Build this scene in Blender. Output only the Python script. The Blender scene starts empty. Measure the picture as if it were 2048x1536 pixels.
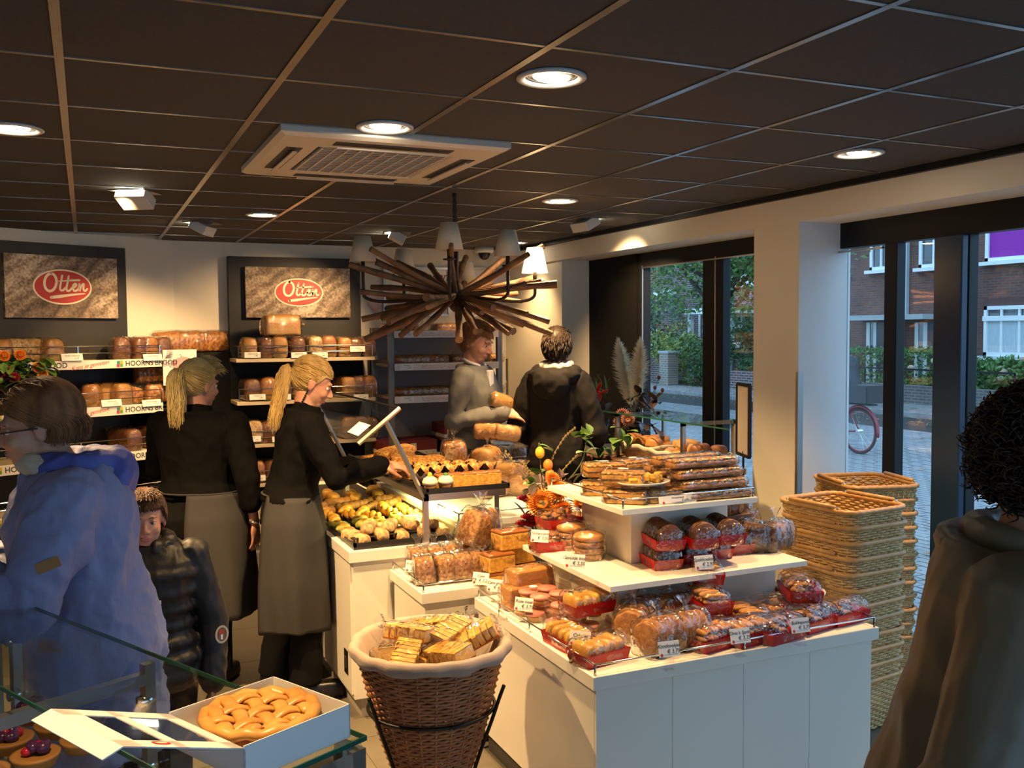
import bpy, math, random
import numpy as np
from mathutils import Vector, Matrix, noise as mnoise

# ------------------------------------------------------------------ camera, sky, exposure
SC = bpy.context.scene
COL = SC.collection
R = math.radians
FPX, CAMZ = 1900.0, 1.75
PITCH, YAW, ROLL = R(3.09), R(24.11), R(-0.45)
_fw = np.array([math.sin(YAW)*math.cos(PITCH), math.cos(YAW)*math.cos(PITCH), -math.sin(PITCH)])
_rt = np.array([math.cos(YAW), -math.sin(YAW), 0.0])
_up = np.cross(_rt, _fw)
CR = _rt*math.cos(ROLL) + _up*math.sin(ROLL)
CU = -_rt*math.sin(ROLL) + _up*math.cos(ROLL)
cam_d = bpy.data.cameras.new('camera')
cam = bpy.data.objects.new('camera', cam_d); COL.objects.link(cam)
cam_d.sensor_fit = 'HORIZONTAL'; cam_d.sensor_width = 36.0; cam_d.lens = FPX/2048*36.0
cam_d.clip_start = 0.05; cam_d.clip_end = 300
cam.matrix_world = Matrix(((CR[0], CU[0], -_fw[0], 0), (CR[1], CU[1], -_fw[1], 0), (CR[2], CU[2], -_fw[2], CAMZ), (0, 0, 0, 1)))
SC.camera = cam
SC.view_settings.view_transform = 'Standard'; SC.view_settings.look = 'None'
SC.view_settings.gamma = 1.0; SC.view_settings.use_curve_mapping = False
SC.view_settings.exposure = 0.34
SC.cycles.use_denoising = True
SC.cycles.max_bounces = 6; SC.cycles.diffuse_bounces = 3; SC.cycles.glossy_bounces = 2
SC.cycles.transmission_bounces = 4; SC.cycles.transparent_max_bounces = 16; SC.cycles.use_adaptive_sampling = True; SC.cycles.adaptive_threshold = 0.035
SC.cycles.sample_clamp_indirect = 6.0; SC.cycles.caustics_reflective = False; SC.cycles.caustics_refractive = False
world = bpy.data.worlds.new('world'); SC.world = world; world.use_nodes = True
WB = world.node_tree.nodes['Background']
WB.inputs[0].default_value = (0.42, 0.68, 1.0, 1); WB.inputs[1].default_value = 2.3     # overcast evening sky
LAMP_COL = (1.0, 0.62, 0.27)      # warm shop lamps
LAMP_W = 135.0

CAMP = np.array([0, 0, CAMZ])
def _ray(px, py): return (px-1024)/FPX*CR - (py-768)/FPX*CU + _fw
def pz(px, py, z): d = _ray(px, py); return CAMP + d*(z-CAMZ)/d[2]
def pY(px, py, y): d = _ray(px, py); return CAMP + d*y/d[1]
def pX(px, py, x): d = _ray(px, py); return CAMP + d*x/d[0]
def pD(px, py, dist): return CAMP + _ray(px, py)*dist
def pP(px, py, p0, n):
    d = _ray(px, py); p0 = np.array(p0, float); n = np.array(n, float)
    return CAMP + d*((p0-CAMP) @ n)/(d @ n)

# ------------------------------------------------------------------ materials
MATS = {}
def _nodes(name):
    m = bpy.data.materials.new(name); m.use_nodes = True
    nt = m.node_tree
    return m, nt, nt.nodes['Principled BSDF'], nt.nodes['Material Output']
def N(nt, t, **kw):
    n = nt.nodes.new(t)
    for k, v in kw.items():
        if k in ('ins',):
            for i, x in v.items(): n.inputs[i].default_value = x
        else: setattr(n, k, v)
    return n
def c4(c): return (c[0], c[1], c[2], 1.0)
def srgb(r, g, b):
    f = lambda u: (u/255/12.92 if u/255 <= .04045 else ((u/255+.055)/1.055)**2.4)
    return (f(r), f(g), f(b))
def mat(name, col, rough=.5, metal=0.0, spec=.5, col2=None, nscale=8.0, ndetail=4.0, ramp=(.35, .65), bump=0.0, bscale=60.0,
        coat=0.0, stretch=(1, 1, 1), emit=None, estr=0.0, trans=0.0, sheen=0.0, sss=0.0, bdist=.01, top=None, zr=None):
    """principled material; col2: mixed in by a noise; top: a colour towards local +z between heights zr (a baked crust)"""
    if name in MATS: return MATS[name]
    m, nt, b, out = _nodes(name)
    b.inputs['Base Color'].default_value = c4(col); b.inputs['Roughness'].default_value = rough
    b.inputs['Metallic'].default_value = metal; b.inputs['Specular IOR Level'].default_value = spec
    b.inputs['Coat Weight'].default_value = coat; b.inputs['Sheen Weight'].default_value = sheen
    b.inputs['Transmission Weight'].default_value = trans
    if sss:
        b.inputs['Subsurface Weight'].default_value = sss; b.inputs['Subsurface Radius'].default_value = (.012, .004, .002)
    if emit:
        b.inputs['Emission Color'].default_value = c4(emit); b.inputs['Emission Strength'].default_value = estr
    if col2 or bump or top:
        tc = N(nt, 'ShaderNodeTexCoord'); mp = N(nt, 'ShaderNodeMapping'); mp.inputs['Scale'].default_value = stretch
        nt.links.new(tc.outputs['Object'], mp.inputs[0])
    cur = None
    if col2:
        nz = N(nt, 'ShaderNodeTexNoise'); nz.inputs['Scale'].default_value = nscale; nz.inputs['Detail'].default_value = ndetail
        nt.links.new(mp.outputs[0], nz.inputs['Vector'])
        rp = N(nt, 'ShaderNodeValToRGB'); rp.color_ramp.elements[0].position = ramp[0]; rp.color_ramp.elements[1].position = ramp[1]
        rp.color_ramp.elements[0].color = c4(col); rp.color_ramp.elements[1].color = c4(col2)
        nt.links.new(nz.outputs['Fac'], rp.inputs[0]); cur = rp.outputs[0]
    if top:
        sx = N(nt, 'ShaderNodeSeparateXYZ'); nt.links.new(tc.outputs['Object'], sx.inputs[0])
        mr = N(nt, 'ShaderNodeMapRange'); mr.inputs[1].default_value = zr[0]; mr.inputs[2].default_value = zr[1]
        nz2 = N(nt, 'ShaderNodeTexNoise'); nz2.inputs['Scale'].default_value = 14; nt.links.new(tc.outputs['Object'], nz2.inputs['Vector'])
        ad = N(nt, 'ShaderNodeMath', operation='MULTIPLY_ADD'); ad.inputs[1].default_value = (zr[1]-zr[0])*.9
        nt.links.new(nz2.outputs['Fac'], ad.inputs[0]); nt.links.new(sx.outputs[2], ad.inputs[2])
        nt.links.new(ad.outputs[0], mr.inputs[0])
        mx = N(nt, 'ShaderNodeMix', data_type='RGBA'); nt.links.new(mr.outputs[0], mx.inputs['Factor'])
        if cur: nt.links.new(cur, mx.inputs['A'])
        else: mx.inputs['A'].default_value = c4(col)
        mx.inputs['B'].default_value = c4(top); cur = mx.outputs['Result']
    if cur: nt.links.new(cur, b.inputs['Base Color'])
    if bump:
        nb = N(nt, 'ShaderNodeTexNoise'); nb.inputs['Scale'].default_value = bscale; nb.inputs['Detail'].default_value = 6
        nt.links.new(mp.outputs[0], nb.inputs['Vector'])
        bp = N(nt, 'ShaderNodeBump'); bp.inputs['Strength'].default_value = bump; bp.inputs['Distance'].default_value = bdist
        nt.links.new(nb.outputs['Fac'], bp.inputs['Height']); nt.links.new(bp.outputs[0], b.inputs['Normal'])
    MATS[name] = m
    return m
def mat_clear(name, tint=(1, 1, 1), refl=1.0, rough=.03, bump=0.0, bscale=30.0, haze=0.0, ior=1.45):
    """thin clear sheet (glass pane, film): lets light straight through and mirrors by Fresnel"""
    if name in MATS: return MATS[name]
    m = bpy.data.materials.new(name); m.use_nodes = True; nt = m.node_tree; nt.nodes.clear()
    out = N(nt, 'ShaderNodeOutputMaterial'); tr = N(nt, 'ShaderNodeBsdfTransparent'); gl = N(nt, 'ShaderNodeBsdfGlossy')
    tr.inputs[0].default_value = c4(tint); gl.inputs['Roughness'].default_value = rough
    fr = N(nt, 'ShaderNodeLayerWeight'); fr.inputs[0].default_value = .5     # facing = 1-|cos|, the same from both sides
    pw = N(nt, 'ShaderNodeMath', operation='POWER'); pw.inputs[1].default_value = 5.0; nt.links.new(fr.outputs['Facing'], pw.inputs[0])
    r0 = ((ior-1)/(ior+1))**2*1.6
    sk = N(nt, 'ShaderNodeMath', operation='MULTIPLY_ADD'); sk.inputs[1].default_value = 1-r0; sk.inputs[2].default_value = r0; nt.links.new(pw.outputs[0], sk.inputs[0])
    ml = N(nt, 'ShaderNodeMath', operation='MULTIPLY'); ml.inputs[1].default_value = refl; ml.use_clamp = True
    mx = N(nt, 'ShaderNodeMixShader')
    nt.links.new(sk.outputs[0], ml.inputs[0]); nt.links.new(ml.outputs[0], mx.inputs[0])
    nt.links.new(tr.outputs[0], mx.inputs[1]); nt.links.new(gl.outputs[0], mx.inputs[2])
    last = mx
    if haze:
        df = N(nt, 'ShaderNodeBsdfDiffuse'); df.inputs[0].default_value = (.9, .9, .9, 1); m2 = N(nt, 'ShaderNodeMixShader'); m2.inputs[0].default_value = haze
        nt.links.new(mx.outputs[0], m2.inputs[1]); nt.links.new(df.outputs[0], m2.inputs[2]); last = m2
    if bump:
        tc = N(nt, 'ShaderNodeTexCoord'); nb = N(nt, 'ShaderNodeTexNoise'); nb.inputs['Scale'].default_value = bscale; nb.inputs['Detail'].default_value = 2
        nt.links.new(tc.outputs['Object'], nb.inputs['Vector']); bp = N(nt, 'ShaderNodeBump'); bp.inputs['Strength'].default_value = bump; bp.inputs['Distance'].default_value = .02
        nt.links.new(nb.outputs['Fac'], bp.inputs['Height'])
        nt.links.new(bp.outputs[0], gl.inputs['Normal']); nt.links.new(bp.outputs[0], fr.inputs['Normal'])
    nt.links.new(last.outputs[0], out.inputs[0])
    MATS[name] = m
    return m
def mat_brick(name, c1, c2, mortar, scale, rough=.85, axis='YZ', bw=.5, rh=.25, msize=.02, bump=.3, offset=.5):
    if name in MATS: return MATS[name]
    m, nt, b, out = _nodes(name); b.inputs['Roughness'].default_value = rough
    tc = N(nt, 'ShaderNodeTexCoord'); sp = N(nt, 'ShaderNodeSeparateXYZ'); cb = N(nt, 'ShaderNodeCombineXYZ')
    nt.links.new(tc.outputs['Object'], sp.inputs[0])
    ix = {'X': 0, 'Y': 1, 'Z': 2}
    nt.links.new(sp.outputs[ix[axis[0]]], cb.inputs[0]); nt.links.new(sp.outputs[ix[axis[1]]], cb.inputs[1])
    br = N(nt, 'ShaderNodeTexBrick'); br.offset = offset
    br.inputs['Color1'].default_value = c4(c1); br.inputs['Color2'].default_value = c4(c2); br.inputs['Mortar'].default_value = c4(mortar)
    br.inputs['Scale'].default_value = scale; br.inputs['Mortar Size'].default_value = msize
    br.inputs['Brick Width'].default_value = bw; br.inputs['Row Height'].default_value = rh
    nt.links.new(cb.outputs[0], br.inputs['Vector'])
    nz = N(nt, 'ShaderNodeTexNoise'); nz.inputs['Scale'].default_value = .8; nz.inputs['Detail'].default_value = 5
    nt.links.new(tc.outputs['Object'], nz.inputs['Vector'])
    mx = N(nt, 'ShaderNodeMix', data_type='RGBA', blend_type='MULTIPLY'); mx.inputs['Factor'].default_value = .7
    rp = N(nt, 'ShaderNodeValToRGB'); rp.color_ramp.elements[0].position = .3; rp.color_ramp.elements[0].color = (.45, .42, .45, 1); rp.color_ramp.elements[1].position = .7; rp.color_ramp.elements[1].color = (1.2, 1.15, 1.1, 1)
    nt.links.new(nz.outputs['Fac'], rp.inputs[0]); nt.links.new(br.outputs['Color'], mx.inputs['A']); nt.links.new(rp.outputs[0], mx.inputs['B'])
    nt.links.new(mx.outputs['Result'], b.inputs['Base Color'])
    bp = N(nt, 'ShaderNodeBump'); bp.inputs['Strength'].default_value = bump; bp.inputs['Distance'].default_value = .01; bp.invert = True
    nt.links.new(br.outputs['Fac'], bp.inputs['Height']); nt.links.new(bp.outputs[0], b.inputs['Normal'])
    MATS[name] = m
    return m
def mat_emit(name, col, strength):
    if name in MATS: return MATS[name]
    m = bpy.data.materials.new(name); m.use_nodes = True; nt = m.node_tree; nt.nodes.clear()
    out = N(nt, 'ShaderNodeOutputMaterial'); e = N(nt, 'ShaderNodeEmission'); e.inputs[0].default_value = c4(col); e.inputs[1].default_value = strength
    nt.links.new(e.outputs[0], out.inputs[0]); MATS[name] = m
    return m

# ------------------------------------------------------------------ meshes
class MB:
    def __init__(s): s.v = []; s.f = []; s.m = []; s.n = 0
    def add(s, vs, fs, mi=0, M=None):
        vs = np.asarray(vs, float).reshape(-1, 3)
        if M is not None:
            A = np.array(M); vs = vs @ A[:3, :3].T + A[:3, 3]
        s.v.append(vs); o = s.n
        s.f += [tuple(i+o for i in f) for f in fs]; s.m += [mi]*len(fs); s.n += len(vs)
        return s
    def box(s, x0, x1, y0, y1, z0, z1, mi=0, M=None):
        vs = [(x0,y0,z0),(x1,y0,z0),(x1,y1,z0),(x0,y1,z0),(x0,y0,z1),(x1,y0,z1),(x1,y1,z1),(x0,y1,z1)]
        return s.add(vs, [(0,3,2,1),(4,5,6,7),(0,1,5,4),(1,2,6,5),(2,3,7,6),(3,0,4,7)], mi, M)
    def cbox(s, c, d, mi=0, M=None):
        return s.box(c[0]-d[0]/2, c[0]+d[0]/2, c[1]-d[1]/2, c[1]+d[1]/2, c[2]-d[2]/2, c[2]+d[2]/2, mi, M)
    def rings(s, rs, closed=True, caps=True, mi=0, M=None, loop=False):
        """loft through rings of equal point count"""
        k = len(rs[0]); n = len(rs); vs = np.concatenate([np.asarray(r, float) for r in rs]); fs = []
        kk = k if closed else k-1
        for i in range(n if loop else n-1):
            a, b = i*k, ((i+1) % n)*k
            for j in range(kk):
                j2 = (j+1) % k
                fs.append((a+j, a+j2, b+j2, b+j))
        if caps and closed and not loop:
            fs.append(tuple(range(k-1, -1, -1))); fs.append(tuple((n-1)*k+j for j in range(k)))
        return s.add(vs, fs, mi, M)
    def tube(s, pts, r, n=8, mi=0, M=None, loop=False, caps=True, flat=1.0):
        pts = np.asarray(pts, float); m = len(pts)
        rad = np.full(m, r) if np.isscalar(r) else np.asarray(r, float)
        T = np.zeros_like(pts)
        if loop: T = np.roll(pts, -1, 0) - np.roll(pts, 1, 0)
        else:
            T[1:-1] = pts[2:]-pts[:-2]; T[0] = pts[1]-pts[0]; T[-1] = pts[-1]-pts[-2]
        T /= np.linalg.norm(T, axis=1)[:, None]+1e-12
        ref = np.array([0, 0, 1.0]) if abs(T[0][2]) < .9 else np.array([1.0, 0, 0])
        u = np.cross(T[0], ref); u /= np.linalg.norm(u); rs = []
        a = np.arange(n)*2*math.pi/n
        for i in range(m):
            u = u - T[i]*(u @ T[i]); u /= np.linalg.norm(u)+1e-12
            w = np.cross(T[i], u)
            rs.append(pts[i] + rad[i]*(np.cos(a)[:, None]*u + flat*np.sin(a)[:, None]*w))
        return s.rings(rs, True, caps, mi, M, loop)
    def lathe(s, prof, n=24, mi=0, M=None, caps=True):
        a = np.arange(n)*2*math.pi/n
        rs = [np.stack([r*np.cos(a), r*np.sin(a), np.full(n, z)], 1) for r, z in prof]
        return s.rings(rs, True, caps, mi, M)
    def ell(s, c, r, nu=16, nv=10, mi=0, M=None, p=1.0):
        """(super)ellipsoid; p<1 boxier"""
        f = lambda x: np.sign(x)*np.abs(x)**p
        a = np.arange(nu)*2*math.pi/nu; rs = []
        r = (r, r, r) if np.isscalar(r) else r
        for i in range(nv+1):
            t = -math.pi/2 + math.pi*i/nv
            ct, st = f(math.cos(t)) if 0 < i < nv else 1e-4, f(math.sin(t))
            rs.append(np.stack([c[0]+r[0]*ct*f(np.cos(a)), c[1]+r[1]*ct*f(np.sin(a)), np.full(nu, c[2]+r[2]*st)], 1))
        return s.rings(rs, True, True, mi, M)
    def prism(s, poly, z0, z1, mi=0, M=None):
        p = np.asarray(poly, float); k = len(p)
        vs = np.concatenate([np.c_[p, np.full(k, z0)], np.c_[p, np.full(k, z1)]])
        fs = [tuple(range(k-1, -1, -1)), tuple(range(k, 2*k))] + [(j, (j+1) % k, k+(j+1) % k, k+j) for j in range(k)]
        return s.add(vs, fs, mi, M)
    def arr(s): return np.concatenate(s.v) if s.v else np.zeros((0, 3))
    def mesh(s, name, mats=None, smooth=False):
        me = bpy.data.meshes.new(name); me.from_pydata(s.arr().tolist(), [], s.f)
        for m in (mats or []): me.materials.append(m)
        if mats and len(mats) > 1: me.polygons.foreach_set('material_index', s.m)
        if smooth: me.polygons.foreach_set('use_smooth', [True]*len(me.polygons))
        me.update()
        return me
    def obj(s, name, mats, parent=None, smooth=False, bev=0.0, seg=2, loc=None, rz=None, auto=None, world=None):
        mats = mats if isinstance(mats, (list, tuple)) else [mats]
        o = bpy.data.objects.new(name, s.mesh(name, mats, smooth or auto is not None)); COL.objects.link(o)
        if auto is not None: sharp(o.data, auto)
        if bev:
            md = o.modifiers.new('bevel', 'BEVEL'); md.width = bev; md.segments = seg; md.limit_method = 'ANGLE'; md.angle_limit = R(40)
        if parent: o.parent = parent
        if loc is not None: o.location = loc
        if rz is not None: o.rotation_euler = (0, 0, rz)
        return o
def sharp(me, deg):
    """mark edges sharper than deg as sharp so smooth shading keeps crisp corners"""
    import bmesh
    bm = bmesh.new(); bm.from_mesh(me)
    for e in bm.edges:
        if len(e.link_faces) == 2 and e.calc_face_angle(0) > R(deg): e.smooth = False
    bm.to_mesh(me); bm.free()
def meshobj(name, me, parent=None, loc=None, rz=None):
    o = bpy.data.objects.new(name, me); COL.objects.link(o)
    if parent: o.parent = parent
    if loc is not None: o.location = loc
    if rz is not None: o.rotation_euler = (0, 0, rz)
    return o
def thing(name, label, cat, loc=(0, 0, 0), rz=0.0, group=None):
    o = bpy.data.objects.new(name, None); COL.objects.link(o); o.empty_display_size = .1
    o.location = loc; o.rotation_euler = (0, 0, rz)
    return tag(o, label, cat, group)
def tag(o, label, cat, group=None):
    o['label'] = label; o['category'] = cat
    if group: o['group'] = group
    return o
def struct(o, label=None):
    o['kind'] = 'structure'
    if label: o['label'] = label
    return o
def stuff(o, label=None):
    o['kind'] = 'stuff'
    if label: o['label'] = label
    return o
CH = {}
def copy_tree(o, parent=None):
    c = o.copy(); COL.objects.link(c)
    if parent: c.parent = parent
    for ch in list(o.children): copy_tree(ch, c)
    return c
def place(proto, used, loc, rz=0.0, label=None, group=None, scale=None, rot=None):
    """first use moves the prototype itself, later uses copy it with its parts"""
    if proto.name in used: o = copy_tree(proto)
    else: used.add(proto.name); o = proto
    o.location = loc; o.rotation_euler = rot if rot is not None else (0, 0, rz)
    if scale is not None: o.scale = scale if not np.isscalar(scale) else (scale,)*3
    if label: o['label'] = label
    if group: o['group'] = group
    return o
USED = set()
ORD = ['first', 'second', 'third', 'fourth', 'fifth', 'sixth', 'seventh', 'eighth', 'ninth', 'tenth', 'eleventh', 'twelfth', 'thirteenth', 'fourteenth', 'fifteenth', 'sixteenth', 'seventeenth', 'eighteenth', 'nineteenth', 'twentieth']
def T(x=0, y=0, z=0): return Matrix.Translation((x, y, z))
def RX(a): return Matrix.Rotation(a, 4, 'X')
def RY(a): return Matrix.Rotation(a, 4, 'Y')
def RZ(a): return Matrix.Rotation(a, 4, 'Z')
def SCL(x, y, z): return Matrix.Diagonal((x, y, z, 1))
def nz(p, s=1.0, seed=0.0): return mnoise.noise(Vector((p[0]*s+seed, p[1]*s+seed*.7, p[2]*s-seed*.3)))
def displace(vs, amp, s, seed=0.0, axis=None):
    """push points along the direction from their centroid by noise"""
    c = vs.mean(0); out = vs.copy()
    for i, p in enumerate(vs):
        d = p-c; l = np.linalg.norm(d)+1e-9
        out[i] = p + d/l*amp*nz(p, s, seed)
    return out
_txt = {}
def text_mesh(s, size, extrude=.0005, shear=0.0, align='CENTER', bold=0.0):
    k = (s, size, extrude, shear, align, bold)
    if k in _txt: return _txt[k]
    cu = bpy.data.curves.new('lettering', 'FONT'); cu.body = s; cu.size = size; cu.extrude = extrude; cu.shear = shear; cu.align_x = align; cu.align_y = 'CENTER'
    cu.offset = bold; cu.resolution_u = 3
    o = bpy.data.objects.new('lettering', cu); COL.objects.link(o)
    bpy.context.view_layer.update()
    me = bpy.data.meshes.new_from_object(o.evaluated_get(bpy.context.evaluated_depsgraph_get()))
    bpy.data.objects.remove(o); bpy.data.curves.remove(cu); _txt[k] = me
    return me
def text_obj(name, s, size, m, parent, mtx, **kw):
    me = text_mesh(s, size, **kw).copy(); me.materials.clear(); me.materials.append(m)
    o = bpy.data.objects.new(name, me); COL.objects.link(o); o.parent = parent; o.matrix_local = mtx
    return o
def ribbon(mb, pts, w, th=.001, mi=0, sub=6, cap=True):
    """a flat brush stroke in the xz plane (y = thickness) through pts, rounded ends, width list or scalar"""
    P = catmull(np.asarray(pts, float), sub); n = len(P)
    W = np.interp(np.linspace(0, 1, n), np.linspace(0, 1, len(w)), w) if not np.isscalar(w) else np.full(n, w)
    Tn = np.gradient(P, axis=0); Tn /= np.linalg.norm(Tn, axis=1)[:, None]+1e-9; Nn = np.c_[-Tn[:, 1], Tn[:, 0]]
    for i in range(n-1):
        q = [P[i]+Nn[i]*W[i]/2, P[i+1]+Nn[i+1]*W[i+1]/2, P[i+1]-Nn[i+1]*W[i+1]/2, P[i]-Nn[i]*W[i]/2]
        mb.add([(x, -th, z) for x, z in q]+[(x, 0, z) for x, z in q], [(0, 1, 2, 3)], mi)
    for e in (0, -1):
        a = np.arange(12)*2*math.pi/12
        mb.add([(P[e][0]+W[e]/2*math.cos(t), -th, P[e][1]+W[e]/2*math.sin(t)) for t in a], [tuple(range(12))], mi)
def catmull(P, sub):
    P = np.asarray(P, float)
    if len(P) < 3: return np.array([P[0]+(P[-1]-P[0])*t for t in np.linspace(0, 1, sub+1)])
    Q = np.vstack([2*P[0]-P[1], P, 2*P[-1]-P[-2]]); out = []
    for i in range(1, len(Q)-2):
        p0, p1, p2, p3 = Q[i-1:i+3]
        for t in np.linspace(0, 1, sub, endpoint=False):
            out.append(.5*((2*p1)+(-p0+p2)*t+(2*p0-5*p1+4*p2-p3)*t*t+(-p0+3*p1-3*p2+p3)*t**3))
    out.append(Q[-2])
    return np.array(out)
# ------------------------------------------------------------------ the room
ZC = 2.516; XW = 3.58; XF = 3.905; YB = 8.18
E1 = np.array([math.cos(R(26.5)), math.sin(R(26.5))]); E2 = np.array([-E1[1], E1[0]])     # the left half of the shop is turned by 26.5 degrees
LC = np.array([pY(345, 478, YB)[0], YB])                                                  # where left wall and rear wall meet
M_wall = mat('wall_paint', (.80, .74, .62), .75, bump=.05, bscale=200, bdist=.002)
M_wall2 = mat('reveal_paint', (.74, .74, .74), .7, bump=.04, bscale=200, bdist=.002)
M_dark = mat('anthracite_panel', (.030, .029, .029), .5, spec=.3, col2=(.038, .036, .036), nscale=3)
M_frame = mat('anthracite_frame', (.006, .007, .009), .45, spec=.25)
M_steel = mat('brushed_steel', (.55, .53, .50), .3, metal=1.0, bump=.03, bscale=300, stretch=(1, 1, .05))
M_chrome = mat('chrome', (.75, .75, .75), .12, metal=1.0)
M_white = mat('white_plastic', (.72, .70, .66), .45)
M_tile = mat('ceiling_tile', (.056, .050, .046), .9, col2=(.066, .059, .054), nscale=90, bump=.25, bscale=260, bdist=.003)
M_tbar = mat('ceiling_runner', (.36, .35, .34), .27, metal=.85)
M_floor = mat('floor_tile_stone', (.135, .115, .085), .42, col2=(.165, .145, .11), nscale=5, bump=.06, bscale=50, bdist=.003)
M_grout = mat('grout', (.20, .18, .15), .85)
M_glass = mat_clear('window_glass', (.93, .97, .97), refl=1.0, rough=.0)

floor = struct(MB().box(-5.2, XF+.1, -3.2, 8.4, -.12, -.004).obj('floor', M_grout), 'brown grey stone floor tiles with pale joints')
ft = MB().box(-.2985, .2985, -.2985, .2985, -.012, 0).mesh('tile', [M_floor])
for i in range(-3, 7):
    for j in range(3, 14):
        x, y = .12+.6*i, .05+.6*j
        if x > 3.6 or y > 8.0 or (np.array([x, y])-LC) @ E2 > -.3 or len([c for c in floor.children]) >= 110: continue
        o = meshobj('tile', ft, floor, (x, y, 0))
ceil = struct(MB().box(-5.2, XW+.3, -3.2, 8.5, ZC+.03, ZC+.2).obj('ceiling', M_tile), 'suspended ceiling of dark tiles in a metal grid')
GX0, GY0 = -.045, 1.7215
ct = MB().box(-.291, .291, -.291, .291, ZC, ZC+.012).mesh('tile', [M_tile])
for i in range(-5, 7):
    for j in range(-3, 11):
        x, y = GX0+.6*(i-.5)+.0, GY0+.6*(j+.5)
        if x > XW+.2 or (np.array([x, y])-LC) @ E2 > -.1: continue
        if x+.291 > XW: 
            mb = MB().box(x-.291, XW-.03, y-.291, y+.291, ZC, ZC+.012).obj('tile', M_tile, ceil)
        else: meshobj('tile', ct, ceil, (x, y, 0))
for i in range(-6, 7):
    x = GX0+.6*i
    if x < XW-.02: MB().box(x-.012, x+.012, -3.0, YB, ZC-.004, ZC+.004).obj('runner', M_tbar, ceil)
for j in range(-7, 11):
    y = GY0+.6*j
    MB().box(-5.0, XW, y-.008, y+.008, ZC-.003, ZC+.003).obj('cross_runner', M_tbar, ceil)
# walls
struct(MB().box(LC[0]-.1, XF+.3, YB, YB+.2, 0, 2.8).obj('wall_rear', M_wall), 'cream painted rear wall')
Lw = MB(); a = LC; b = LC-E1*6.5; o2 = E2*.2
Lw.prism([tuple(a), tuple(a+o2), tuple(b+o2), tuple(b)], 0, 2.8)
struct(Lw.obj('wall_left', M_wall), 'cream painted slanting left wall')
struct(MB().box(-5.4, -5.2, -3.4, 6.5, 0, 2.8).obj('wall_far_left', M_wall))
wf = MB(); wf.box(-5.4, XF+.3, -3.4, -3.2, 2.3, 2.8); wf.box(-5.4, -2.6, -3.4, -3.2, 0, 2.3); wf.box(2.9, XF+.3, -3.4, -3.2, 0, 2.3); wf.box(.1, .35, -3.4, -3.2, 0, 2.3)
struct(wf.obj('wall_front', M_wall), 'shop front wall behind the viewer')
for k, (x0, x1) in enumerate(((-2.6, .1), (.35, 2.9))):
    w = struct(MB().box(x0+.05, x1-.05, -3.32, -3.3, .05, 2.27).obj('window_%d' % (k+5), M_glass))
    fr = MB()
    for q in (x0, (x0+x1)/2-.03, x1-.06): fr.box(q, q+.06, -3.34, -3.27, 0, 2.3)
    fr.box(x0, x1, -3.34, -3.27, 2.2, 2.3); fr.box(x0, x1, -3.34, -3.27, 0, .08); fr.obj('window_frame', M_frame, w)
beam = MB(); beam.box(XW, XF+.04, -3.3, YB, 2.345, 2.8)
struct(beam.obj('wall_right', M_wall), 'cream painted beam above the windows')
trim = MB().box(XW-.03, XW, -3.2, YB, ZC-.035, ZC+.03)
struct(trim.obj('trim_1', M_frame), 'dark edge profile where ceiling meets beam')
col = MB(); y0, y1 = 4.133, 4.52
col.add([(XW,y0,0),(XF+.04,y0,0),(XF+.04,y1,0),(XW,y1,0),(XW,y0,2.345),(XF+.04,y0,2.345),(XF+.04,y1,2.345),(XW,y1,2.345)], [(0,3,7,4),(1,2,6,5)], 0)
col.add([(XW,y0,0),(XF+.04,y0,0),(XF+.04,y1,0),(XW,y1,0),(XW,y0,2.345),(XF+.04,y0,2.345),(XF+.04,y1,2.345),(XW,y1,2.345)], [(0,1,5,4),(2,3,7,6)], 1)
struct(col.obj('wall_column', [M_wall, M_wall2]), 'cream wall pillar between the two window bays')
struct(MB().box(XW-.006, XW+.03, y0-.006, y0+.014, .05, 1.52).obj('trim_2', M_steel), 'steel corner guard on the pillar')
struct(MB().box(XW+.02, XF+.04, 7.02, YB, 0, 2.345).obj('wall_window_end', M_wall), 'cream wall end beside the dark panel')
struct(MB().box(XF-.05, XF+.04, 6.27, 7.02, 0, 2.345).obj('trim_3', mat('black_panel', (.005, .005, .005), .6, spec=.15)), 'black panel beside the left window bay')
# windows of the right side: full height glazing in dark frames
def bay(n, ya, yb, muls, head):
    """glazing from ya to yb; muls: (y0, y1) of dark members"""
    g = struct(MB().box(XF+.018, XF+.026, ya, yb, .04, 2.345-head).obj('window_%d' % n, M_glass))
    MB().box(XF-.035, XF+.035, ya, yb, 2.345-head, 2.345).obj('window_header', M_frame, g)
    MB().box(XF-.035, XF+.035, ya, yb, 0, .07).obj('window_sill', M_frame, g)
    for q0, q1 in muls:
        MB().box(XF-.03, XF+.034, q0, q1, 0, 2.345).obj('mullion', M_frame, g, bev=.004)
    return g
g1 = bay(1, 4.52, 6.30, [(6.20, 6.30), (5.30, 5.443), (5.215, 5.285), (4.52, 4.60)], .108)
MB().box(XF-.038, XF-.030, 6.205, 6.218, 0, 2.25).obj('mullion_seal', M_steel, g1)
MB().box(XF-.038, XF-.030, 5.283, 5.296, 0, 2.25).obj('mullion_seal', M_steel, g1)
MB().box(XF-.05, XF-.03, 4.6, 6.2, 2.228, 2.237).obj('head_seal', M_steel, g1)
g2 = bay(2, -3.2, 4.133, [(3.728, 3.813), (3.28, 3.30), (3.44, 3.456), (2.35, 2.43), (1.3, 1.38), (.25, .33), (-.8, -.72), (-1.9, -1.82), (-3.2, -3.12)], .14)
MB().box(XF-.075, XF-.03, 3.285, 3.45, 0, 2.205).obj('door_stile', mat('blue_black_frame', (.018, .04, .08), .25, spec=.3), g2, bev=.006)
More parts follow.
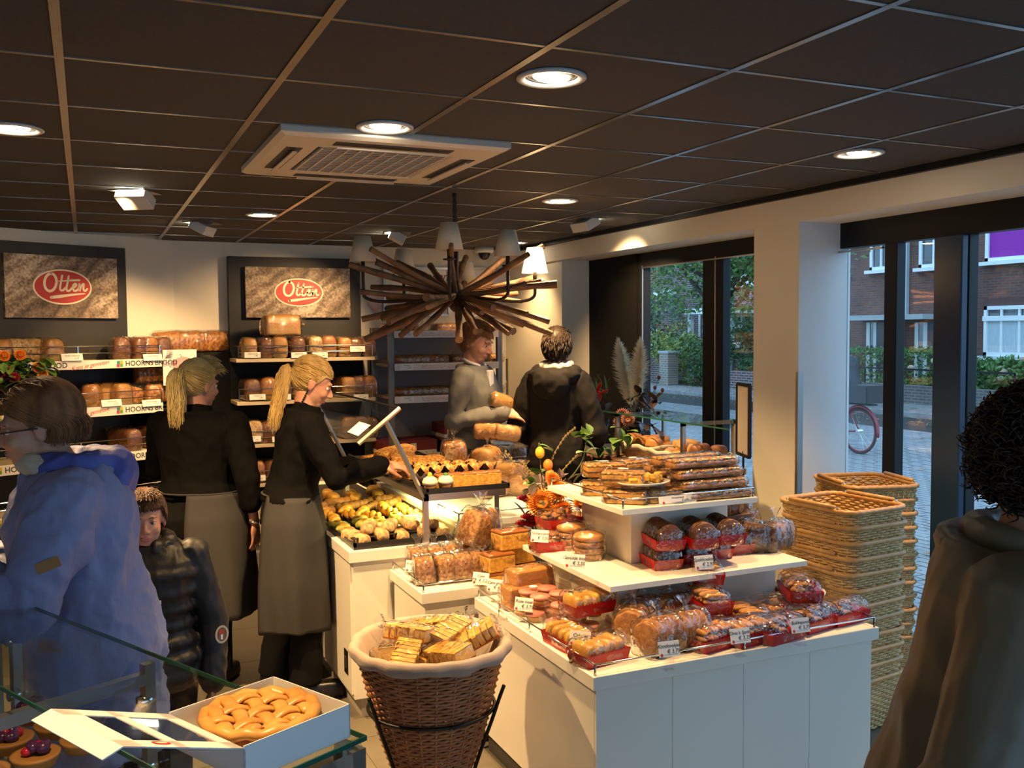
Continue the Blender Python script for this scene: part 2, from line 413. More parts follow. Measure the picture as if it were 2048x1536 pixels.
MB().box(XF-.05, XF-.03, 3.813, 4.133, 2.18, 2.19).obj('head_seal', M_steel, g2)
# plinth skirting
struct(MB().box(LC[0], XW, YB-.012, YB, 0, .08).obj('baseboard_rear', M_dark))

# ------------------------------------------------------------------ lamps in the ceiling
M_bulb = mat_emit('lamp_bulb', (1, .84, .58), 45.0)
M_refl = mat('lamp_reflector', (.55, .52, .48), .2, metal=1.0)
M_ring = mat('lamp_ring', (.55, .54, .52), .35)
def spot(parent, loc, target, watt, deg=110, blend=.9, r=.04, colr=None):
    ld = bpy.data.lights.new('lamp_light', 'SPOT'); ld.energy = watt; ld.color = colr or LAMP_COL
    ld.spot_size = R(deg); ld.spot_blend = blend; ld.shadow_soft_size = r
    lo = bpy.data.objects.new('lamp_light', ld); COL.objects.link(lo)
    lo.rotation_euler = (Vector(target)-Vector(loc)).to_track_quat('-Z', 'Y').to_euler()
    lo.location = Vector(loc)-parent.location; lo.parent = parent
    return lo
def downlight(x, y, label, watt, aim=(0, 0), deg=102, tilt=0.0, tdir=0.0):
    t = thing('ceiling_downlight', label, 'ceiling light', (x, y, ZC), 0, 'round ceiling downlights')
    MB().lathe([(.088, .0), (.105, -.001), (.106, -.008), (.098, -.012), (.084, -.010), (.080, .0)], 32, caps=False).obj('ring', M_ring, t, smooth=True)
    MB().lathe([(.080, .002), (.070, -.002), (.05, .004), (.04, .006)], 32, caps=False).obj('reflector', M_refl, t, smooth=True)
    g = MB(); g.lathe([(.0, -.012), (.045, -.012), (.058, -.006), (.058, .006)], 24, caps=False, M=RZ(tdir) @ RY(tilt) @ SCL(1, .62, 1))
    g.obj('bulb', M_bulb, t, smooth=True)
    spot(t, (x, y, ZC-.03), (x+aim[0], y+aim[1], 0), watt, deg)
    return t
def pc(px, py): p = pz(px, py, ZC); return p[0], p[1]
W = LAMP_W
for (px, py, lab, k, aim) in (
    (1103, 153, 'round ceiling downlight nearest the viewer, right of centre', 1.0, (.25, .9)),
    (770, 252, 'round ceiling downlight just before the air conditioner', 1.8, (.25, .6)),
    (25, 255, 'round ceiling downlight cut by the left picture edge', 2.9, (.45, -.1)),
    (525, 428, 'round ceiling downlight behind the air conditioner on the left', 1.5, (0, .6)),
    (1120, 400, 'round ceiling downlight right of the chandelier chain', 2.4, (-.2, -.3)),
    (1718, 305, 'round ceiling downlight near the beam over the pillar', 1.2, (-.3, .0)),
    (1030, 484, 'small far ceiling downlight beside the dome camera', .55, (0, .3))):
    x, y = pc(px, py); downlight(x, y, lab, W*k, aim)
for k, (x, y) in enumerate(((-1.9, 2.6), (-1.9, 4.4), (-2.2, .4), (-.4, -1.2), (1.6, -1.2), (.0, 1.42))):
    downlight(x, y, 'round ceiling downlight outside the picture, %s of the row behind the viewer' % ORD[k], W*(1.0 if k == 5 else .3), deg=(70 if k == 5 else 110))
M_lampbox = mat('lamp_housing', (.16, .15, .14), .4)
def gimbal(px, py, label, target, watt, az, deg=75):
    x, y = pc(px, py)
    t = thing('ceiling_spotlight', label, 'ceiling light', (x, y, ZC), az, 'square tilted ceiling spotlights')
    MB().box(-.10, .10, -.10, .10, -.006, .002).obj('mounting_plate', M_lampbox, t)
    Mt = T(0, 0, -.035) @ RX(R(28))
    MB().box(-.085, .085, -.06, .06, -.035, .03, M=Mt).obj('housing', M_white, t, bev=.004)
    MB().box(-.075, .075, .0605, .063, -.028, .024, M=Mt).obj('lens', M_bulb, t)
    d = Vector((-math.sin(az), math.cos(az), 0))
    lo = spot(t, tuple(Vector((x, y, ZC-.07))+d*.09), target, watt, deg, .8)
    lo.parent = None; lo.parent = t; lo.matrix_parent_inverse = (T(x, y, ZC) @ RZ(az)).inverted(); lo.location = Vector((x, y, ZC-.07))+d*.09
    return t
gimbal(270, 383, 'square ceiling spotlight with its lit face towards the viewer, far left', (-.4, 7.3, 1.2), W*.75, R(150))
gimbal(405, 445, 'square ceiling spotlight aimed left at the sign wall', (.3, 7.9, 1.3), W*.75, R(60))
gimbal(795, 465, 'square ceiling spotlight over the right bread sign', (1.5, 8.0, 1.6), W*.8, R(75))
gimbal(1170, 437, 'square ceiling spotlight aimed at the beam beside the windows', (3.55, 5.9, 2.1), W*1.3, R(-80))

# ------------------------------------------------------------------ air conditioner cassette
M_ac = mat('ac_plastic', (.62, .56, .48), .45); M_slot = mat('ac_slot', (.05, .045, .04), .6); M_grl = mat('ac_grille', (.42, .37, .31), .5)
c = [pz(px, py, ZC-.03) for px, py in ((555, 264), (1013, 300), (868, 372), (490, 346))]
acx0, acx1, acy0, acy1 = (c[0][0]+c[3][0])/2, (c[1][0]+c[2][0])/2, (c[0][1]+c[1][1])/2, (c[2][1]+c[3][1])/2
cx, cy, hw = (acx0+acx1)/2, (acy0+acy1)/2, abs(acx1-acx0)/2
ac = thing('air_conditioner', 'beige ceiling cassette air conditioner with slatted square grille', 'air conditioner', (cx, cy, ZC))
hd = abs(acy1-acy0)/2
MB().rings([[(-hw*k, -hd*k, z), (hw*k, -hd*k, z), (hw*k, hd*k, z), (-hw*k, hd*k, z)] for k, z in ((1, .0), (1, -.022), (.955, -.034), (.62, -.036), (.60, -.030))], caps=False).obj('frame', M_ac, ac, auto=25)
MB().box(-hw*.6, hw*.6, -hd*.6, hd*.6, -.026, -.02).obj('back_plate', M_slot, ac)
for k in range(15):
    y = -hd*.56+k*hd*1.12/14; MB().box(-hw*.58, hw*.58, y-.008, y+.008, -.034, -.027, M=None).obj('slat', M_grl, ac)
for k in range(11):
    x = -hw*.56+k*hw*1.12/10; MB().box(x-.004, x+.004, -hd*.58, hd*.58, -.036, -.03).obj('slat', M_ac, ac)
for a in range(4):
    Mx = RZ(a*math.pi/2); w_, d_ = (hw, hd) if a % 2 == 0 else (hd, hw)
    MB().box(-w_*.52, w_*.52, -d_*.86, -d_*.72, -.037, -.034, M=Mx).obj('outlet', M_slot, ac)
    MB().box(-w_*.50, w_*.50, -d_*.81, -d_*.77, -.041, -.036, M=Mx @ RX(R(2))).obj('louvre', M_ac, ac)
# dome camera
p = pz(970, 497, ZC)
dm = thing('dome_camera', 'white dome security camera on the ceiling by the rear wall', 'security camera', (p[0]-.05, p[1]-.1, ZC))
MB().lathe([(.0, 0), (.085, 0), (.088, -.035), (.078, -.05), (.0, -.05)], 28).obj('housing', M_white, dm, smooth=True)
MB().lathe([(.056, -.05), (.052, -.075), (.035, -.10), (.015, -.112), (.0, -.113)], 28).obj('dome', mat('smoked_dome', (.02, .02, .02), .08), dm, smooth=True)
# ------------------------------------------------------------------ outside: street, gardens, brick houses
random.seed(5); rng = np.random.default_rng(5)
ZG = -.10
M_pav = mat('street_paver', (.20, .21, .22), .55, col2=(.28, .29, .30), nscale=2.5, bump=.15, bscale=40, bdist=.004)
M_joint = mat('paver_joint', (.035, .035, .033), .95)
M_walk = mat_brick('pavement_slabs', (.24, .245, .25), (.30, .30, .31), (.12, .12, .12), 1.0, axis='YX', bw=.3, rh=.3, msize=.012, bump=.2)
M_kerb = mat('kerb_stone', (.30, .30, .30), .8, col2=(.22, .22, .22), nscale=4)
M_soil = mat('garden_soil', (.05, .045, .03), .95, col2=(.07, .08, .03), nscale=6)
street = struct(MB().box(4.2, 15.9, -14, 60, ZG-.1, ZG-.012).obj('street', M_joint), 'grey street of brick pavers')
pm = [MB().box(-.096, .096, -.0445, .0445, -.03, h).mesh('paver', [M_pav]) for h in (0, .002, .004)]
cells = []
for a in range(-20, 90):
    for b_ in range(-20, 160):
        x = 4.4+a*.105; y = -1+b_*.21+(.105 if a % 2 else 0)
        if 4.4 < x < 15.86 and -6 < y < 27: cells.append((x, y))
def vis(x, y):
    v = np.array([x, y, ZG])-CAMP; z = v @ _fw; u, w = 1024+FPX*(v @ CR)/z, 768-FPX*(v @ CU)/z
    return z > 0 and w < 1060 and (1690 < u < 1770 or 1800 < u < 1886) and w > 845 and not (u < 1830 and w > 930+.0*u and u > 1830)
near = sorted([c_ for c_ in cells if vis(*c_)], key=lambda c_: c_[0]**2+c_[1]**2)
single = set(near[:300])
for i, (x, y) in enumerate(near[:300]):
    o = meshobj('paver', pm[i % 3], street, (x, y, ZG)); o.rotation_euler = (0, 0, R(90))
rest = MB()
for x, y in cells:
    if (x, y) not in single: 
        h = random.choice((0, .002, .004)); rest.add([(x-.049, y-.101, ZG-.02), (x+.049, y-.101, ZG-.02), (x+.049, y+.101, ZG-.02), (x-.049, y+.101, ZG-.02), (x-.045, y-.096, ZG+h), (x+.045, y-.096, ZG+h), (x+.045, y+.096, ZG+h), (x-.045, y+.096, ZG+h)], [(4, 5, 6, 7), (0, 1, 5, 4), (1, 2, 6, 5), (2, 3, 7, 6), (3, 0, 4, 7)])
stuff(rest.obj('pavers', M_pav, street))
MB().box(4.2, 15.9, 27.1, 60, ZG-.02, ZG).obj('street_far', M_walk, street)
struct(MB().box(XF+.26, 4.39, -14, 60, ZG-.1, ZG+.01).obj('kerb_near', M_kerb))
struct(MB().box(15.9, 16.08, -14, 60, ZG-.1, ZG+.09).obj('kerb', M_kerb), 'stone kerb across the street')
struct(MB().box(16.08, 17.9, -14, 60, ZG-.1, ZG+.08).obj('pavement', M_walk), 'leaf strewn pavement across the street')
# fallen leaves on the pavement
lv = MB(); 
for k in range(3200):
    far = random.random() < .75
    x = random.uniform(14.6, 17.9) if far else random.uniform(4.6, 15.8); y = random.uniform(8, 46) if far else random.uniform(3, 26)
    if not far and random.random() < .6: continue
    z = (ZG+.092 if x > 16.08 else ZG+.012)+random.random()*.012; s = random.uniform(.03, .06); a = random.random()*6.28
    if 15.88 < x < 16.1: z += .085
    lv.add([(x+s*math.cos(a), y+s*math.sin(a), z), (x-s*.5*math.sin(a), y+s*.5*math.cos(a), z+.012), (x-s*math.cos(a), y-s*math.sin(a), z+.004), (x+s*.5*math.sin(a), y-s*.5*math.cos(a), z+.01)], [(0, 1, 2, 3)])
tag(stuff(lv.obj('fallen_leaves', mat('dry_leaf', (.32, .20, .08), .8, col2=(.40, .30, .14), nscale=.8))), 'dry yellow brown leaves scattered along the street', 'leaves')
struct(MB().box(17.9, 24, -14, 60, ZG-.1, ZG+.05).obj('garden_ground', M_soil), 'front garden soil')
# --- houses
HX = 20.0
M_brick = mat_brick('house_brick', (.24, .085, .05), (.16, .06, .045), (.15, .12, .11), 1.0, axis='YZ', bw=.22, rh=.065, msize=.010, bump=.25)
M_brick2 = mat_brick('purple_brick', (.115, .065, .062), (.075, .05, .055), (.30, .28, .27), 1.0, axis='YZ', bw=.24, rh=.075, msize=.012, bump=.25)
M_wood = mat('white_window_wood', (.78, .82, .82), .5); M_pane = mat('house_pane', (.05, .065, .075), .06, spec=.9)
M_curtain = mat('net_curtain', (.42, .50, .55), .9, col2=(.55, .62, .66), nscale=14, stretch=(1, 6, .4))
M_lint = mat('concrete_canopy', (.42, .45, .46), .8); M_door = mat('dark_door', (.045, .03, .035), .4)
house = thing('brick_house', 'red brown brick row house across the street with white windows', 'house', (HX, 16, 0))
HB = lambda x0, x1, y0, y1, z0, z1, nm, m, par=None, bev=0: MB().box(x0-HX, x1-HX, y0-16, y1-16, z0, z1).obj(nm, m, par or house, bev=bev)
HB(HX, HX+5, 6.0, 23.5, ZG, 7.0, 'wall', M_brick)
def hwin(y0, y1, z0, z1, nx, zsplit=None, fill=None, parent=None, x=HX, base=None):
    """a white framed window in the facade: frame, bars, panes, sill"""
    par = base or house; ox, oy = (par.location.x, par.location.y)
    f = MB(); w = .09
    X0, X1 = x-.07-ox, x+.05-ox
    f.box(X0, X1, y0-oy, y0+w-oy, z0, z1); f.box(X0, X1, y1-w-oy, y1-oy, z0, z1); f.box(X0, X1, y0-oy, y1-oy, z1-w, z1); f.box(X0, X1, y0-oy, y1-oy, z0, z0+w)
    fo = f.obj('window_frame', M_wood, par)
    for k in range(1, nx):
        y = y0+(y1-y0)*k/nx; MB().box(X0+.01, X1, y-.03-oy, y+.03-oy, z0+w, z1-w).obj('bar', M_wood, fo)
    if zsplit: MB().box(X0-.02, X1, y0-.02-oy, y1+.02-oy, zsplit-.06, zsplit+.06).obj('transom', M_wood, fo)
    for k in range(nx):
        a = y0+w*.8+(y1-y0-1.6*w)*k/nx; b = y0+w*.8+(y1-y0-1.6*w)*(k+1)/nx
        zs = [z0+w*.5, zsplit, z1-w*.5] if zsplit else [z0+w*.5, z1-w*.5]
        for q in range(len(zs)-1):
            MB().box(x-.0-ox-.02, x+.0-ox+.0, a-oy, b-oy, zs[q], zs[q+1]).obj('pane', fill[q] if fill and fill[q] else M_pane, fo)
    MB().box(X0-.1, X1, y0-.1-oy, y1+.1-oy, z0-.09, z0).obj('sill', M_wood, fo)
    return fo
def fy(px): return float(pX(px, 600, HX)[1])
def fz(px, py): return float(pX(px, py, HX)[2])
hwin(fy(1786), fy(1742), fz(1750, 541), 5.0, 2, 4.15)           # upper windows
hwin(fy(1898), fy(1840), fz(1850, 536), 5.0, 2, 4.15)
hwin(fy(1696), fy(1650), fz(1690, 548), 5.0, 2, 4.15)
hwin(fy(2080), fy(1972), fz(1990, 523), 5.2, 1, None, [mat('purple_blind', (.30, .02, .34), .7)])
hwin(fy(2080), fy(1972), fz(1990, 712), fz(1990, 612), 3, fz(1990, 637), [M_curtain, None])
hwin(fy(1694), fy(1640), .55, fz(1690, 617), 2, fz(1690, 640))
HB(HX-.8, HX, fy(1892), fy(1722), fz(1800, 640), fz(1800, 630), 'canopy', M_lint)
for (a_, b_, c_, d_, m_) in ((1736, 1743, 1750, 1756, M_door), (1833, 1840, 1850, 1858, mat('blue_black_door', (.03, .035, .045), .4))):
    zt_ = fz(a_, 645)
    HB(HX-.05, HX+.06, fy(b_), fy(a_), -.1, zt_, 'door_post', M_wood); HB(HX-.05, HX+.06, fy(d_), fy(c_), -.1, zt_, 'door_post', M_wood); HB(HX-.03, HX+.02, fy(c_), fy(b_), .1, zt_, 'side_pane', M_pane)
    HB(HX-.04, HX+.03, fy(d_)-.85, fy(d_), -.05, zt_, 'door', m_); HB(HX-.05, HX+.06, fy(d_)-.93, fy(d_)-.85, -.1, zt_, 'door_post', M_wood)
HB(HX-.1, HX, fy(1818), fy(1814), 2.1, 7.0, 'drain_pipe', mat('zinc', (.42, .47, .5), .5))
HB(HX-.012, HX, fy(2085), fy(1968), fz(1990, 612), fz(1990, 596), 'lintel', mat('soldier_brick', (.13, .06, .05), .85, col2=(.09, .045, .04), nscale=20, stretch=(1, 8, .3)))
# the second, purple brick house seen through the left bay
HX2 = 20.6
house2 = thing('purple_brick_house', 'dark purple brick house with pale joints behind the garden trees', 'house', (HX2, 34, 0))
H2 = lambda x0, x1, y0, y1, z0, z1, nm, m: MB().box(x0-HX2, x1-HX2, y0-34, y1-34, z0, z1).obj(nm, m, house2)
H2(HX2, HX2+6, 23.6, 52, ZG, 9, 'wall', M_brick2)
def win2(px0, px1, pyt, pyb, nx, zs=None):
    a = pX(px0, pyt, HX2); b = pX(px1, pyb, HX2); hwin(min(a[1], b[1]), max(a[1], b[1]), min(a[2], b[2]), max(a[2], b[2]), nx, zs, None, None, HX2, house2)
win2(1285, 1318, 622, 690, 2)
win2(1400, 1418, 622, 700, 1)
win2(1452, 1487, 615, 690, 2, 1.9)
p = pX(1335, 588, HX2); H2(HX2-.2, HX2, p[1]-.6, p[1]+.7, p[2]-.06, p[2]+.12, 'ledge', M_wood)
p = pX(1470, 622, HX2); H2(HX2-1.2, HX2, p[1]-1.3, p[1]+1.3, p[2]-.1, p[2]+.1, 'porch_roof', M_wood)
for q in (-1.1, 1.1): H2(HX2-1.15, HX2-1.0, p[1]+q-.08, p[1]+q+.08, ZG, p[2]-.1, 'porch_post', M_wood)
p = pX(1480, 560, HX2); H2(HX2-.08, HX2, p[1]-1.2, p[1]+1.4, p[2]-.25, p[2]+.15, 'ledge', M_wood)
# --- greenery
def leaf_mat(name, a, b): return mat(name, a, .65, col2=b, nscale=.9, ndetail=3, spec=.3)
LG = [leaf_mat('leaf_dark', (.045, .10, .04), (.085, .16, .055)), leaf_mat('leaf_mid', (.09, .20, .06), (.18, .28, .07)), leaf_mat('leaf_yellow', (.20, .28, .07), (.36, .34, .09)), leaf_mat('leaf_bluegreen', (.09, .18, .11), (.17, .26, .15))]
def foliage(name, label, loc, size, n, leaf, m, cat='bush', lumps=9, stem=True, seed=1, square=False, trunk=None, group=None):
    r = np.random.default_rng(seed); t = thing(name, label, cat, loc, 0, group)
    sx, sy, sz = size; C_ = []
    if square: pts = (r.random((n, 3))-.5)*np.array([sx, sy, sz]); k = r.integers(0, 3, n); sgn = r.choice([-.5, .5], n); pts[np.arange(n), k] = sgn*np.array([sx, sy, sz])[k]*(1-.12*r.random(n)); pts[:, 2] += sz/2; pts += r.normal(0, .04, pts.shape)
    else:
        cen = (r.random((lumps, 3))-.5)*np.array([sx, sy, sz])*.62; rad = .22+.14*r.random(lumps)
        w = r.integers(0, lumps, n); d = r.normal(size=(n, 3)); d /= np.linalg.norm(d, axis=1)[:, None]
        pts = cen[w]+d*(rad[w]*(.75+.35*r.random(n)))[:, None]*np.array([sx, sy, sz]); pts[:, 2] += sz/2
        pts[:, 2] = np.maximum(pts[:, 2], .02)
    q = r.normal(size=(n, 3)); q[:, 2] += .8; q /= np.linalg.norm(q, axis=1)[:, None]; u = np.cross(q, r.normal(size=(n, 3))); u /= np.linalg.norm(u, axis=1)[:, None]; w_ = np.cross(q, u)
    s = leaf*(.6+.8*r.random(n))[:, None]
    V = np.stack([pts+u*s, pts+w_*s*.55+q*s*.15, pts-u*s, pts-w_*s*.55+q*s*.15], 1).reshape(-1, 3)
    mb = MB(); mb.v = [V]; mb.n = len(V); mb.f = [(4*i, 4*i+1, 4*i+2, 4*i+3) for i in range(n)]; mb.m = [0]*n
    o = mb.obj('foliage', m, t)
    if trunk: 
        b = MB(); b.tube([(0, 0, -trunk), (.05, .03, -trunk*.5), (0, 0, sz*.3), (.1, -.1, sz*.6)], [.16, .12, .09, .03], 8)
        for k in range(7):
            a = k*.9; b.tube([(0, 0, sz*.1*(k % 3)), (.25*sx*math.cos(a), .25*sy*math.sin(a), sz*(.3+.05*k)), (.4*sx*math.cos(a), .4*sy*math.sin(a), sz*(.45+.05*k))], [.07, .04, .015], 6)
        b.obj('trunk', mat('bark', (.06, .05, .04), .9, bump=.4, bscale=30), t)
    return t
def gp(px, py, x): p = pX(px, py, x); return p
p = gp(1420, 560, 12.5)
foliage('street_tree', 'leafy autumn street tree in front of the purple brick house', (14.0, float(pX(1432, 700, 14.0)[1]), 2.25), (4.6, 6.4, 3.4), 16000, .065, LG[1], 'tree', 18, trunk=2.4, seed=3)
foliage('street_tree', 'yellowing tree crown seen through the narrow pane of the left bay', (15.0, float(pX(1560, 700, 15.0)[1]), 3.2), (3.0, 5.0, 2.6), 6000, .06, LG[2], 'tree', 10, trunk=3.3, seed=8)
foliage('garden_tree', 'pale loose shrub before the purple brick house', (18.6, 29.5, ZG), (2.2, 3.6, 3.1), 4200, .075, LG[3], 'shrub', 12, seed=4)
foliage('yellow_shrub', 'yellow green shrub over the garden wall', (18.4, 27.2, ZG), (1.6, 2.0, 2.0), 2200, .06, LG[2], 'shrub', 8, seed=6)
foliage('round_bush', 'dense dark round bush left of the dark mullion', (18.5, 25.2, ZG), (1.8, 2.2, 1.7), 3600, .05, LG[0], 'bush', 9, seed=7)
foliage('cloud_topiary', 'dark clipped bush beside the white porch', (19.0, 24.4, .9), (1.4, 1.7, 1.3), 2600, .05, LG[0], 'bush', 7, seed=9)
foliage('clipped_hedge', 'long clipped green hedge behind the low garden wall', (18.9, 18.8, ZG), (.9, 5.4, 1.35), 9000, .045, LG[1], 'hedge', square=True, seed=10)
foliage('clipped_hedge', 'low ivy hedge seen through the narrow left pane', (18.55, 22.4, ZG), (.8, 2.6, .95), 4200, .045, LG[0], 'hedge', square=True, seed=11)
foliage('dark_conifer', 'dark conifer at the right edge before the curtained window', (18.9, 12.8, ZG), (1.5, 1.9, 2.6), 4200, .05, LG[0], 'conifer', 9, seed=12)
hy = foliage('hydrangea', 'hydrangea with faded pinkish green flower heads by the front door', (18.6, 15.6, ZG), (1.1, 2.8, 1.15), 3400, .06, LG[1], 'bush', 10, seed=13)
for k in range(16):
    r_ = random.uniform(.07, .11); MB().ell((random.uniform(-.5, .3), random.uniform(-1.4, 1.4), random.uniform(.75, 1.25)), (r_, r_, r_*.8), 10, 7).obj('flower_head', mat('hydrangea_head', (.42, .40, .24), .8, col2=(.50, .30, .24), nscale=6, bump=.6, bscale=50), hy, smooth=True)
foliage('leafy_border', 'bright green low plants along the railing', (18.45, 16.9, ZG), (.5, 4.6, .6), 3400, .06, LG[1], 'plants', 14, seed=14)
# garden walls and railing
gw = MB().box(17.9, 18.1, 20.9, 23.8, ZG, .55); tag(gw.obj('garden_wall', M_brick2), 'low brick garden wall right of the mullion', 'wall')
gw = MB().box(17.9, 18.1, 14.0, 20.6, ZG, .42); tag(gw.obj('garden_wall', mat_brick('grey_brick', (.13, .12, .11), (.10, .09, .09), (.2, .19, .18), 1.0, axis='YZ', bw=.22, rh=.07, msize=.012)), 'grey brick plinth wall under the railing', 'wall')
gp_ = thing('brick_pier', 'pale brick gate pier before the purple house', 'pier', (17.6, 26.6, ZG))
MB().box(-.2, .2, -.26, .26, 0, 1.15).obj('pier_body', mat_brick('pale_brick', (.30, .24, .17), (.24, .20, .16), (.4, .38, .34), 1.0, axis='YZ', bw=.22, rh=.075, msize=.012), gp_); MB().box(-.23, .23, -.29, .29, 1.15, 1.21).obj('cap', M_lint, gp_)
gb = MB().box(18.3, 18.5, 27.5, 33, ZG, 1.0); tag(gb.obj('garden_wall', M_brick2), 'purple brick garden wall beside the pier', 'wall')
rl = thing('garden_railing', 'thin black metal railing along the front garden', 'railing', (17.95, 17, .42))
MB().box(-.02, .02, -3.0, 3.4, .36, .40).obj('top_rail', M_frame, rl)
for k in range(7): MB().box(-.015, .015, -3.0+k*1.06, -2.97+k*1.06, 0, .38).obj('rail_post', M_frame, rl)
tag(MB().box(18.15, 18.6, 12.6, 13.9, ZG, .85).obj('garden_wall', mat('mossy_brick', (.10, .095, .08), .9, col2=(.14, .13, .11), nscale=12, bump=.4, bscale=20)), 'mossy stone planter wall near the curtained window', 'wall')
# --- passing bicycle (the rider is built with the people)
M_tyre = mat('tyre', (.02, .02, .02), .8); M_bike = mat('bike_red_frame', (.30, .03, .05), .35); M_crate = mat('black_crate', (.015, .017, .02), .5)
bw = pz(1718, 908, ZG)
bike = thing('bicycle', 'dark red bicycle with a black crate passing outside', 'bicycle', (bw[0], bw[1], ZG))
def wheel(y):
    w_ = MB(); a = np.arange(40)*2*math.pi/40; w_.tube(np.stack([0*a, y+.33*np.cos(a), .345+.33*np.sin(a)], 1), .018, 8, loop=True); wo = w_.obj('wheel', M_bike if False else M_tyre, bike, smooth=True)
    rm = MB(); rm.tube(np.stack([0*a, y+.305*np.cos(a), .345+.305*np.sin(a)], 1), .011, 6, loop=True); rm.obj('rim', M_bike, wo, smooth=True)
    sp = MB()
    for k in range(20):
        t = k*math.pi/10; sp.tube([(.03*(-1)**k, y, .345), (0, y+.3*math.cos(t), .345+.3*math.sin(t))], .0012, 4)
    sp.obj('spokes', M_chrome, wo); MB().tube([(-.05, y, .345), (.05, y, .345)], .025, 10).obj('hub', M_chrome, wo)
wheel(0); wheel(1.12)
fr = MB()
for A, B, r_ in (((0, 0, .345), (0, .42, .30), .012), ((0, 0, .345), (0, .30, .78), .010), ((0, .42, .30), (0, .27, .90), .016), ((0, .42, .30), (0, .92, .72), .017), ((0, .30, .80), (0, .92, .78), .016), ((0, .90, .84), (0, 1.0, .55), .018), ((0, 1.0, .55), (0, 1.12, .345), .012), ((0, .90, .84), (0, .87, 1.02), .012)): fr.tube([A, B], r_, 8)
fr.obj('frame', M_bike, bike, smooth=True)
hb = MB(); hb.tube(catmull([(-.29, .72, 1.04), (-.24, .86, 1.05), (0, .88, 1.02), (.24, .86, 1.05), (.29, .72, 1.04)], 5), .012, 8); hb.obj('handlebar', M_chrome, bike, smooth=True)
MB().ell((0, .25, .94), (.09, .14, .035), 14, 8).obj('saddle', M_tyre, bike, smooth=True)
a = np.linspace(R(20), R(190), 16); MB().tube(np.stack([0*a, .37*np.cos(a), .345+.37*np.sin(a)], 1), .022, 6).obj('mudguard', M_bike, bike, smooth=True)
MB().box(-.07, .07, -.28, .22, .74, .76).obj('carrier', M_frame, bike)
cr = MB(); cr.box(-.2, .2, -.34, .16, .78, .80)
for s_ in (-1, 1): cr.box(s_*.2-.01, s_*.2+.01, -.34, .16, .78, 1.03); cr.box(-.2, .2, -.09+s_*.25-.01, -.09+s_*.25+.01, .78, 1.03)
cro = cr.obj('crate', M_crate, bike)
MB().box(-.215, .215, -.355, .175, 1.01, 1.04).obj('crate_rim', M_crate, cro)
MB().tube([(-.12, .42, .30), (.12, .42, .30)], .05, 10).obj('crank', M_chrome, bike)
# ------------------------------------------------------------------ signs on the walls
M_red = mat('logo_red', (.50, .035, .03), .5); M_cream = mat('logo_cream', (.86, .74, .55), .5); M_ink = mat('black_ink', (.02, .018, .016), .6)
def bread_photo(name, seed):
    if name in MATS: return MATS[name]
    m, nt, b, out = _nodes(name); b.inputs['Roughness'].default_value = .6
    tc = N(nt, 'ShaderNodeTexCoord'); mp = N(nt, 'ShaderNodeMapping'); mp.inputs['Location'].default_value = (seed, 0, seed*.6); mp.inputs['Rotation'].default_value = (0, R(35), 0)
    nt.links.new(tc.outputs['Object'], mp.inputs[0])
    wv = N(nt, 'ShaderNodeTexWave'); wv.bands_direction = 'Z'; wv.inputs['Scale'].default_value = 3.0; wv.inputs['Distortion'].default_value = 9; wv.inputs['Detail'].default_value = 3; wv.inputs['Detail Scale'].default_value = 1.2
    n1 = N(nt, 'ShaderNodeTexNoise'); n1.inputs['Scale'].default_value = 55; n1.inputs['Detail'].default_value = 8; n2 = N(nt, 'ShaderNodeTexNoise'); n2.inputs['Scale'].default_value = 3.2; n2.inputs['Detail'].default_value = 2
    for n_ in (wv, n1, n2): nt.links.new(mp.outputs[0], n_.inputs['Vector'])
    m1 = N(nt, 'ShaderNodeMath', operation='MULTIPLY'); nt.links.new(n1.outputs['Fac'], m1.inputs[0]); nt.links.new(n2.outputs['Fac'], m1.inputs[1])
    m2 = N(nt, 'ShaderNodeMath', operation='MULTIPLY_ADD'); m2.inputs[1].default_value = .12; nt.links.new(wv.outputs['Fac'], m2.inputs[0]); nt.links.new(m1.outputs[0], m2.inputs[2])
    rp = N(nt, 'ShaderNodeValToRGB'); e = rp.color_ramp.elements; e[0].position = .16; e[0].color = (.075, .05, .035, 1); e[1].position = .52; e[1].color = (.60, .50, .40, 1)
    x = e.new(.30); x.color = (.22, .155, .11, 1)
    nt.links.new(m2.outputs[0], rp.inputs[0]); nt.links.new(rp.outputs[0], b.inputs['Base Color']); MATS[name] = m
    return m
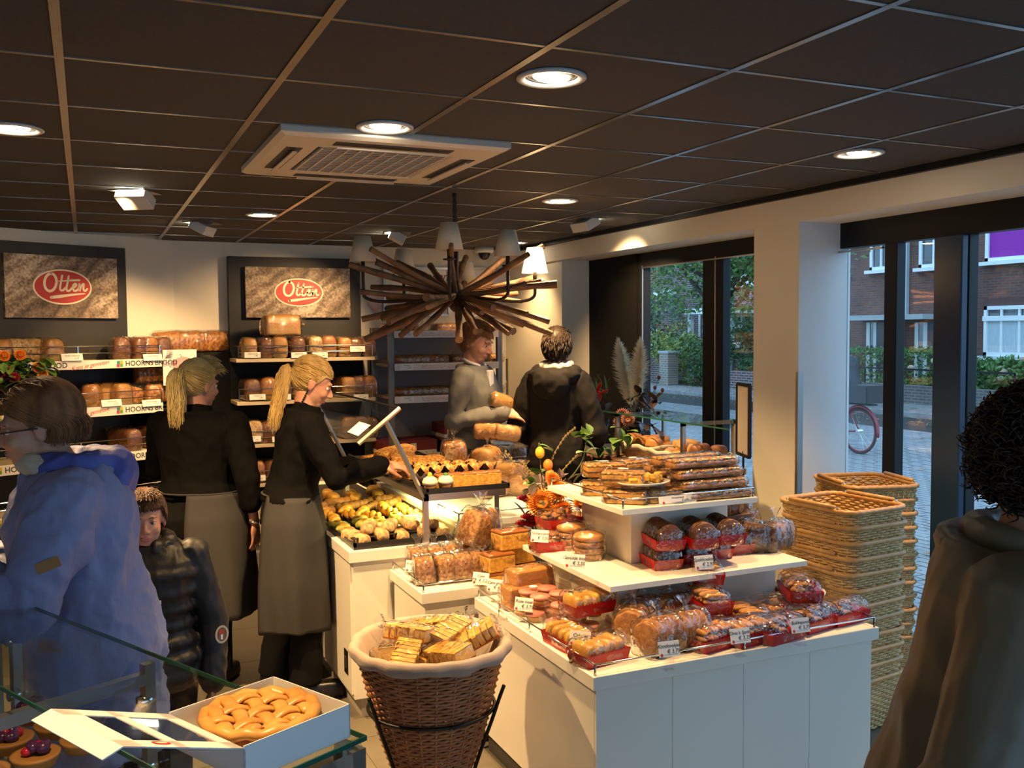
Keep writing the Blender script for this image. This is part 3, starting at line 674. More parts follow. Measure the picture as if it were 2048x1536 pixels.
def logo(parent, cx, cz, a, b, y=-.002):
    """red oval with cream border and the handwritten name"""
    t = np.arange(48)*2*math.pi/48
    MB().add([(cx+a*math.cos(q), y, cz+b*math.sin(q)) for q in t], [tuple(range(48))]).obj('logo_border', M_cream, parent)
    MB().add([(cx+a*.945*math.cos(q), y-.0015, cz+b*.915*math.sin(q)) for q in t], [tuple(range(48))]).obj('logo_oval', M_red, parent)
    # strokes in logo units: x 0..2048, y 0..1170 of the enlarged mark, oval centre (970,500), half axes 780,500
    S = lambda pts: [(cx+(x-970)/780*a, cz-(y_-500)/500*b) for x, y_ in pts]
    w = a*.088; mb = MB(); mbs = dict(th=.0005-y+.0025)
    tt = np.linspace(0, 2*math.pi, 15)
    ribbon(mb, S([(645+155*math.sin(q)+(380-(380-245*math.cos(q)))*.10, 380-245*math.cos(q)) for q in tt]), w, sub=4)
    ribbon(mb, S([(955, 180), (920, 360), (890, 520), (910, 590), (970, 590), (1030, 520)]), w*.82)
    ribbon(mb, S([(1128, 190), (1095, 360), (1060, 520), (1075, 600), (1140, 595), (1210, 520), (1290, 480), (1325, 420), (1290, 395), (1240, 450), (1235, 540), (1270, 600), (1340, 580), (1390, 510)]), w*.78)
    ribbon(mb, S([(1410, 400), (1405, 500), (1410, 595), (1440, 500), (1500, 400), (1530, 410), (1515, 520), (1540, 590), (1580, 580), (1620, 535)]), w*.75)
    ribbon(mb, S([(845, 342), (1000, 328), (1200, 305), (1410, 290)]), [w*.2, w*.5, w*.75, w*.8])
    ribbon(mb, S([(655, 800), (900, 765), (1200, 715), (1545, 672)]), [w*1.15, w*1.2, w*.8, w*.4])
    o = mb.obj('logo_lettering', M_cream, parent); o.location = (0, y-.0022, 0)
    for v in o.data.vertices: v.co.y = 0
def wall_frame(origin, ang):
    """matrix: local x along a wall to the right, local y into the wall"""
    return T(*origin) @ RZ(ang)
# right sign: on a dark panel on the rear wall
pr_ = thing('sign_panel', 'dark wall panel behind the right bread sign and its shelves', 'panel', (1.635, YB-.02, 0))
MB().box(-.555, .555, -.06, .018, .02, pY(580, 515, YB-.08)[2]).obj('board', M_dark, pr_, bev=.003)
a, b = pY(490, 533, YB-.12), pY(701, 635, YB-.12)
sg = thing('bread_sign', 'brown bread photo sign with red oval logo on the rear wall', 'sign', ((a[0]+b[0])/2, YB-.082, (a[2]+b[2])/2), 0, 'bread photo signs')
w_, h_ = (b[0]-a[0])/2, (a[2]-b[2])/2
MB().box(-w_, w_, -.04, 0, -h_, h_).obj('canvas', bread_photo('bread_print_a', 3.1), sg); 
p = pY(598, 585, YB-.12); logo(sg, p[0]-sg.location.x, p[2]-sg.location.z, .205, .118, -.042)
# left sign on the slanting wall
LF = lambda off: (np.array([LC[0], LC[1], 0])-np.array([E2[0], E2[1], 0])*off)
nL = np.array([E2[0], E2[1], 0])
def onL(px, py, off=0.0):
    """pixel on a plane parallel to the left wall: (distance along wall from the corner, negative to the left; z)"""
    q = pP(px, py, LF(off), nL); return (q[:2]-LC) @ E1, q[2]
u1, zt = onL(251, 512, .06); 
pl = thing('sign_panel', 'dark wall panel behind the left bread sign', 'panel', tuple(LF(.001)[:2])+(0,), R(26.5))
MB().box(-3.4, u1, -.06, -.001, .02, onL(150, 490, .06)[1]).obj('board', M_dark, pl, bev=.003)
ua, za = onL(7, 508, .105); ub, zb = onL(237, 634, .105)
c = LC+E1*(ua+ub)/2-E2*.062
sl = thing('bread_sign', 'brown bread photo sign with red oval logo on the slanting left wall', 'sign', (c[0], c[1], (za+zb)/2), R(26.5), 'bread photo signs')
w_, h_ = (ub-ua)/2, abs(za-zb)/2+.01
MB().box(-w_, w_, -.04, 0, -h_, h_).obj('canvas', bread_photo('bread_print_b', 7.7), sl)
uc, zc = onL(126, 574, .105); logo(sl, uc-(ua+ub)/2, zc-(za+zb)/2, .215, .128, -.042)
# framed posters on the rear wall
M_alu = mat('aluminium_frame', (.5, .5, .5), .35, metal=.9); M_paper = mat('poster_paper', (.78, .74, .70), .6); M_pink = mat('pink_blush', (.55, .36, .33), .7, col2=(.72, .60, .56), nscale=9)
def poster(px0, py0, px1, py1, label):
    a, b = pY(px0, py0, YB-.02), pY(px1, py1, YB-.02)
    t = thing('framed_poster', label, 'poster', ((a[0]+b[0])/2, YB, (a[2]+b[2])/2)); w, h = (b[0]-a[0])/2, (a[2]-b[2])/2
    f = MB(); e = .02
    for s in (-1, 1): f.box(s*w-e/2, s*w+e/2, -.03, -.002, -h, h); f.box(-w, w, -.03, -.002, s*h-e/2, s*h+e/2)
    f.obj('frame', M_alu, t); MB().box(-w, w, -.014, -.003, -h, h).obj('sheet', M_paper, t)
    return t, w, h
t, w, h = poster(768, 535, 898, 630, 'framed poster with red handwriting behind the chandelier'); p = pY(857, 553, YB-.03)
text_obj('lettering', 'Lekkernijen', .115, mat('wine_ink', (.22, .03, .03), .6), t, T(p[0]-t.location.x-.08, -.0155, p[2]-t.location.z) @ RX(R(90)), shear=.35, extrude=.0003)
pk = MB(); pk.ell((-.25, -.016, -.1), (.2, .002, .12), 16, 6); pk.ell((.12, -.016, -.14), (.18, .002, .09), 16, 6); pk.ell((.02, -.016, .0), (.1, .002, .07), 16, 6); pk.obj('printed_pastry', M_pink, t)
t, w, h = poster(945, 537, 1063, 631, 'plain framed poster right of the chandelier'); MB().box(-w+.1, w-.1, -.016, -.0145, -h*.5, h*.3).obj('printed_field', mat('grey_print', (.5, .53, .56), .6), t)

# ------------------------------------------------------------------ bread shelves
M_board = mat('pale_shelf_wood', (.62, .50, .34), .5, col2=(.56, .44, .29), nscale=3, stretch=(1, 8, 8)); M_edge = mat('shelf_strip', (.75, .70, .62), .5)
M_black = mat('black_laminate', (.007, .0065, .007), .55, spec=.2); M_tag = mat('price_card', (.80, .77, .72), .6); M_tagink = mat('tag_ink', (.08, .07, .07), .7)
def tagcard(parent, mtx, name='', price='', w=.075, h=.036, lie=False):
    """a price card; local x right, z up, facing -y"""
    o = MB().box(-w/2, w/2, -.001, .001, -h/2, h/2).obj('price_card', M_tag, parent); o.matrix_local = mtx
    if name: text_obj('lettering', name, h*.33, M_tagink, o, T(0, -.0016, h*.2) @ RX(R(90)), shear=.3, extrude=.0002)
    if price: text_obj('lettering', price, h*.36, M_tagink, o, T(w*.2, -.0016, -h*.16) @ RX(R(90)), shear=.15, extrude=.0002)
    return o
SH = []                        # shelf surfaces of the right unit: (front y, z)
ux0, ux1 = 1.07, 2.19; UF = YB-.50
ur = thing('bread_shelf', 'dark bread shelf unit with pale wooden boards under the right sign', 'shelf', ((ux0+ux1)/2, YB-.1, 0))
hx = (ux1-ux0)/2
MB().box(-hx, hx, -.03, .018, .02, 1.55).obj('back_panel', M_black, ur)
for k, py_ in enumerate((716, 800, 884, 962)):
    z = pY(600, py_, UF)[2]; SH.append(z); y0 = UF-(YB-.1)
    b_ = MB().box(-hx, hx, y0, -.03, z-.028, z).obj('shelf_board', M_board, ur, bev=.002)
    rl = MB(); x = hx-.02
    for dz in (.05, .10): rl.tube([(-x, -.05, z+dz), (-x, y0+.01, z+dz), (x, y0+.01, z+dz), (x, -.05, z+dz)], .0035, 6)
    for xx in (-x, 0, x): rl.tube([(xx, y0+.01, z), (xx, y0+.01, z+.10)], .004, 6)
    rl.obj('rail', M_chrome, b_)
    for (px, nm) in (((505, 'Witte tarwe'), (598, 'Boeren wit'), (640, ''), (715, 'Casino')), ((515, 'Tarwe bol'), (566, 'Tarwe'), (722, 'Casino')), ((506, 'Wit'), (560, 'Melkwit')), ((515, 'Tijger'),))[k]:
        p = pY(px, py_-6 if px != 715 else py_-18, UF); tagcard(ur, T(p[0]-ur.location.x, y0-.004, p[2]) @ RX(R(-8)), nm, '1,95', .125, .045)
MB().box(-hx-.02, hx, UF-(YB-.1)+.02, -.03, .07, SH[3]-.10).obj('base_cabinet', mat('pale_panel', (.60, .52, .38), .5, col2=(.56, .48, .35), nscale=4, stretch=(6, 6, .6)), ur); MB().box(-hx, hx, UF-(YB-.1)+.05, -.03, 0, .07).obj('plinth', mat('beige_plinth', (.42, .38, .31), .5), ur)
# left unit on the slanting wall
LFR = .46
ul = thing('bread_shelf', 'dark bread shelf unit with white printed strips on the slanting left wall', 'shelf', (LC[0], LC[1], 0), R(26.5))
ue, _ = onL(322, 720, LFR); SHL = []
M_sq = [mat('square_teal', (.03, .25, .22), .5), mat('square_yellow', (.65, .42, .02), .5), mat('square_pink', (.50, .04, .14), .5), mat('square_green', (.15, .28, .03), .5)]
ucab = onL(462, 705, .30)[0]
MB().box(-4.2, ue, -.05, -.001-.06, .02, onL(200, 700, .1)[1]).obj('back_panel', M_black, ul)
MB().box(ue, ucab, -.30, -.001, .02, onL(400, 705, .28)[1]).obj('end_cabinet', M_black, ul)
for k, (py_, pyb) in enumerate(((720, 733), (811, 826), (905, 920), (1000, 1015))):
    u_, z = onL(260, py_, LFR); SHL.append(z); zb_ = onL(260, pyb, LFR)[1]
    bo = MB().box(-4.0, ue, -LFR, -.06, z-.02, z).obj('shelf_board', M_board, ul)
    MB().box(-4.0, ue, -LFR-.012, -LFR, zb_-.008, z+.006).obj('printed_strip', M_edge, bo)
    rl = MB(); y0 = -LFR-.004
    for dz in (.055, .105): rl.tube([(-4, y0, z+dz), (ue-.01, y0, z+dz), (ue-.01, -.08, z+dz)], .0035, 6)
    for xx in np.arange(ue-.01, -3.9, -.62): rl.tube([(xx, y0, z), (xx, y0, z+.105)], .004, 6)
    rl.obj('rail', M_chrome, bo)
    zm = (z+zb_)/2-.002; h = (z-zb_)
    for rep in range(4):
        u0 = onL(238, py_, LFR)[0]-rep*.84
        for q, (dx, dz) in enumerate(((-.012, .011), (.012, .013), (-.014, -.012), (.011, -.010))):
            MB().box(u0+dx-.011, u0+dx+.011, -LFR-.0135, -LFR-.0125, zm+dz-.011, zm+dz+.011).obj('logo_square', M_sq[q], bo)
        text_obj('lettering', 'HOORNS BROOD', .052, M_ink, bo, T(u0+.04, -LFR-.0128, zm) @ RX(R(90)), align='LEFT', extrude=.0003, bold=.0006)
        text_obj('lettering', 'Kant je genieten', .042, M_red, bo, T(u0-.22, -LFR-.0128, zm-.004) @ RX(R(90)) @ RZ(R(9)), shear=.4, extrude=.0003)
    for (px, nm) in (((143, 'Tarwe volkoren'), (304, 'Tarwe meergr.')), ((222, 'Tarwe wit'), (302, 'Tarwe bollen')), (), ())[k]:
        u_, zz = onL(px, py_-4, LFR+.01); tagcard(ul, T(u_, -LFR-.02, zz+.005) @ RX(R(-14)), nm, '2,10', .15, .05)
# hanging pink card at the shelf end
ua, za = onL(325, 708, LFR); ub, zb = onL(394, 760, LFR)
pc_ = thing('poster_card', 'white card with a pink cake picture hanging at the shelf end', 'card', (0, 0, 0), R(26.5))
q = LC+E1*(ua+ub)/2-E2*LFR; pc_.location = (q[0], q[1], (za+zb)/2); w, h = (ub-ua)/2, (za-zb)/2+.03
MB().box(-w, w, -.002, 0, -h, h).obj('sheet', M_paper, pc_); pk = MB(); pk.ell((.03, -.003, .02), (w*.7, .001, h*.45), 20, 6); pk.obj('printed_cake', mat('cake_pink', (.62, .33, .33), .7), pc_)
pd = MB()
for k in range(12): pd.ell((random.uniform(-w*.9, w*.2), -.0032, random.uniform(-h*.9, h*.8)), (.006, .0008, .004), 8, 4)
pd.obj('printed_crumbs', M_red, pc_)
# grey rack before the rear wall
RY0 = YB-.75
M_rack = mat('rack_grey', (.20, .19, .18), .4, metal=.4); M_back = mat('rack_back', (.27, .245, .25), .7); M_whitestrip = mat('white_shelf_edge', (.70, .62, .58), .5)
rx0, rx1 = pY(783, 720, RY0)[0], pY(1000, 720, RY0)[0]
rk = thing('bread_rack', 'grey metal bread rack with white edged shelves at the rear wall', 'rack', ((rx0+rx1)/2, RY0, 0)); hw_ = (rx1-rx0)/2; rz = pY(790, 655, RY0)[2]
for sx in (-1, 1):
    for y in (0, .52): MB().box(sx*hw_-.022, sx*hw_+.022, y, y+.04, 0, rz).obj('post', M_rack, rk)
    for z in (.5, 1.0, 1.5, rz-.03): MB().box(sx*hw_-.012, sx*hw_+.012, .04, .52, z, z+.03).obj('side_bar', M_rack, rk)
MB().box(-hw_, hw_, .545, .56, .1, rz-.02).obj('back_sheet', M_back, rk)
RS = []
for k, py_ in enumerate((664, 728, 792, 905)):
    z = pY(900, py_, RY0)[2]; RS.append(z)
    b_ = MB().box(-hw_+.02, hw_-.02, -.01, .54, z-.02, z).obj('shelf_board', M_board if k == 3 else M_whitestrip, rk)
    MB().box(-hw_+.02, hw_-.02, -.022, -.01, z-.045, z+.012).obj('shelf_edge', M_whitestrip, b_)
    tagcard(b_, T(-hw_+.12, -.024, z-.014), 'Krenten', '3,25', .12, .05)
    MB().box(-hw_+.25, hw_-.1, -.0228, -.0222, z-.034, z-.002).obj('printed_band', mat('pale_red_print', (.55, .36, .33), .6, col2=(.70, .62, .58), nscale=60, stretch=(1, 1, 4)), b_)
# dark board on the rear wall behind the man in black
a, b = pY(1036, 717, YB-.05), pY(1168, 717, YB-.05)
tag(MB().box(a[0], XW+.015, YB-.05, YB-.003, .2, a[2]).obj('grey_board', mat('grey_board', (.10, .10, .105), .5), bev=.004), 'dark grey wall board behind the man in black', 'board')

# ------------------------------------------------------------------ white counters
M_lac = mat('cream_laminate', (.76, .72, .63), .38, col2=(.74, .70, .61), nscale=2); M_plinth = mat('dark_plinth', (.05, .048, .046), .5); M_core = mat('greige_laminate', (.66, .58, .48), .45)
def rail_loop(pts, z, parent, nm='rail', dz=.035, posts=None, r=.0035):
    m_ = MB(); P = [np.array((x, y, z+dz)) for x, y in pts]; m_.tube(P, r, 8)
    for i in range(len(pts)-1):
        a, b = np.array(pts[i]), np.array(pts[i+1]); L_ = np.linalg.norm(b-a); n = max(1, int(L_/.45))
        for k in range(n+1):
            q = a+(b-a)*k/n; m_.tube([(q[0], q[1], z), (q[0], q[1], z+dz)], r, 6)
    return m_.obj(nm, M_chrome, parent, smooth=True)
IZ = .65; IX0, IX1, IY0, IY1 = 1.445, 2.65, 2.61, 3.63
isl = thing('display_island', 'white stepped display island with three tiers of packed biscuits', 'display', (IX0, IY0, 0))
iw, idp = IX1-IX0, IY1-IY0
MB().box(.05, iw-.05, .05, idp-.02, 0, .10).obj('plinth', M_plinth, isl)
MB().box(.018, .030, .03, idp, .10, IZ-.045).obj('side_panel', M_lac, isl); MB().box(iw-.03, iw-.018, .03, idp, .10, IZ-.045).obj('side_panel', M_lac, isl)
for k in range(4):
    xa, xb = .018+k*(iw-.036)/4, .018+(k+1)*(iw-.036)/4; MB().box(xa+.0008, xb-.0008, .018, .03, .10, IZ-.045).obj('front_panel', M_lac, isl)
MB().box(.03, iw-.03, .03, idp, .10, IZ-.046).obj('carcass', M_lac, isl)
MB().box(0, iw, 0, idp, IZ-.045, IZ).obj('top_board', M_lac, isl, bev=.002)
rail_loop([(.012, idp-.02), (.012, .012), (iw-.012, .012), (iw-.012, idp-.02)], IZ, isl)
LX0, LY0, LY1 = 1.78-IX0, 3.03-IY0, 3.58-IY0; LX1 = 2.517-IX0; MZ = .85
MB().box(LX0, LX1, LY0, LY1, IZ, MZ-.022).obj('lower_core', M_core, isl, bev=.002)
MB().box(1.668-IX0, 2.555-IX0, 2.888-IY0, 3.63-IY0, MZ-.022, MZ).obj('middle_shelf', M_lac, isl, bev=.002)
UX0 = 1.905-IX0; UX1 = pY(1455, 1060, 3.14)[0]-IX0; TZ = 1.10
MB().box(UX0, UX1, 3.14-IY0, 3.54-IY0, MZ, TZ-.022).obj('upper_core', M_core, isl, bev=.002)
MB().box(1.772-IX0, 2.385-IX0, 2.98-IY0, 3.60-IY0, TZ-.022, TZ).obj('top_shelf', M_lac, isl, bev=.002)
rail_loop([(1.782-IX0, 3.58-IY0), (1.782-IX0, 2.992-IY0), (2.373-IX0, 2.992-IY0), (2.373-IX0, 3.3-IY0)], TZ, isl)
# low step counter (loaves) and pastry counter
CZ2 = .685; cx, cy = 1.224, 3.656
c2 = thing('step_counter', 'low white counter with brown loaves left of the island', 'counter', (cx, cy, 0)); 
MB().box(.05, .7, .05, .44, 0, .1).obj('plinth', M_plinth, c2); MB().box(.02, .7, .02, .45, .1, CZ2-.045).obj('body', M_lac, c2, bev=.002); MB().box(0, .7, 0, .45, CZ2-.045, CZ2).obj('top_board', M_lac, c2, bev=.002)
rail_loop([(.012, .44), (.012, .012), (.36, .012)], CZ2, c2)
CZ1 = .78; qx, qy = 1.04, 4.11
c1 = thing('pastry_counter', 'white pastry counter beside the ponytailed shop assistant', 'counter', (qx, qy, 0))
MB().box(.06, .55, .06, 2.0, 0, .1).obj('plinth', mat('beige_plinth', (.42, .38, .31), .5), c1)
MB().box(.02, .55, .02, 2.05, .10, CZ1-.05).obj('body', M_lac, c1, bev=.002); MB().box(.0, .55, 0, 2.1, CZ1-.05, CZ1).obj('top_board', M_lac, c1, bev=.002)
for k in range(2): MB().box(.012, .02, .04+k*1.0, 1.02+k*1.0, .12, CZ1-.06).obj('side_panel', M_lac, c1)
sk = MB().box(.008, .012, .10, .16, .19, .30).obj('socket_plate', M_black, c1); MB().box(.004, .008, .115, .145, .22, .27).obj('socket', M_dark, sk)
mx, my, CZM = 1.555, 4.11, .87
cm = thing('shelf_counter', 'raised white counter shelf behind the loaves with a thin rail', 'counter', (mx, my, 0))
MB().box(.04, .75, .03, 1.3, 0, CZM-.03).obj('body', M_core, cm); MB().box(0, .78, 0, 1.35, CZM-.03, CZM).obj('top_board', M_lac, cm, bev=.002)
rail_loop([(.012, .3), (.012, .012), (.77, .012)], CZM, cm)
# upper tray stand with tilted glass guard
TSZ = 1.03; A = pz(846, 990, TSZ); Bf = pz(996, 971, TSZ); ax, ay = A[0], A[1]; sw = Bf[0]-ax; sd = pz(696, 914, TSZ)[1]-ay
ts = thing('tray_stand', 'steel tray stand with tilted glass guard on the pastry counter', 'stand', (ax, ay, 0))
for x, y, zb in ((.015, .0, CZ1), (.015, sd-.03, CZ1), (sw-.02, .06, CZM), (sw-.02, sd-.03, CZM)): MB().box(x-.012, x+.012, y, y+.024, zb, TSZ).obj('post', M_steel, ts)
MB().box(0, sw, 0, .025, TSZ-.03, TSZ).obj('front_bar', M_steel, ts); MB().box(0, .02, .025, sd, TSZ-.03, TSZ).obj('side_bar', M_steel, ts); MB().box(sw-.02, sw, .025, sd, TSZ-.03, TSZ).obj('side_bar', M_steel, ts); MB().box(0.02, sw-.02, sd-.025, sd, TSZ-.03, TSZ).obj('rear_bar', M_steel, ts)
MB().box(.02, sw-.02, .025, sd-.025, TSZ-.012, TSZ-.002).obj('shelf_plate', M_black, ts)
Ag, Bg, Sg = pY(717, 888, ay), pY(800, 816, ay), pY(772, 841, ay)
d3 = lambda P, dy=0: np.array((P[0]-ax, dy, P[2]))
MB().tube([d3(Sg, .01), np.array((.01, .01, TSZ-.015))], .011, 4).obj('strut', M_steel, ts); MB().tube([d3(Sg, sd-.05), np.array((.01, sd-.05, TSZ-.015))], .011, 4).obj('strut', M_steel, ts)
MB().tube([d3(Ag, 0), d3(Bg, 0)], .010, 4).obj('guard_edge', M_steel, ts); MB().tube([d3(Ag, sd), d3(Bg, sd)], .010, 4).obj('guard_edge', M_steel, ts)
M_gg = mat_clear('counter_glass', (.93, .96, .94), refl=1.0, rough=.02); M_gedge = mat('glass_edge', (.02, .10, .07), .15)
gq = [d3(Ag, .01), d3(Bg, .01), d3(Bg, sd-.01), d3(Ag, sd-.01)]
MB().add(gq, [(0, 1, 2, 3)]).obj('guard_glass', M_gg, ts)
MB().tube([d3(Bg, 0), d3(Bg, sd)], .005, 4).obj('guard_rim', M_black, ts)
MB().add([d3(Ag+(Bg-Ag)*.12)+(-.01, .05, .012), d3(Ag+(Bg-Ag)*.42)+(-.01, .05, .012), d3(Ag+(Bg-Ag)*.42)+(-.01, .24, .012), d3(Ag+(Bg-Ag)*.12)+(-.01, .24, .012)], [(0, 1, 2, 3)]).obj('price_card', M_tag, ts)

# ------------------------------------------------------------------ glass display case in the foreground (aligned with the left wall)
GZ = 1.08
Gc = pz(733, 1471, GZ)[:2]            # right front corner of the glass top
gc = thing('display_case', 'glass topped display case with steel posts in the foreground', 'display case', (Gc[0], Gc[1], 0), R(26.5))
GL, GW = 1.30, .285                   # length along local +y (towards the left wall), width along local -x
pane = lambda nm, q: MB().add(q, [(0, 1, 2, 3)]).obj(nm, M_gg, gc)
MB().box(-GW, 0, 0, GL, GZ-.008, GZ).obj('glass_top', M_gg, gc)
ge = MB(); ge.box(-.002, .001, 0, GL, GZ-.008, GZ); ge.box(-GW-.001, -GW+.002, 0, GL, GZ-.008, GZ); ge.box(-GW, 0, -.001, .002, GZ-.008, GZ); ge.box(-GW, 0, GL-.002, GL, GZ-.008, GZ); ge.obj('glass_rim', M_gedge, gc)
pane('side_glass', [(-.01, .0, .72), (-.01, GL, .72), (-.01, GL, GZ-.01), (-.01, 0, GZ-.01)])
# lower deck and front bars
for y in (.02, .64, GL-.03):
    MB().box(-.035, -.012, y, y+.022, .0, GZ-.012).obj('post', M_steel, gc); MB().box(-.9, -.035, y, y+.022, GZ-.055, GZ-.03).obj('cross_bar', M_steel, gc)
    MB().box(-.9, -.88, y, y+.022, .0, GZ-.03).obj('post', M_steel, gc)
    for z in (.85, .99):
        MB().tube([(-.045, y+.011, z), (-.012, y+.011, z)], .013, 12).obj('clamp', M_chrome, gc, smooth=True)
MB().box(-1.0, 0, .0, GL+.6, .0, .66).obj('base_cabinet', M_lac, gc); MB().box(-1.0, -.02, .02, GL+.55, .66, .70).obj('deck', mat('grey_deck', (.30, .27, .22), .4), gc)
MB().box(-.9, -.04, GL+.02, GL+.04, .7, 1.14).obj('rear_wall', mat('beige_panel', (.42, .36, .27), .6), gc)
MB().box(-.9, -.03, .66, GL+.0, .868, .874).obj('glass_shelf', M_gg, gc)
MB().box(-.03, -.002, 0, .02, .70, GZ-.02).obj('front_post', M_steel, gc)
# ------------------------------------------------------------------ bread and biscuit builders
M_film = mat_clear('clear_film', (.99, .99, .99), refl=1.7, rough=.06, bump=.8, bscale=30, haze=.008, ior=1.5)
M_box = mat_clear('clear_box', (.98, .99, .99), refl=1.2, rough=.04)
_mat = mat
def mat(name, col, *a, **k):
    d = lambda c: tuple(x**1.28 for x in c)      # baked colours, deepened
    for q in ('col2', 'top'):
        if k.get(q): k[q] = d(k[q])
    return _mat(name, d(col), *a, **k)
def crust(name, side, top, zr=(.02, .09), **kw):
    return mat(name, side, kw.pop('rough', .55), top=top, zr=zr, bump=kw.pop('bump', .3), bscale=kw.pop('bscale', 45), col2=kw.pop('col2', None), bdist=.006, **kw)
K_brown = crust('crust_brown', (.34, .17, .06), (.22, .09, .03)); K_gold = crust('crust_gold', (.60, .38, .14), (.42, .20, .055)); K_pale = crust('crust_pale', (.66, .50, .26), (.50, .28, .09))
K_dark = crust('crust_dark', (.20, .09, .035), (.12, .05, .02)); K_crumb = mat('crumb', (.72, .56, .30), .8, col2=(.62, .45, .2), nscale=60, bump=.4, bscale=120, bdist=.003)
K_sugar = mat('sugar_crust', (.36, .14, .04), .4, col2=(.60, .33, .11), nscale=55, ramp=(.4, .6), bump=.9, bscale=60, bdist=.008)
K_rye = mat('rye_crumb', (.30, .13, .04), .7, col2=(.52, .30, .11), nscale=75, ramp=(.42, .6), bump=1.0, bscale=90, bdist=.007)
K_cake = mat('cake_yellow', (.72, .44, .10), .75, col2=(.58, .30, .05), nscale=70, ramp=(.4, .65), bump=.5, bscale=130, bdist=.004)
K_caketop = mat('cake_brown_top', (.34, .13, .035), .35, col2=(.42, .18, .05), nscale=12)
K_bisc = mat('biscuit', (.50, .27, .09), .7, col2=(.38, .17, .05), nscale=45, bump=.6, bscale=90, bdist=.005)
K_bisc2 = mat('biscuit_orange', (.60, .33, .08), .6, col2=(.48, .22, .05), nscale=35, bump=.5, bscale=80, bdist=.004)
K_choc = mat('chocolate_biscuit', (.13, .05, .022), .4, col2=(.24, .11, .045), nscale=50, bump=.8, bscale=80, bdist=.005)
K_nut = mat('nut_brown', (.26, .11, .03), .45, col2=(.46, .24, .08), nscale=50, ramp=(.4, .6), bump=1.0, bscale=70, bdist=.008)
K_pinkice = mat('pink_icing', (.72, .27, .22), .4, col2=(.78, .33, .27), nscale=20); K_cupgold = mat('cake_case_gold', (.52, .28, .09), .5)
K_redtray = mat('red_card', (.55, .015, .02), .35); K_almond = mat('almond_crust', (.46, .19, .035), .5, col2=(.72, .47, .17), nscale=85, ramp=(.44, .58), bump=1.0, bscale=95, bdist=.012)
K_yel = mat('egg_glaze', (.68, .42, .08), .35, col2=(.55, .26, .04), nscale=15, bump=.3, bscale=40); K_flour = mat('floured_crust', (.62, .46, .25), .8, col2=(.44, .25, .10), nscale=55, ramp=(.45, .60), bump=.6, bscale=80, bdist=.008)
K_paper = mat('dark_paper_cup', (.055, .022, .015), .6); K_white = mat('white_icing', (.80, .74, .58), .5); K_green = mat('green_marzipan', (.12, .30, .08), .5)
mat = _mat
def loaf_pts(L, W, H, seed, nx=14, nc=20, p=5, dome=.42, amp=.05, infl=0.0, ns=9):
    rs = []
    for i in range(nx+1):
        t = -1+2*i/nx; s = max(.02, (1-min(1, abs(t))**p)**(1/p)) if abs(t) < 1 else .35
        ring = []
        for j in range(nc):
            a = 2*math.pi*j/nc; c_, s_ = math.cos(a), math.sin(a)
            y = W/2*np.sign(c_)*abs(c_)**.55*(.92+.08*s_)
            z = H*(1-dome)*.5+(H*(1-dome)*.5)*np.sign(s_)*abs(s_)**.4 if s_ < 0 else H*(1-dome)*.5+H*(.5+dome*.5)*abs(s_)**.75
            ring.append(((L/2)*np.sign(t)*abs(t)**.8, y*(s*.35+.65 if abs(t) < 1 else .72), z*(s*.22+.78)))
        rs.append(np.array(ring))
    for r_ in rs:
        for q in r_:
            k = 1+amp*nz(q, ns, seed)+infl; q[1] *= k; q[2] = q[2]*(1+amp*nz(q, ns, seed+9)+infl*.7); q[0] *= 1+infl
    return rs
def loaf(name, L, W, H, seed, m, **kw):
    return MB().rings(loaf_pts(L, W, H, seed, **kw)).mesh(name, [m], True)
def wrinkle(mb, amp, s, seed):
    v = mb.arr(); c_ = v.mean(0)
    for i, q in enumerate(v):
        d = q-c_; d /= np.linalg.norm(d)+1e-9; w = 1-abs(nz(q, s, seed))*2.2
        v[i] = q+d*amp*(w-.4)+d*amp*.6*nz(q, s*2.7, seed+3)
        if v[i][2] < .001: v[i][2] = .001
    mb.v = [v]
    return mb
def bag_mesh(L, W, H, seed, tail='end', nx=16, nc=22, amp=.007, **kw):
    mb = MB(); rs = loaf_pts(L, W, H, seed, nx=nx, nc=nc, infl=.07, amp=.03, **kw)
    mb.rings(rs); wrinkle(mb, amp, 28, seed)
    a = np.arange(10)*2*math.pi/10; P = []
    for i, (t, r_) in enumerate(((0, .03), (.012, .014), (.022, .010), (.036, .02), (.055, .036))):
        q = r_*(1+.35*np.sin(a*4+seed)*(i > 2))
        if tail == 'end': P.append(np.stack([np.full(10, L/2+t), q*np.cos(a), H*.55+q*np.sin(a)+t*.5], 1))
        else: P.append(np.stack([q*np.cos(a), q*np.sin(a)*.5, np.full(10, H+.002+t)], 1))
    mb.rings(P, True, False)
    return mb.mesh('bag', [M_film], True)
PROTO = {}
def bagged(key, L, W, H, m, label, seed=1, tail='end', cat='bread', name='bagged_loaf', **kw):
    if key in PROTO: return PROTO[key]
    t = thing(name, label, cat); meshobj('loaf', loaf('loaf', L, W, H, seed, m, **kw), t); meshobj('bag', bag_mesh(L, W, H, seed, tail), t)
    PROTO[key] = t
    return t
def put(key, loc, rz, label, group, scale=1.0, rot=None): return place(PROTO[key], USED, loc, rz, label, group, scale, rot)
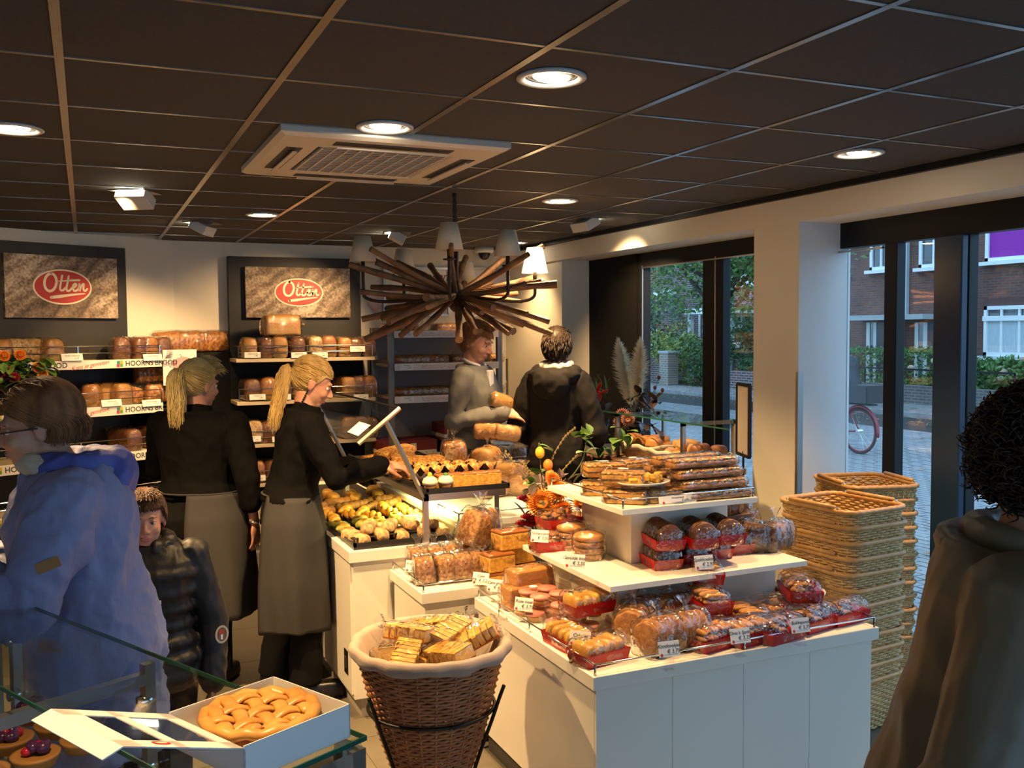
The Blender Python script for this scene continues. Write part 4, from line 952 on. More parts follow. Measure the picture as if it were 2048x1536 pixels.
# --- shelves of the right unit (loaves lie with their ends to the front)
for k, (m, nm) in enumerate(((K_gold, 'golden'), (K_pale, 'pale'), (K_brown, 'brown'), (K_flour, 'floury'))):
    bagged('tin%d' % k, .30, .135, .125, m, nm, 3+k, amp=.06)
bagged('sugar', .26, .15, .115, K_sugar, 'sugar', 17, amp=.09)
NM = ['golden', 'pale', 'brown', 'floury']
def shelf_row(z, items, where, grp, yb=None, dist=.17):
    n = 0
    for (px, kind, sc, dz) in items:
        p = pY(px, 700, UF+dist)
        lab = 'bagged %s loaf, %s from the left on %s' % (NM[kind], ORD[n], where) if dz == 0 else 'bagged %s loaf lying on top of the others on %s' % (NM[kind], where)
        put('tin%d' % kind, (p[0], UF+dist, z+dz), R(90+random.uniform(-6, 6)) if dz == 0 else R(12), lab, grp, (sc, sc*1.05, sc*1.38))
        if dz == 0: n += 1
shelf_row(SH[0], [(496, 1, .95, 0), (526, 2, .95, 0), (556, 1, 1.0, 0), (590, 2, .95, 0), (622, 3, 1.0, 0), (652, 0, 1.0, 0), (682, 1, .95, 0), (705, 2, .9, 0), (728, 2, .95, 0), (563, 1, 1.0, .18)], 'the upper right shelf', 'loaves on the right shelf unit')
shelf_row(SH[1], [(497, 2, 1.0, 0), (530, 0, 1.05, 0), (560, 2, 1.0, 0), (592, 1, 1.0, 0), (625, 3, 1.0, 0), (688, 1, 1.0, 0), (711, 2, 1.0, 0), (733, 0, 1.0, 0)], 'the second right shelf', 'loaves on the right shelf unit')
shelf_row(SH[2], [(500, 3, 1.05, 0), (530, 2, 1.0, 0), (690, 1, 1.05, 0), (713, 1, 1.05, 0), (735, 1, 1.0, 0)], 'the third right shelf', 'loaves on the right shelf unit')
shelf_row(SH[3], [(505, 0, 1.0, 0), (535, 2, 1.0, 0)], 'the lowest right shelf', 'loaves on the right shelf unit')
def putL(key, px, py, off, label, sc=1.0, rz=None, z=None):
    u_, zz = onL(px, py, off); q = LC+E1*u_-E2*off
    return put(key, (q[0], q[1], zz if z is None else z), R(26.5+90+random.uniform(-8, 8)) if rz is None else rz, label, 'loaves on the left shelf unit', (sc, sc, sc*1.3))
zt = onL(400, 705, .28)[1]
for k, (px, kind, ang) in enumerate(((8, 'tin1', 60), (46, 'tin3', 12), (93, 'tin1', 90), (238, 'tin2', 70), (262, 'tin2', 95), (285, 'tin0', 88), (310, 'tin2', 90))):
    putL(kind, px, 700, .30, 'bagged loaf on the upper left shelf, %s from the left' % ORD[k], 1.0, R(26.5+ang), SHL[0])
for k, px in enumerate((343, 382, 420)): putL('sugar', px, 703, .17, 'bagged sugar crusted loaf on the dark cabinet, %s from the left' % ORD[k], 1.15, R(26.5+4), zt)
for k, (px, kind, ang) in enumerate(((190, 'tin0', 50), (205, 'tin1', 10), (228, 'tin1', 95), (270, 'sugar', 15), (300, 'sugar', 80), (335, 'sugar', 20))):
    putL(kind, px, 790, .30, 'bagged loaf on the second left shelf, %s from the left' % ORD[k], 1.0, R(26.5+ang), SHL[1])
putL('sugar', 300, 745, .26, 'dark glazed loaf on the riser under the upper left shelf', .9, R(26.5), SHL[1]+.15)
MB().box(-.2, .2, -.1, .1, 0, .15).obj('wire_riser', M_black, ul, loc=(onL(300, 745, .26)[0], -.26, SHL[1]))
for k, px in enumerate((250, 300)): putL('tin2', px, 890, .3, 'brown bagged loaf on the third left shelf, %s from the left' % ORD[k], 1.0, None, SHL[2])
# --- rack at the rear wall
bagged('slab', .30, .19, .075, K_sugar, 'flat', 23, name='bagged_bun_loaf', dome=.6)
for r_, z in enumerate(RS[:3]):
    for k, px in enumerate((822, 862, 930, 970) if r_ else (800, 900, 945, 985)):
        p = pY(px, 700, RY0+.2); put('slab', (p[0], RY0+.22, z), R(random.uniform(-12, 12)), 'bagged reddish bun loaf, %s from the left on the %s rack shelf' % (ORD[k], ('top', 'second', 'third')[r_]), 'bun loaves on the grey rack', 1.0)
# cardboard boxes and crates on the low rack shelf and table behind
M_boxred = mat('wine_red_card', (.20, .025, .03), .5)
for k, (px, py, w) in enumerate(((920, 868, .34), (820, 900, .5), (905, 900, .34))):
    p = pY(px, py, RY0+.12); t = thing('bakery_box', ['wine red bakery box on top of the rack boxes', 'wine red bakery box at the left of the low rack shelf', 'wine red bakery box at the right of the low rack shelf'][k], 'box', (p[0], RY0+.2, RS[3]+(.12 if k == 0 else 0)))
    MB().box(-w/2, w/2, -.16, .16, 0, .115).obj('lid', M_boxred, t, bev=.003); MB().box(-w/2-.001, w/2+.001, -.162, .162, 0, .03).obj('base', M_tag, t); MB().box(-.02, .03, -.163, -.161, .035, .09).obj('printed_mark', M_tag, t)

# --- biscuit packs ---------------------------------------------------------------------------------------------
def red_pack(key, L, W, kind, m, label='red tray pack'):
    """red flared card tray of biscuits under clear film; long side along x"""
    if key in PROTO: return PROTO[key]
    t = thing('biscuit_pack', label, 'biscuits'); h = .042; f = 1.12
    tr = MB(); r0 = [(-L/2, -W/2), (L/2, -W/2), (L/2, W/2), (-L/2, W/2)]; o1 = [(x*f, y*f, h) for x, y in r0]; o0 = [(x, y, .001) for x, y in r0]; i1 = [(x*(f-.02), y*(f-.02), h) for x, y in r0]; i0 = [(x*.97, y*.97, .004) for x, y in r0]
    tr.rings([o0, o1, i1, i0]); 
    nt_ = 14
    for k in range(nt_):
        for s in (-1, 1):
            x = -L/2*f+(k+.5)*L*f/nt_; tr.add([(x-L*f/nt_/2, s*W/2*f, h), (x+L*f/nt_/2, s*W/2*f, h), (x, s*W/2*f*1.01, h+.007)], [(0, 1, 2)])
    tr.obj('tray', K_redtray, t)
    r = random.Random(sum(map(ord, key)))
    if kind == 'rounds':          # a row of round biscuits standing on edge
        n = int(L/.011)
        for k in range(n):
            x = -L/2+.01+k*(L-.02)/(n-1); g = MB(); g.lathe([(.001, -.0045), (W*.40, -.0045), (W*.44, -.001), (W*.42, .0035), (.001, .0045)], 18, M=T(x, r.uniform(-.003, .003), .038+W*.14) @ RY(R(90+r.uniform(-9, 9))))
            g.obj('biscuit', m, t, smooth=True)
    elif kind == 'fingers':
        for k in range(14):
            g = MB(); g.ell((0, 0, 0), (W*.42, .011, .010), 12, 8, p=.8, M=T(-L/2+.018+(k % 7)*(L-.036)/6, r.uniform(-.006, .006), .042+(k//7)*.022) @ RZ(R(90+r.uniform(-14, 14))) @ RX(R(r.uniform(-8, 8)))); g.obj('biscuit', m, t, smooth=True)
    elif kind == 'cakes':
        for k in range(4):
            g = MB(); g.rings(loaf_pts(W*.92, L/4*.95, .06, r.random()*9, nx=8, nc=14, amp=.08), M=T(-L/2+L/8+k*L/4, 0, .012) @ RZ(R(90))); g.obj('cake', m, t, smooth=True)
    else:
        for k in range(18):
            g = MB(); s_ = r.uniform(.014, .022); g.ell((0, 0, 0), (s_*1.3, s_, s_*.7), 10, 7, M=T(r.uniform(-L*.42, L*.42), r.uniform(-W*.34, W*.34), .035+r.uniform(0, .04)) @ RZ(r.random()*6) @ RX(r.uniform(-.6, .6)))
            v = g.arr(); g.v = [displace(v, s_*.35, 60, k)]; g.obj('biscuit', m, t, smooth=True)
    fb = MB(); fb.rings(loaf_pts(L*f*1.04, W*f*1.04, .088, 3, nx=14, nc=20, p=7, dome=.35, amp=.03)); wrinkle(fb, .005, 34, len(key)*1.7); fb.obj('film', M_film, t, smooth=True)
    PROTO[key] = t
    return t
red_pack('r_choc', .17, .115, 'rounds', K_choc); red_pack('r_bisc', .17, .11, 'fingers', K_bisc2); red_pack('r_nut', .17, .115, 'lumps', K_nut); red_pack('r_cake', .165, .105, 'cakes', K_yel); red_pack('r_round', .16, .11, 'rounds', K_bisc)
def at(px, py, z): p = pz(px, py, z); return (float(p[0]), float(p[1]), z)
G3 = 'red tray biscuit packs'
for k, (px, py) in enumerate(((1318, 1140), (1375, 1128), (1420, 1119), (1462, 1110))): put('r_choc', at(px, py-10, MZ), R(82), 'red tray of dark biscuits, lower row of the middle tier, %s from the left' % ORD[k], G3, .95)
for k, (px, py) in enumerate(((1328, 1085), (1398, 1082), (1448, 1074))):
    p = at(px, py+48, MZ); put('r_choc', (p[0], p[1]+.01, MZ+.078), R(78), 'red tray of dark biscuits stacked on the middle tier, %s from the left' % ORD[k], G3, .95)
put('r_nut', at(1103, 1098, MZ), R(-5), 'red tray of nut cakes at the left end of the middle tier', G3, .9)
p = at(1118, 1096, MZ); put('r_nut', (p[0]+.03, p[1]+.06, MZ+.078), R(10), 'red tray of nut cakes stacked at the left end of the middle tier', G3, .9)
for key, px, py, z, ang, lab in (('r_cake', 1182, 1268, .075, 8, 'red tray of golden cakes raised over the pink cakes'), ('r_cake', 1212, 1330, 0, 10, 'red tray of golden cakes in the near corner of the island'), ('r_cake', 1150, 1300, 0, 95, 'red tray of golden cakes beside the rail, left of the near corner'),
        ('r_bisc', 1424, 1262, .075, 80, 'red tray of finger biscuits on the second level under the price of 2,95'), ('r_bisc', 1440, 1300, 0, 12, 'red tray of finger biscuits flat behind the middle price card'), ('r_bisc', 1420, 1240, .15, 62, 'topmost red tray of finger biscuits under the middle tier'), ('r_bisc', 1508, 1258, .0, 85, 'red tray of finger biscuits standing right of the tall pile'), ('r_bisc', 1512, 1290, 0, 8, 'red tray of finger biscuits low behind the front rail'),
        ('r_nut', 1570, 1285, 0, 12, 'red tray of nut lumps behind the right price card'), ('r_nut', 1640, 1262, 0, 12, 'red tray of nut lumps beside the wicker baskets'), ('r_nut', 1700, 1248, 0, 8, 'red tray of nut lumps at the right end of the front rail'), ('r_nut', 1610, 1240, .08, 65, 'red tray of nut lumps stacked above the right price card'), ('r_nut', 1560, 1250, 0, 70, 'red tray of nut lumps behind the stacked one'), ('r_round', 1385, 1215, 0, 85, 'red tray of round biscuits against the core panel'), ('r_round', 1392, 1222, .08, 85, 'upper red tray of round biscuits against the core panel')):
    p = at(px, py, IZ); put(key, (p[0], p[1]+(.05 if z == 0 else .03), IZ+z), R(ang), lab, G3)
# sheaf bags of flat round lace biscuits
def sheaf(key):
    t = thing('biscuit_bag', 'x', 'biscuits'); r = random.Random(4)
    for k in range(11):
        g = MB(); g.lathe([(.001, -.004), (.052, -.0045), (.058, 0), (.052, .004), (.001, .0045)], 20, M=T(-.06+k*.012, r.uniform(-.004, .004), .062+r.uniform(-.003, .003)) @ RY(R(90+r.uniform(-10, 10)))); v = g.arr(); g.v = [displace(v, .003, 50, k)]; g.obj('biscuit', K_bisc, t, smooth=True)
    meshobj('bag', bag_mesh(.15, .125, .125, 5, 'top', amp=.009), t); PROTO[key] = t
sheaf('sheaf')
for k, (px, py, ang) in enumerate(((1330, 1312, 15), (1385, 1300, 10), (1282, 1285, 40), (1300, 1262, 25), (1352, 1258, 12))): put('sheaf', (lambda p: (p[0], p[1]+.045, IZ))(at(px, py, IZ)), R(ang), 'clear bag of upright lace biscuits by the 3,75 card, %s of five' % ORD[k], 'bags of lace biscuits')
# dark sliced nut loaves on the right of the middle tier
def dark_block(key):
    t = thing('nut_loaf_bag', 'x', 'biscuits')
    for k in range(3): MB().rings(loaf_pts(.045, .10, .105, k+2, nx=8, nc=16, amp=.1, p=6), M=T(-.05+k*.05, 0, 0)).obj('slice', K_choc if k != 1 else K_nut, t, smooth=True)
    meshobj('bag', bag_mesh(.16, .115, .115, 8, 'top'), t); PROTO[key] = t
dark_block('darkb')
for k, (px, py, dz, ang) in enumerate(((1505, 1098, 0, 70), (1550, 1098, 0, 20), (1490, 1075, .0, 40))): put('darkb', (lambda p: (p[0], p[1], MZ+dz))(at(px, py, MZ)), R(ang), 'bag of dark nut slices at the right of the middle tier, %s of three' % ORD[k], 'bags of dark nut slices')
p = at(1487, 1098, MZ); put('darkb', (p[0]+.06, p[1]+.16, MZ+.12), R(25), 'bag of dark nut slices stacked highest behind the middle tier', 'bags of dark nut slices', 1.05)
tag(MB().box(-.07, .07, -.06, .06, 0, .12).obj('card_box', mat('brown_card', (.16, .09, .05), .7), loc=(p[0]+.06, p[1]+.16, MZ)), 'brown card box under the highest bag of dark nut slices', 'box')
# round filled cakes stacked in a bag
def cookie_stack(key):
    t = thing('round_cake_bag', 'x', 'biscuits')
    for k in range(4): MB().lathe([(.001, 0), (.056, 0), (.062, .006), (.062, .018), (.054, .024), (.02, .027), (.001, .027)], 24, M=T(0, 0, k*.025)).obj('cake', K_bisc2 if k == 3 else K_nut, t, smooth=True)
    mb = MB().lathe([(.0, .001), (.064, .001), (.070, .03), (.069, .08), (.064, .108), (.035, .118), (.012, .122), (.008, .128), (.025, .15)], 24, caps=False); wrinkle(mb, .004, 40, 2.2); mb.obj('bag', M_film, t, smooth=True); PROTO[key] = t
cookie_stack('cstack')
for k, (px, py) in enumerate(((1178, 1128), (1142, 1108), (1165, 1085))): put('cstack', at(px, py-12, MZ), R(k*50), 'clear bag of stacked round filled cakes on the middle tier, %s from the front' % ORD[k], 'bags of round filled cakes', 1.0)
# pink iced cakes in clear boxes
def pink_box(key):
    t = thing('pink_cake_box', 'x', 'cakes'); 
    for i in range(2):
        for j in range(2):
            x, y = (i-.5)*.088, (j-.5)*.088
            c_ = MB().lathe([(.001, .002), (.030, .002), (.037, .026), (.001, .026)], 20, M=T(x, y, 0)).obj('cake', K_cupgold, t, smooth=True); MB().lathe([(.039, .026), (.041, .031), (.037, .037), (.001, .038)], 22, M=T(x, y, 0)).obj('icing', K_pinkice, c_, smooth=True)
    b = MB(); q = lambda s, z: [(-s, -s, z), (s, -s, z), (s, s, z), (-s, s, z)]; b.rings([q(.088, .001), q(.093, .046), q(.088, .052)], caps=True); b.obj('clear_box', M_box, t)
    MB().lathe([(.001, .0525), (.017, .0525), (.017, .0532), (.001, .0532)], 18, M=T(-.03, .03, 0)).obj('sticker', M_tag, t); PROTO[key] = t
pink_box('pink')
for k, (px, py, dz) in enumerate(((1078, 1232, 0), (1145, 1262, 0), (1060, 1240, .0))):
    if k == 2: continue
    p = at(px, py, IZ); put('pink', (p[0], p[1], IZ), R(4), ['lower clear box of pink iced cakes nearer the loaf cakes', 'lower clear box of pink iced cakes nearer the near corner'][k], 'clear boxes of pink iced cakes', .98)
    put('pink', (p[0]+.03, p[1]+.02, IZ+.054), R(6), ['upper clear box of pink iced cakes nearer the loaf cakes', 'upper clear box of pink iced cakes nearer the near corner'][k], 'clear boxes of pink iced cakes', .98)
# loaf cakes at the far left of the island
def cake_block(key, L, W, H, flare=1.0):
    t = thing('loaf_cake', 'x', 'cake'); g = MB(); q = lambda k, z: [(-L/2*k, -W/2*k, z), (L/2*k, -W/2*k, z), (L/2*k, W/2*k, z), (-L/2*k, W/2*k, z)]
    g.rings([q(flare, .001), q(1, H*.86)]); g.obj('cake', K_cake, t, bev=.006); MB().rings([q(1.0, H*.84), q(1.005, H*.9), q(.97, H)]).obj('crust', K_caketop, t, bev=.006)
    b = MB(); b.rings(loaf_pts(L*1.06, W*1.08, H*1.05, 2, nx=12, nc=20, p=9, dome=.1, amp=.01)); wrinkle(b, .003, 30, 1.3); b.obj('film', M_film, t, smooth=True); PROTO[key] = t
cake_block('cblock', .125, .085, .075); 
t = thing('loaf_cake', 'long brown loaf cake under film nearest the pink cakes', 'cake'); g = MB(); L_, W_, H_ = .20, .12, .10
q = lambda k, z: [(-L_/2*k, -W_/2*k, z), (L_/2*k, -W_/2*k, z), (L_/2*k, W_/2*k, z), (-L_/2*k, W_/2*k, z)]
g.rings([q(1.0, .001), q(.86, H_*.9), q(.8, H_)]); g.obj('cake', mat('brown_cake', (.38, .15, .035), .4, col2=(.46, .21, .05), nscale=9, stretch=(1, 1, 6)), t, bev=.008)
b = MB(); b.rings(loaf_pts(L_*1.04, W_*1.05, H_*1.05, 2, nx=12, nc=20, p=9, dome=.15, amp=.01)); wrinkle(b, .003, 30, 1.9); b.obj('film', M_film, t, smooth=True); PROTO['bigcake'] = t
put('bigcake', (lambda p: (p[0], p[1], IZ+.05))(at(1058, 1205, IZ)), R(8), 'long brown loaf cake under film nearest the pink cakes', 'loaf cakes', 1.0)
put('bigcake', at(1045, 1212, IZ), R(2), 'lower brown loaf cake beside the rail', 'loaf cakes', .9)
for k, (px, py, dz, ang, lab) in enumerate(((995, 1178, 0, 5, 'yellow block cake at the far left corner of the island'), (1048, 1158, 0, 0, 'yellow block cake behind the long brown loaf cake'), (990, 1190, 0, 10, ''), (1018, 1150, .08, 5, ''))):
    if k >= 2: continue
    p = at(px, py, IZ); put('cblock', (p[0], p[1], IZ), R(ang), lab, 'loaf cakes', 1.1)
    put('cblock', (p[0], p[1], IZ+.083), R(ang+4), lab.replace('yellow block cake', 'second layer yellow block cake'), 'loaf cakes', 1.05)
p = at(1020, 1170, IZ); put('cblock', (p[0], p[1], IZ+.163), R(8), 'topmost yellow block cake with brown crust on the pile', 'loaf cakes', 1.12)
# rye cakes on the step counter
def rye(key):
    t = thing('rye_cake_bag', 'x', 'cake'); MB().rings(loaf_pts(.075, .10, .115, 4, nx=10, nc=18, p=9, dome=.1, amp=.05, ns=30)).obj('cake', K_rye, t, smooth=True); meshobj('bag', bag_mesh(.082, .105, .12, 6, 'top', amp=.008, p=8), t); PROTO[key] = t
rye('rye')
n = 0
for r_, row in enumerate((((848, 1178), (888, 1174), (921, 1170), (945, 1166)), ((836, 1158), (868, 1154), (900, 1150), (930, 1147)))):
    for k, (px, py) in enumerate(row): put('rye', at(px, py-10, CZ2), R(random.uniform(-6, 6)), 'bagged brown crumb cake on the low step counter, %s row, %s from the left' % (('front', 'rear')[r_], ORD[k]), 'bagged crumb cakes')
p = at(940, 1150, CZ2); put('rye', (p[0]+.02, p[1]+.05, CZ2+.12), 0, 'tilted bagged crumb cake lying on the others beside the yellow cakes', 'bagged crumb cakes', 1.35, (R(8), R(18), R(20)))
p = at(975, 1145, CZ2); put('rye', (p[0]+.03, p[1]+.08, CZ2+.12), 0, 'bagged crumb cake with a bright glint at the top of the pile', 'bagged crumb cakes', 1.3, (R(-4), R(-6), R(40)))
put('rye', (lambda p: (p[0]+.03, p[1]+.05, CZ2))(at(990, 1140, CZ2)), R(15), 'bagged crumb cake under the top of the pile', 'bagged crumb cakes', 1.1)
# --- top tier: packed bars, sponge blocks, plate of samples
def bar(key):
    t = thing('almond_bar', 'x', 'pastry'); L_ = .30; MB().rings(loaf_pts(L_, .085, .028, 3, nx=16, nc=14, p=8, dome=.25, amp=.04)).obj('bar', K_bisc, t, smooth=True)
    g = MB(); g.rings(loaf_pts(L_*.98, .078, .010, 5, nx=26, nc=12, p=8, dome=.8, amp=.25, ns=45), M=T(0, 0, .024)); g.obj('glaze', K_almond, t, smooth=True)
    b = MB(); b.rings(loaf_pts(L_*1.07, .096, .040, 2, nx=18, nc=16, p=8, dome=.2, amp=.02)); wrinkle(b, .0035, 34, 3.3); b.obj('film', M_film, t, smooth=True); PROTO[key] = t
bar('bar')
zz = TZ
for lv in range(4):
    for k in range(3 if lv < 3 else 2):
        p = at(1395+lv*-4, 1008, TZ); put('bar', (2.225-lv*.012+random.uniform(-.012, .012), 3.035+k*.105+lv*.012, TZ+lv*.041), R(random.uniform(-3, 3)), 'glazed almond bar in film, %s layer, %s from the front' % (('lowest', 'second', 'third', 'uppermost')[lv], ORD[k]), 'almond bars on the top tier')
def sponge(key):
    t = thing('sponge_block', 'x', 'cake'); MB().box(-.085, .085, -.05, .05, .001, .05).obj('cake', K_cake, t, bev=.01); MB().box(-.087, .087, -.052, .052, .02, .027).obj('filling', K_choc, t); MB().box(-.086, .086, -.051, .051, .046, .054).obj('crust', K_almond, t, bev=.003)
    b = MB(); b.rings(loaf_pts(.19, .118, .064, 2, nx=14, nc=18, p=8, dome=.15, amp=.02)); wrinkle(b, .004, 34, 2.3); b.obj('film', M_film, t, smooth=True); MB().lathe([(.001, .0655), (.022, .0655), (.022, .0665), (.001, .0665)], 16, M=SCL(1, .7, 1)).obj('sticker', M_tag, t); PROTO[key] = t
sponge('sponge')
for k, (x, y, dz, ang) in enumerate(((1.86, 3.10, 0, -40), (1.87, 3.30, 0, -25), (1.86, 3.12, .068, -38), (1.90, 3.34, .068, -15), (2.04, 3.36, 0, 5), (2.06, 3.38, .068, 10), (2.0, 3.07, 0, 4), (2.02, 3.2, .0, 0))):
    put('sponge', (x, y, TZ+dz), R(ang), 'filmed sponge block with oval sticker, %s' % ('at the left front corner of the top tier', 'behind the left front one', 'stacked at the left front corner', 'stacked behind the left front pile', 'at the rear before the bars', 'stacked at the rear before the bars', 'under the cake plate', 'between plate and bars')[k], 'sponge blocks on the top tier', .92)
pl_ = thing('sample_plate', 'cream plate piled with yellow cake pieces on the top tier', 'plate', at(1288, 972, TZ+.062))
MB().lathe([(.001, .002), (.05, .002), (.085, .012), (.095, .017), (.094, .020), (.05, .007), (.001, .007)], 30, M=SCL(1.15, .8, 1)).obj('dish', mat('cream_china', (.75, .70, .58), .25), pl_, smooth=True)
pc2 = thing('cake_pieces', 'pile of yellow cake pieces on the cream plate', 'cake', at(1288, 972, TZ+.062))
for k in range(22):
    g = MB(); g.cbox((0, 0, 0), (.034, .022, .02), M=T(random.uniform(-.075, .075), random.uniform(-.04, .04), .02+random.uniform(0, .022)) @ RZ(random.random()*6) @ RX(random.uniform(-.5, .5))); g.obj('piece', mat('yellow_pastry', (.70, .40, .05), .6, col2=(.60, .28, .03), nscale=60, bump=.6, bscale=80), pc2, bev=.004)
# second plate with dark pieces at the right rear of the island
pl_ = thing('sample_plate', 'plate of broken dark biscuits beside the wicker baskets', 'plate', at(1590, 1190, IZ+.03)); MB().lathe([(.001, .002), (.07, .002), (.12, .018), (.118, .022), (.06, .007), (.001, .007)], 30).obj('dish', MATS['cream_china'], pl_, smooth=True)
for k in range(26):
    g = MB(); g.ell((0, 0, 0), (.022, .015, .012), 8, 6, M=T(random.uniform(-.08, .08), random.uniform(-.07, .07), .022+random.uniform(0, .03)) @ RZ(random.random()*6)); g.obj('biscuit_piece', K_choc if k % 3 else K_nut, pl_, smooth=True)
MB().lathe([(.001, -.03), (.05, -.03), (.055, .003), (.001, .003)], 20).obj('foot', MATS['cream_china'], pl_)
# --- price cards on clip stands
def stand_card(px, py, z, name, price, rz, label, w=.075, h=.05, dz=.045, tilt=-15):
    p = at(px, py, z); t = thing('price_card', label, 'price card', (p[0], p[1], z), R(rz), 'price cards')
    o = tagcard(t, T(0, 0, dz+h/2) @ RX(R(tilt)), name, price, w, h); tagm = MB(); tagm.lathe([(.001, 0), (.005, 0), (.005, .0006), (.001, .0006)], 12, M=T(-w*.38, -.0012, -h*.36) @ RX(R(90))); tagm.obj('round_mark', M_red, o)
    ln = MB(); ln.box(-w*.25, w*.4, -.0014, -.001, -h*.36, -h*.345); ln.obj('print_line', M_tagink, o)
    MB().box(-.018, .018, -.002, .002, 0, dz+.012).obj('clip', M_box, t)
    MB().box(-.018, .018, -.015, .015, 0, .003).obj('clip_foot', M_box, t)
for a_ in ((1338, 1340, IZ, 'Kantkoekjes', '\u20ac 3,75', -6, 'white price card reading 3,75 before the lace biscuits'), (1480, 1312, IZ, 'Oma\u2019s Sprits', '\u20ac 3,75', -6, 'tilted white price card before the finger biscuits'), (1600, 1290, IZ, 'Bokkepoot', '\u20ac 3,75', -6, 'white price card before the nut lumps at the right'), (1408, 1163, MZ, 'Speltkoeken', '\u20ac 2,95', -6, 'white price card reading 2,95 on the edge of the middle tier'),
        (1160, 1318, IZ, 'Cakejes', '\u20ac 2,75', -48, 'price card at the rail beside the golden cakes'), (1048, 1245, IZ, 'Roze koek', '\u20ac 3,75', -48, 'price card at the rail beside the pink iced cakes'), (992, 1205, IZ, 'Cake groot', '\u20ac 4,75', -48, 'price card at the rail before the brown loaf cakes'), (962, 1190, IZ, 'Cake', '\u20ac 3,25', -48, 'price card at the far left corner of the island'), (1080, 1106, MZ, 'Notencake', '\u20ac 3,50', -42, 'price card at the left end of the middle tier'), (1150, 1160, MZ, 'Gevulde koek', '\u20ac 3,50', -42, 'price card before the stacked round cakes'), (828, 1165, CZ2, 'Kruidkoek', '\u20ac 2,95', -42, 'price card before the crumb cakes on the step counter'),
        (1355, 1006, TZ, 'Amandelstaaf', '\u20ac 4,95', -4, 'long white price card at the front rail of the top tier')):
    stand_card(*a_, **({'w': .16, 'h': .03, 'dz': .0} if a_[3] == 'Amandelstaaf' else {}))
# ------------------------------------------------------------------ pastries on the counter and tray stand
random.seed(11)
M_tray = mat('black_tray', (.012, .012, .012), .35)
tr = thing('pastry_tray', 'black baking tray under the golden pastries', 'tray', (qx+.03, qy+.03, CZ1)); MB().box(0, .48, .0, .62, 0, .012).obj('tray_base', M_tray, tr)
for bx in ((0, .48, 0, .012), (0, .48, .608, .62), (0, .012, 0, .62), (.468, .48, 0, .62)): MB().box(*bx, .012, .03).obj('tray_rim', M_tray, tr)
tr2 = thing('pastry_tray', 'black baking tray under the twisted pastries farther back', 'tray', (qx+.03, qy+.68, CZ1)); MB().box(0, .48, 0, 1.2, 0, .014).obj('tray_base', M_tray, tr2)
def pastry(key, kind, m):
    t = thing('pastry', 'x', 'pastry'); mb = MB()
    if kind == 'roll':       # plump oval bun
        mb.rings(loaf_pts(.125, .075, .05, 3, nx=14, nc=18, p=2.4, dome=.6, amp=.1))
    elif kind == 'twist':    # twisted stick
        a = np.linspace(0, 1, 22)
        for q in range(2): mb.tube(np.stack([(a-.5)*.15, .016*np.cos(a*9+q*math.pi), .024+.012*np.sin(a*9+q*math.pi)], 1), .019*np.sin(math.pi*(a*.9+.05))**.4, 10)
    elif kind == 'crescent':
        a = np.linspace(-1.9, 1.9, 26); mb.tube(np.stack([.045*np.sin(a)*1.4, -.03*np.cos(a), .022+0*a], 1), .026*np.cos(a/2.2)**.7*(1+.14*np.sin(a*9)), 12)
    elif kind == 'fold':
        mb.rings(loaf_pts(.11, .085, .036, 6, nx=12, nc=18, p=3, dome=.5, amp=.14, ns=22))
    elif kind == 'disc':     # large oval flat bread
        mb.rings(loaf_pts(.24, .15, .04, 8, nx=18, nc=22, p=2.3, dome=.7, amp=.12, ns=20))
    mb.obj('crust', m, t, smooth=True); PROTO[key] = t
    if kind == 'fold':
        MB().ell((0, 0, .036), (.03, .02, .006), 12, 6).obj('filling', K_yel, t, smooth=True)
K_green2 = mat('herb_topping', (.62, .50, .10), .55, col2=(.34, .38, .06), nscale=30, ramp=(.42, .6), bump=.6, bscale=60, bdist=.006)
pastry('bun_flour', 'roll', K_flour); pastry('bun_yel', 'roll', K_yel); pastry('twist', 'twist', K_yel); pastry('cres', 'crescent', K_gold); pastry('fold_g', 'fold', K_green2); pastry('fold_n', 'fold', K_almond); pastry('disc', 'disc', K_almond)
rows = [('bun_flour', .06, 5, 'floury oval bun in the front row of the pastry tray'), ('bun_flour', .15, 5, 'floury oval bun in the second row of the pastry tray'), ('fold_n', .25, 5, 'almond pastry in the third row of the pastry tray'), ('fold_g', .35, 5, 'herb topped pastry in the fourth row of the pastry tray'), ('fold_g', .45, 5, 'herb topped pastry in the fifth row of the pastry tray'), ('twist', .56, 5, 'twisted pastry in the sixth row of the pastry tray'), ('twist', .70, 5, 'twisted pastry in the seventh row of the pastry counter'), ('cres', .84, 4, 'golden crescent in the eighth row of the pastry counter'), ('cres', .98, 4, 'golden crescent in the ninth row of the pastry counter'), ('bun_yel', 1.12, 4, 'glazed bun in the tenth row of the pastry counter'), ('bun_yel', 1.27, 4, 'glazed bun in the eleventh row of the pastry counter')]
for key, yy, n, lab in rows:
    for k in range(n):
        x = qx+.075+k*(.40/(n-1)); put(key, (x+random.uniform(-.008, .008), qy+.04+yy+random.uniform(-.01, .01), CZ1+.014+(.014 if k % 2 else 0)), R(random.uniform(55, 115) if key != 'cres' else random.uniform(0, 60)), lab+', %s from the left' % ORD[k], 'pastries on the pastry counter', .93)
for k in range(4):
    put('bun_flour', (qx+.13+k*.1, qy+.14, CZ1+.055), R(80+random.uniform(-20, 20)), 'floury oval bun lying on top of the front rows, %s from the left' % ORD[k], 'pastries on the pastry counter', .95)
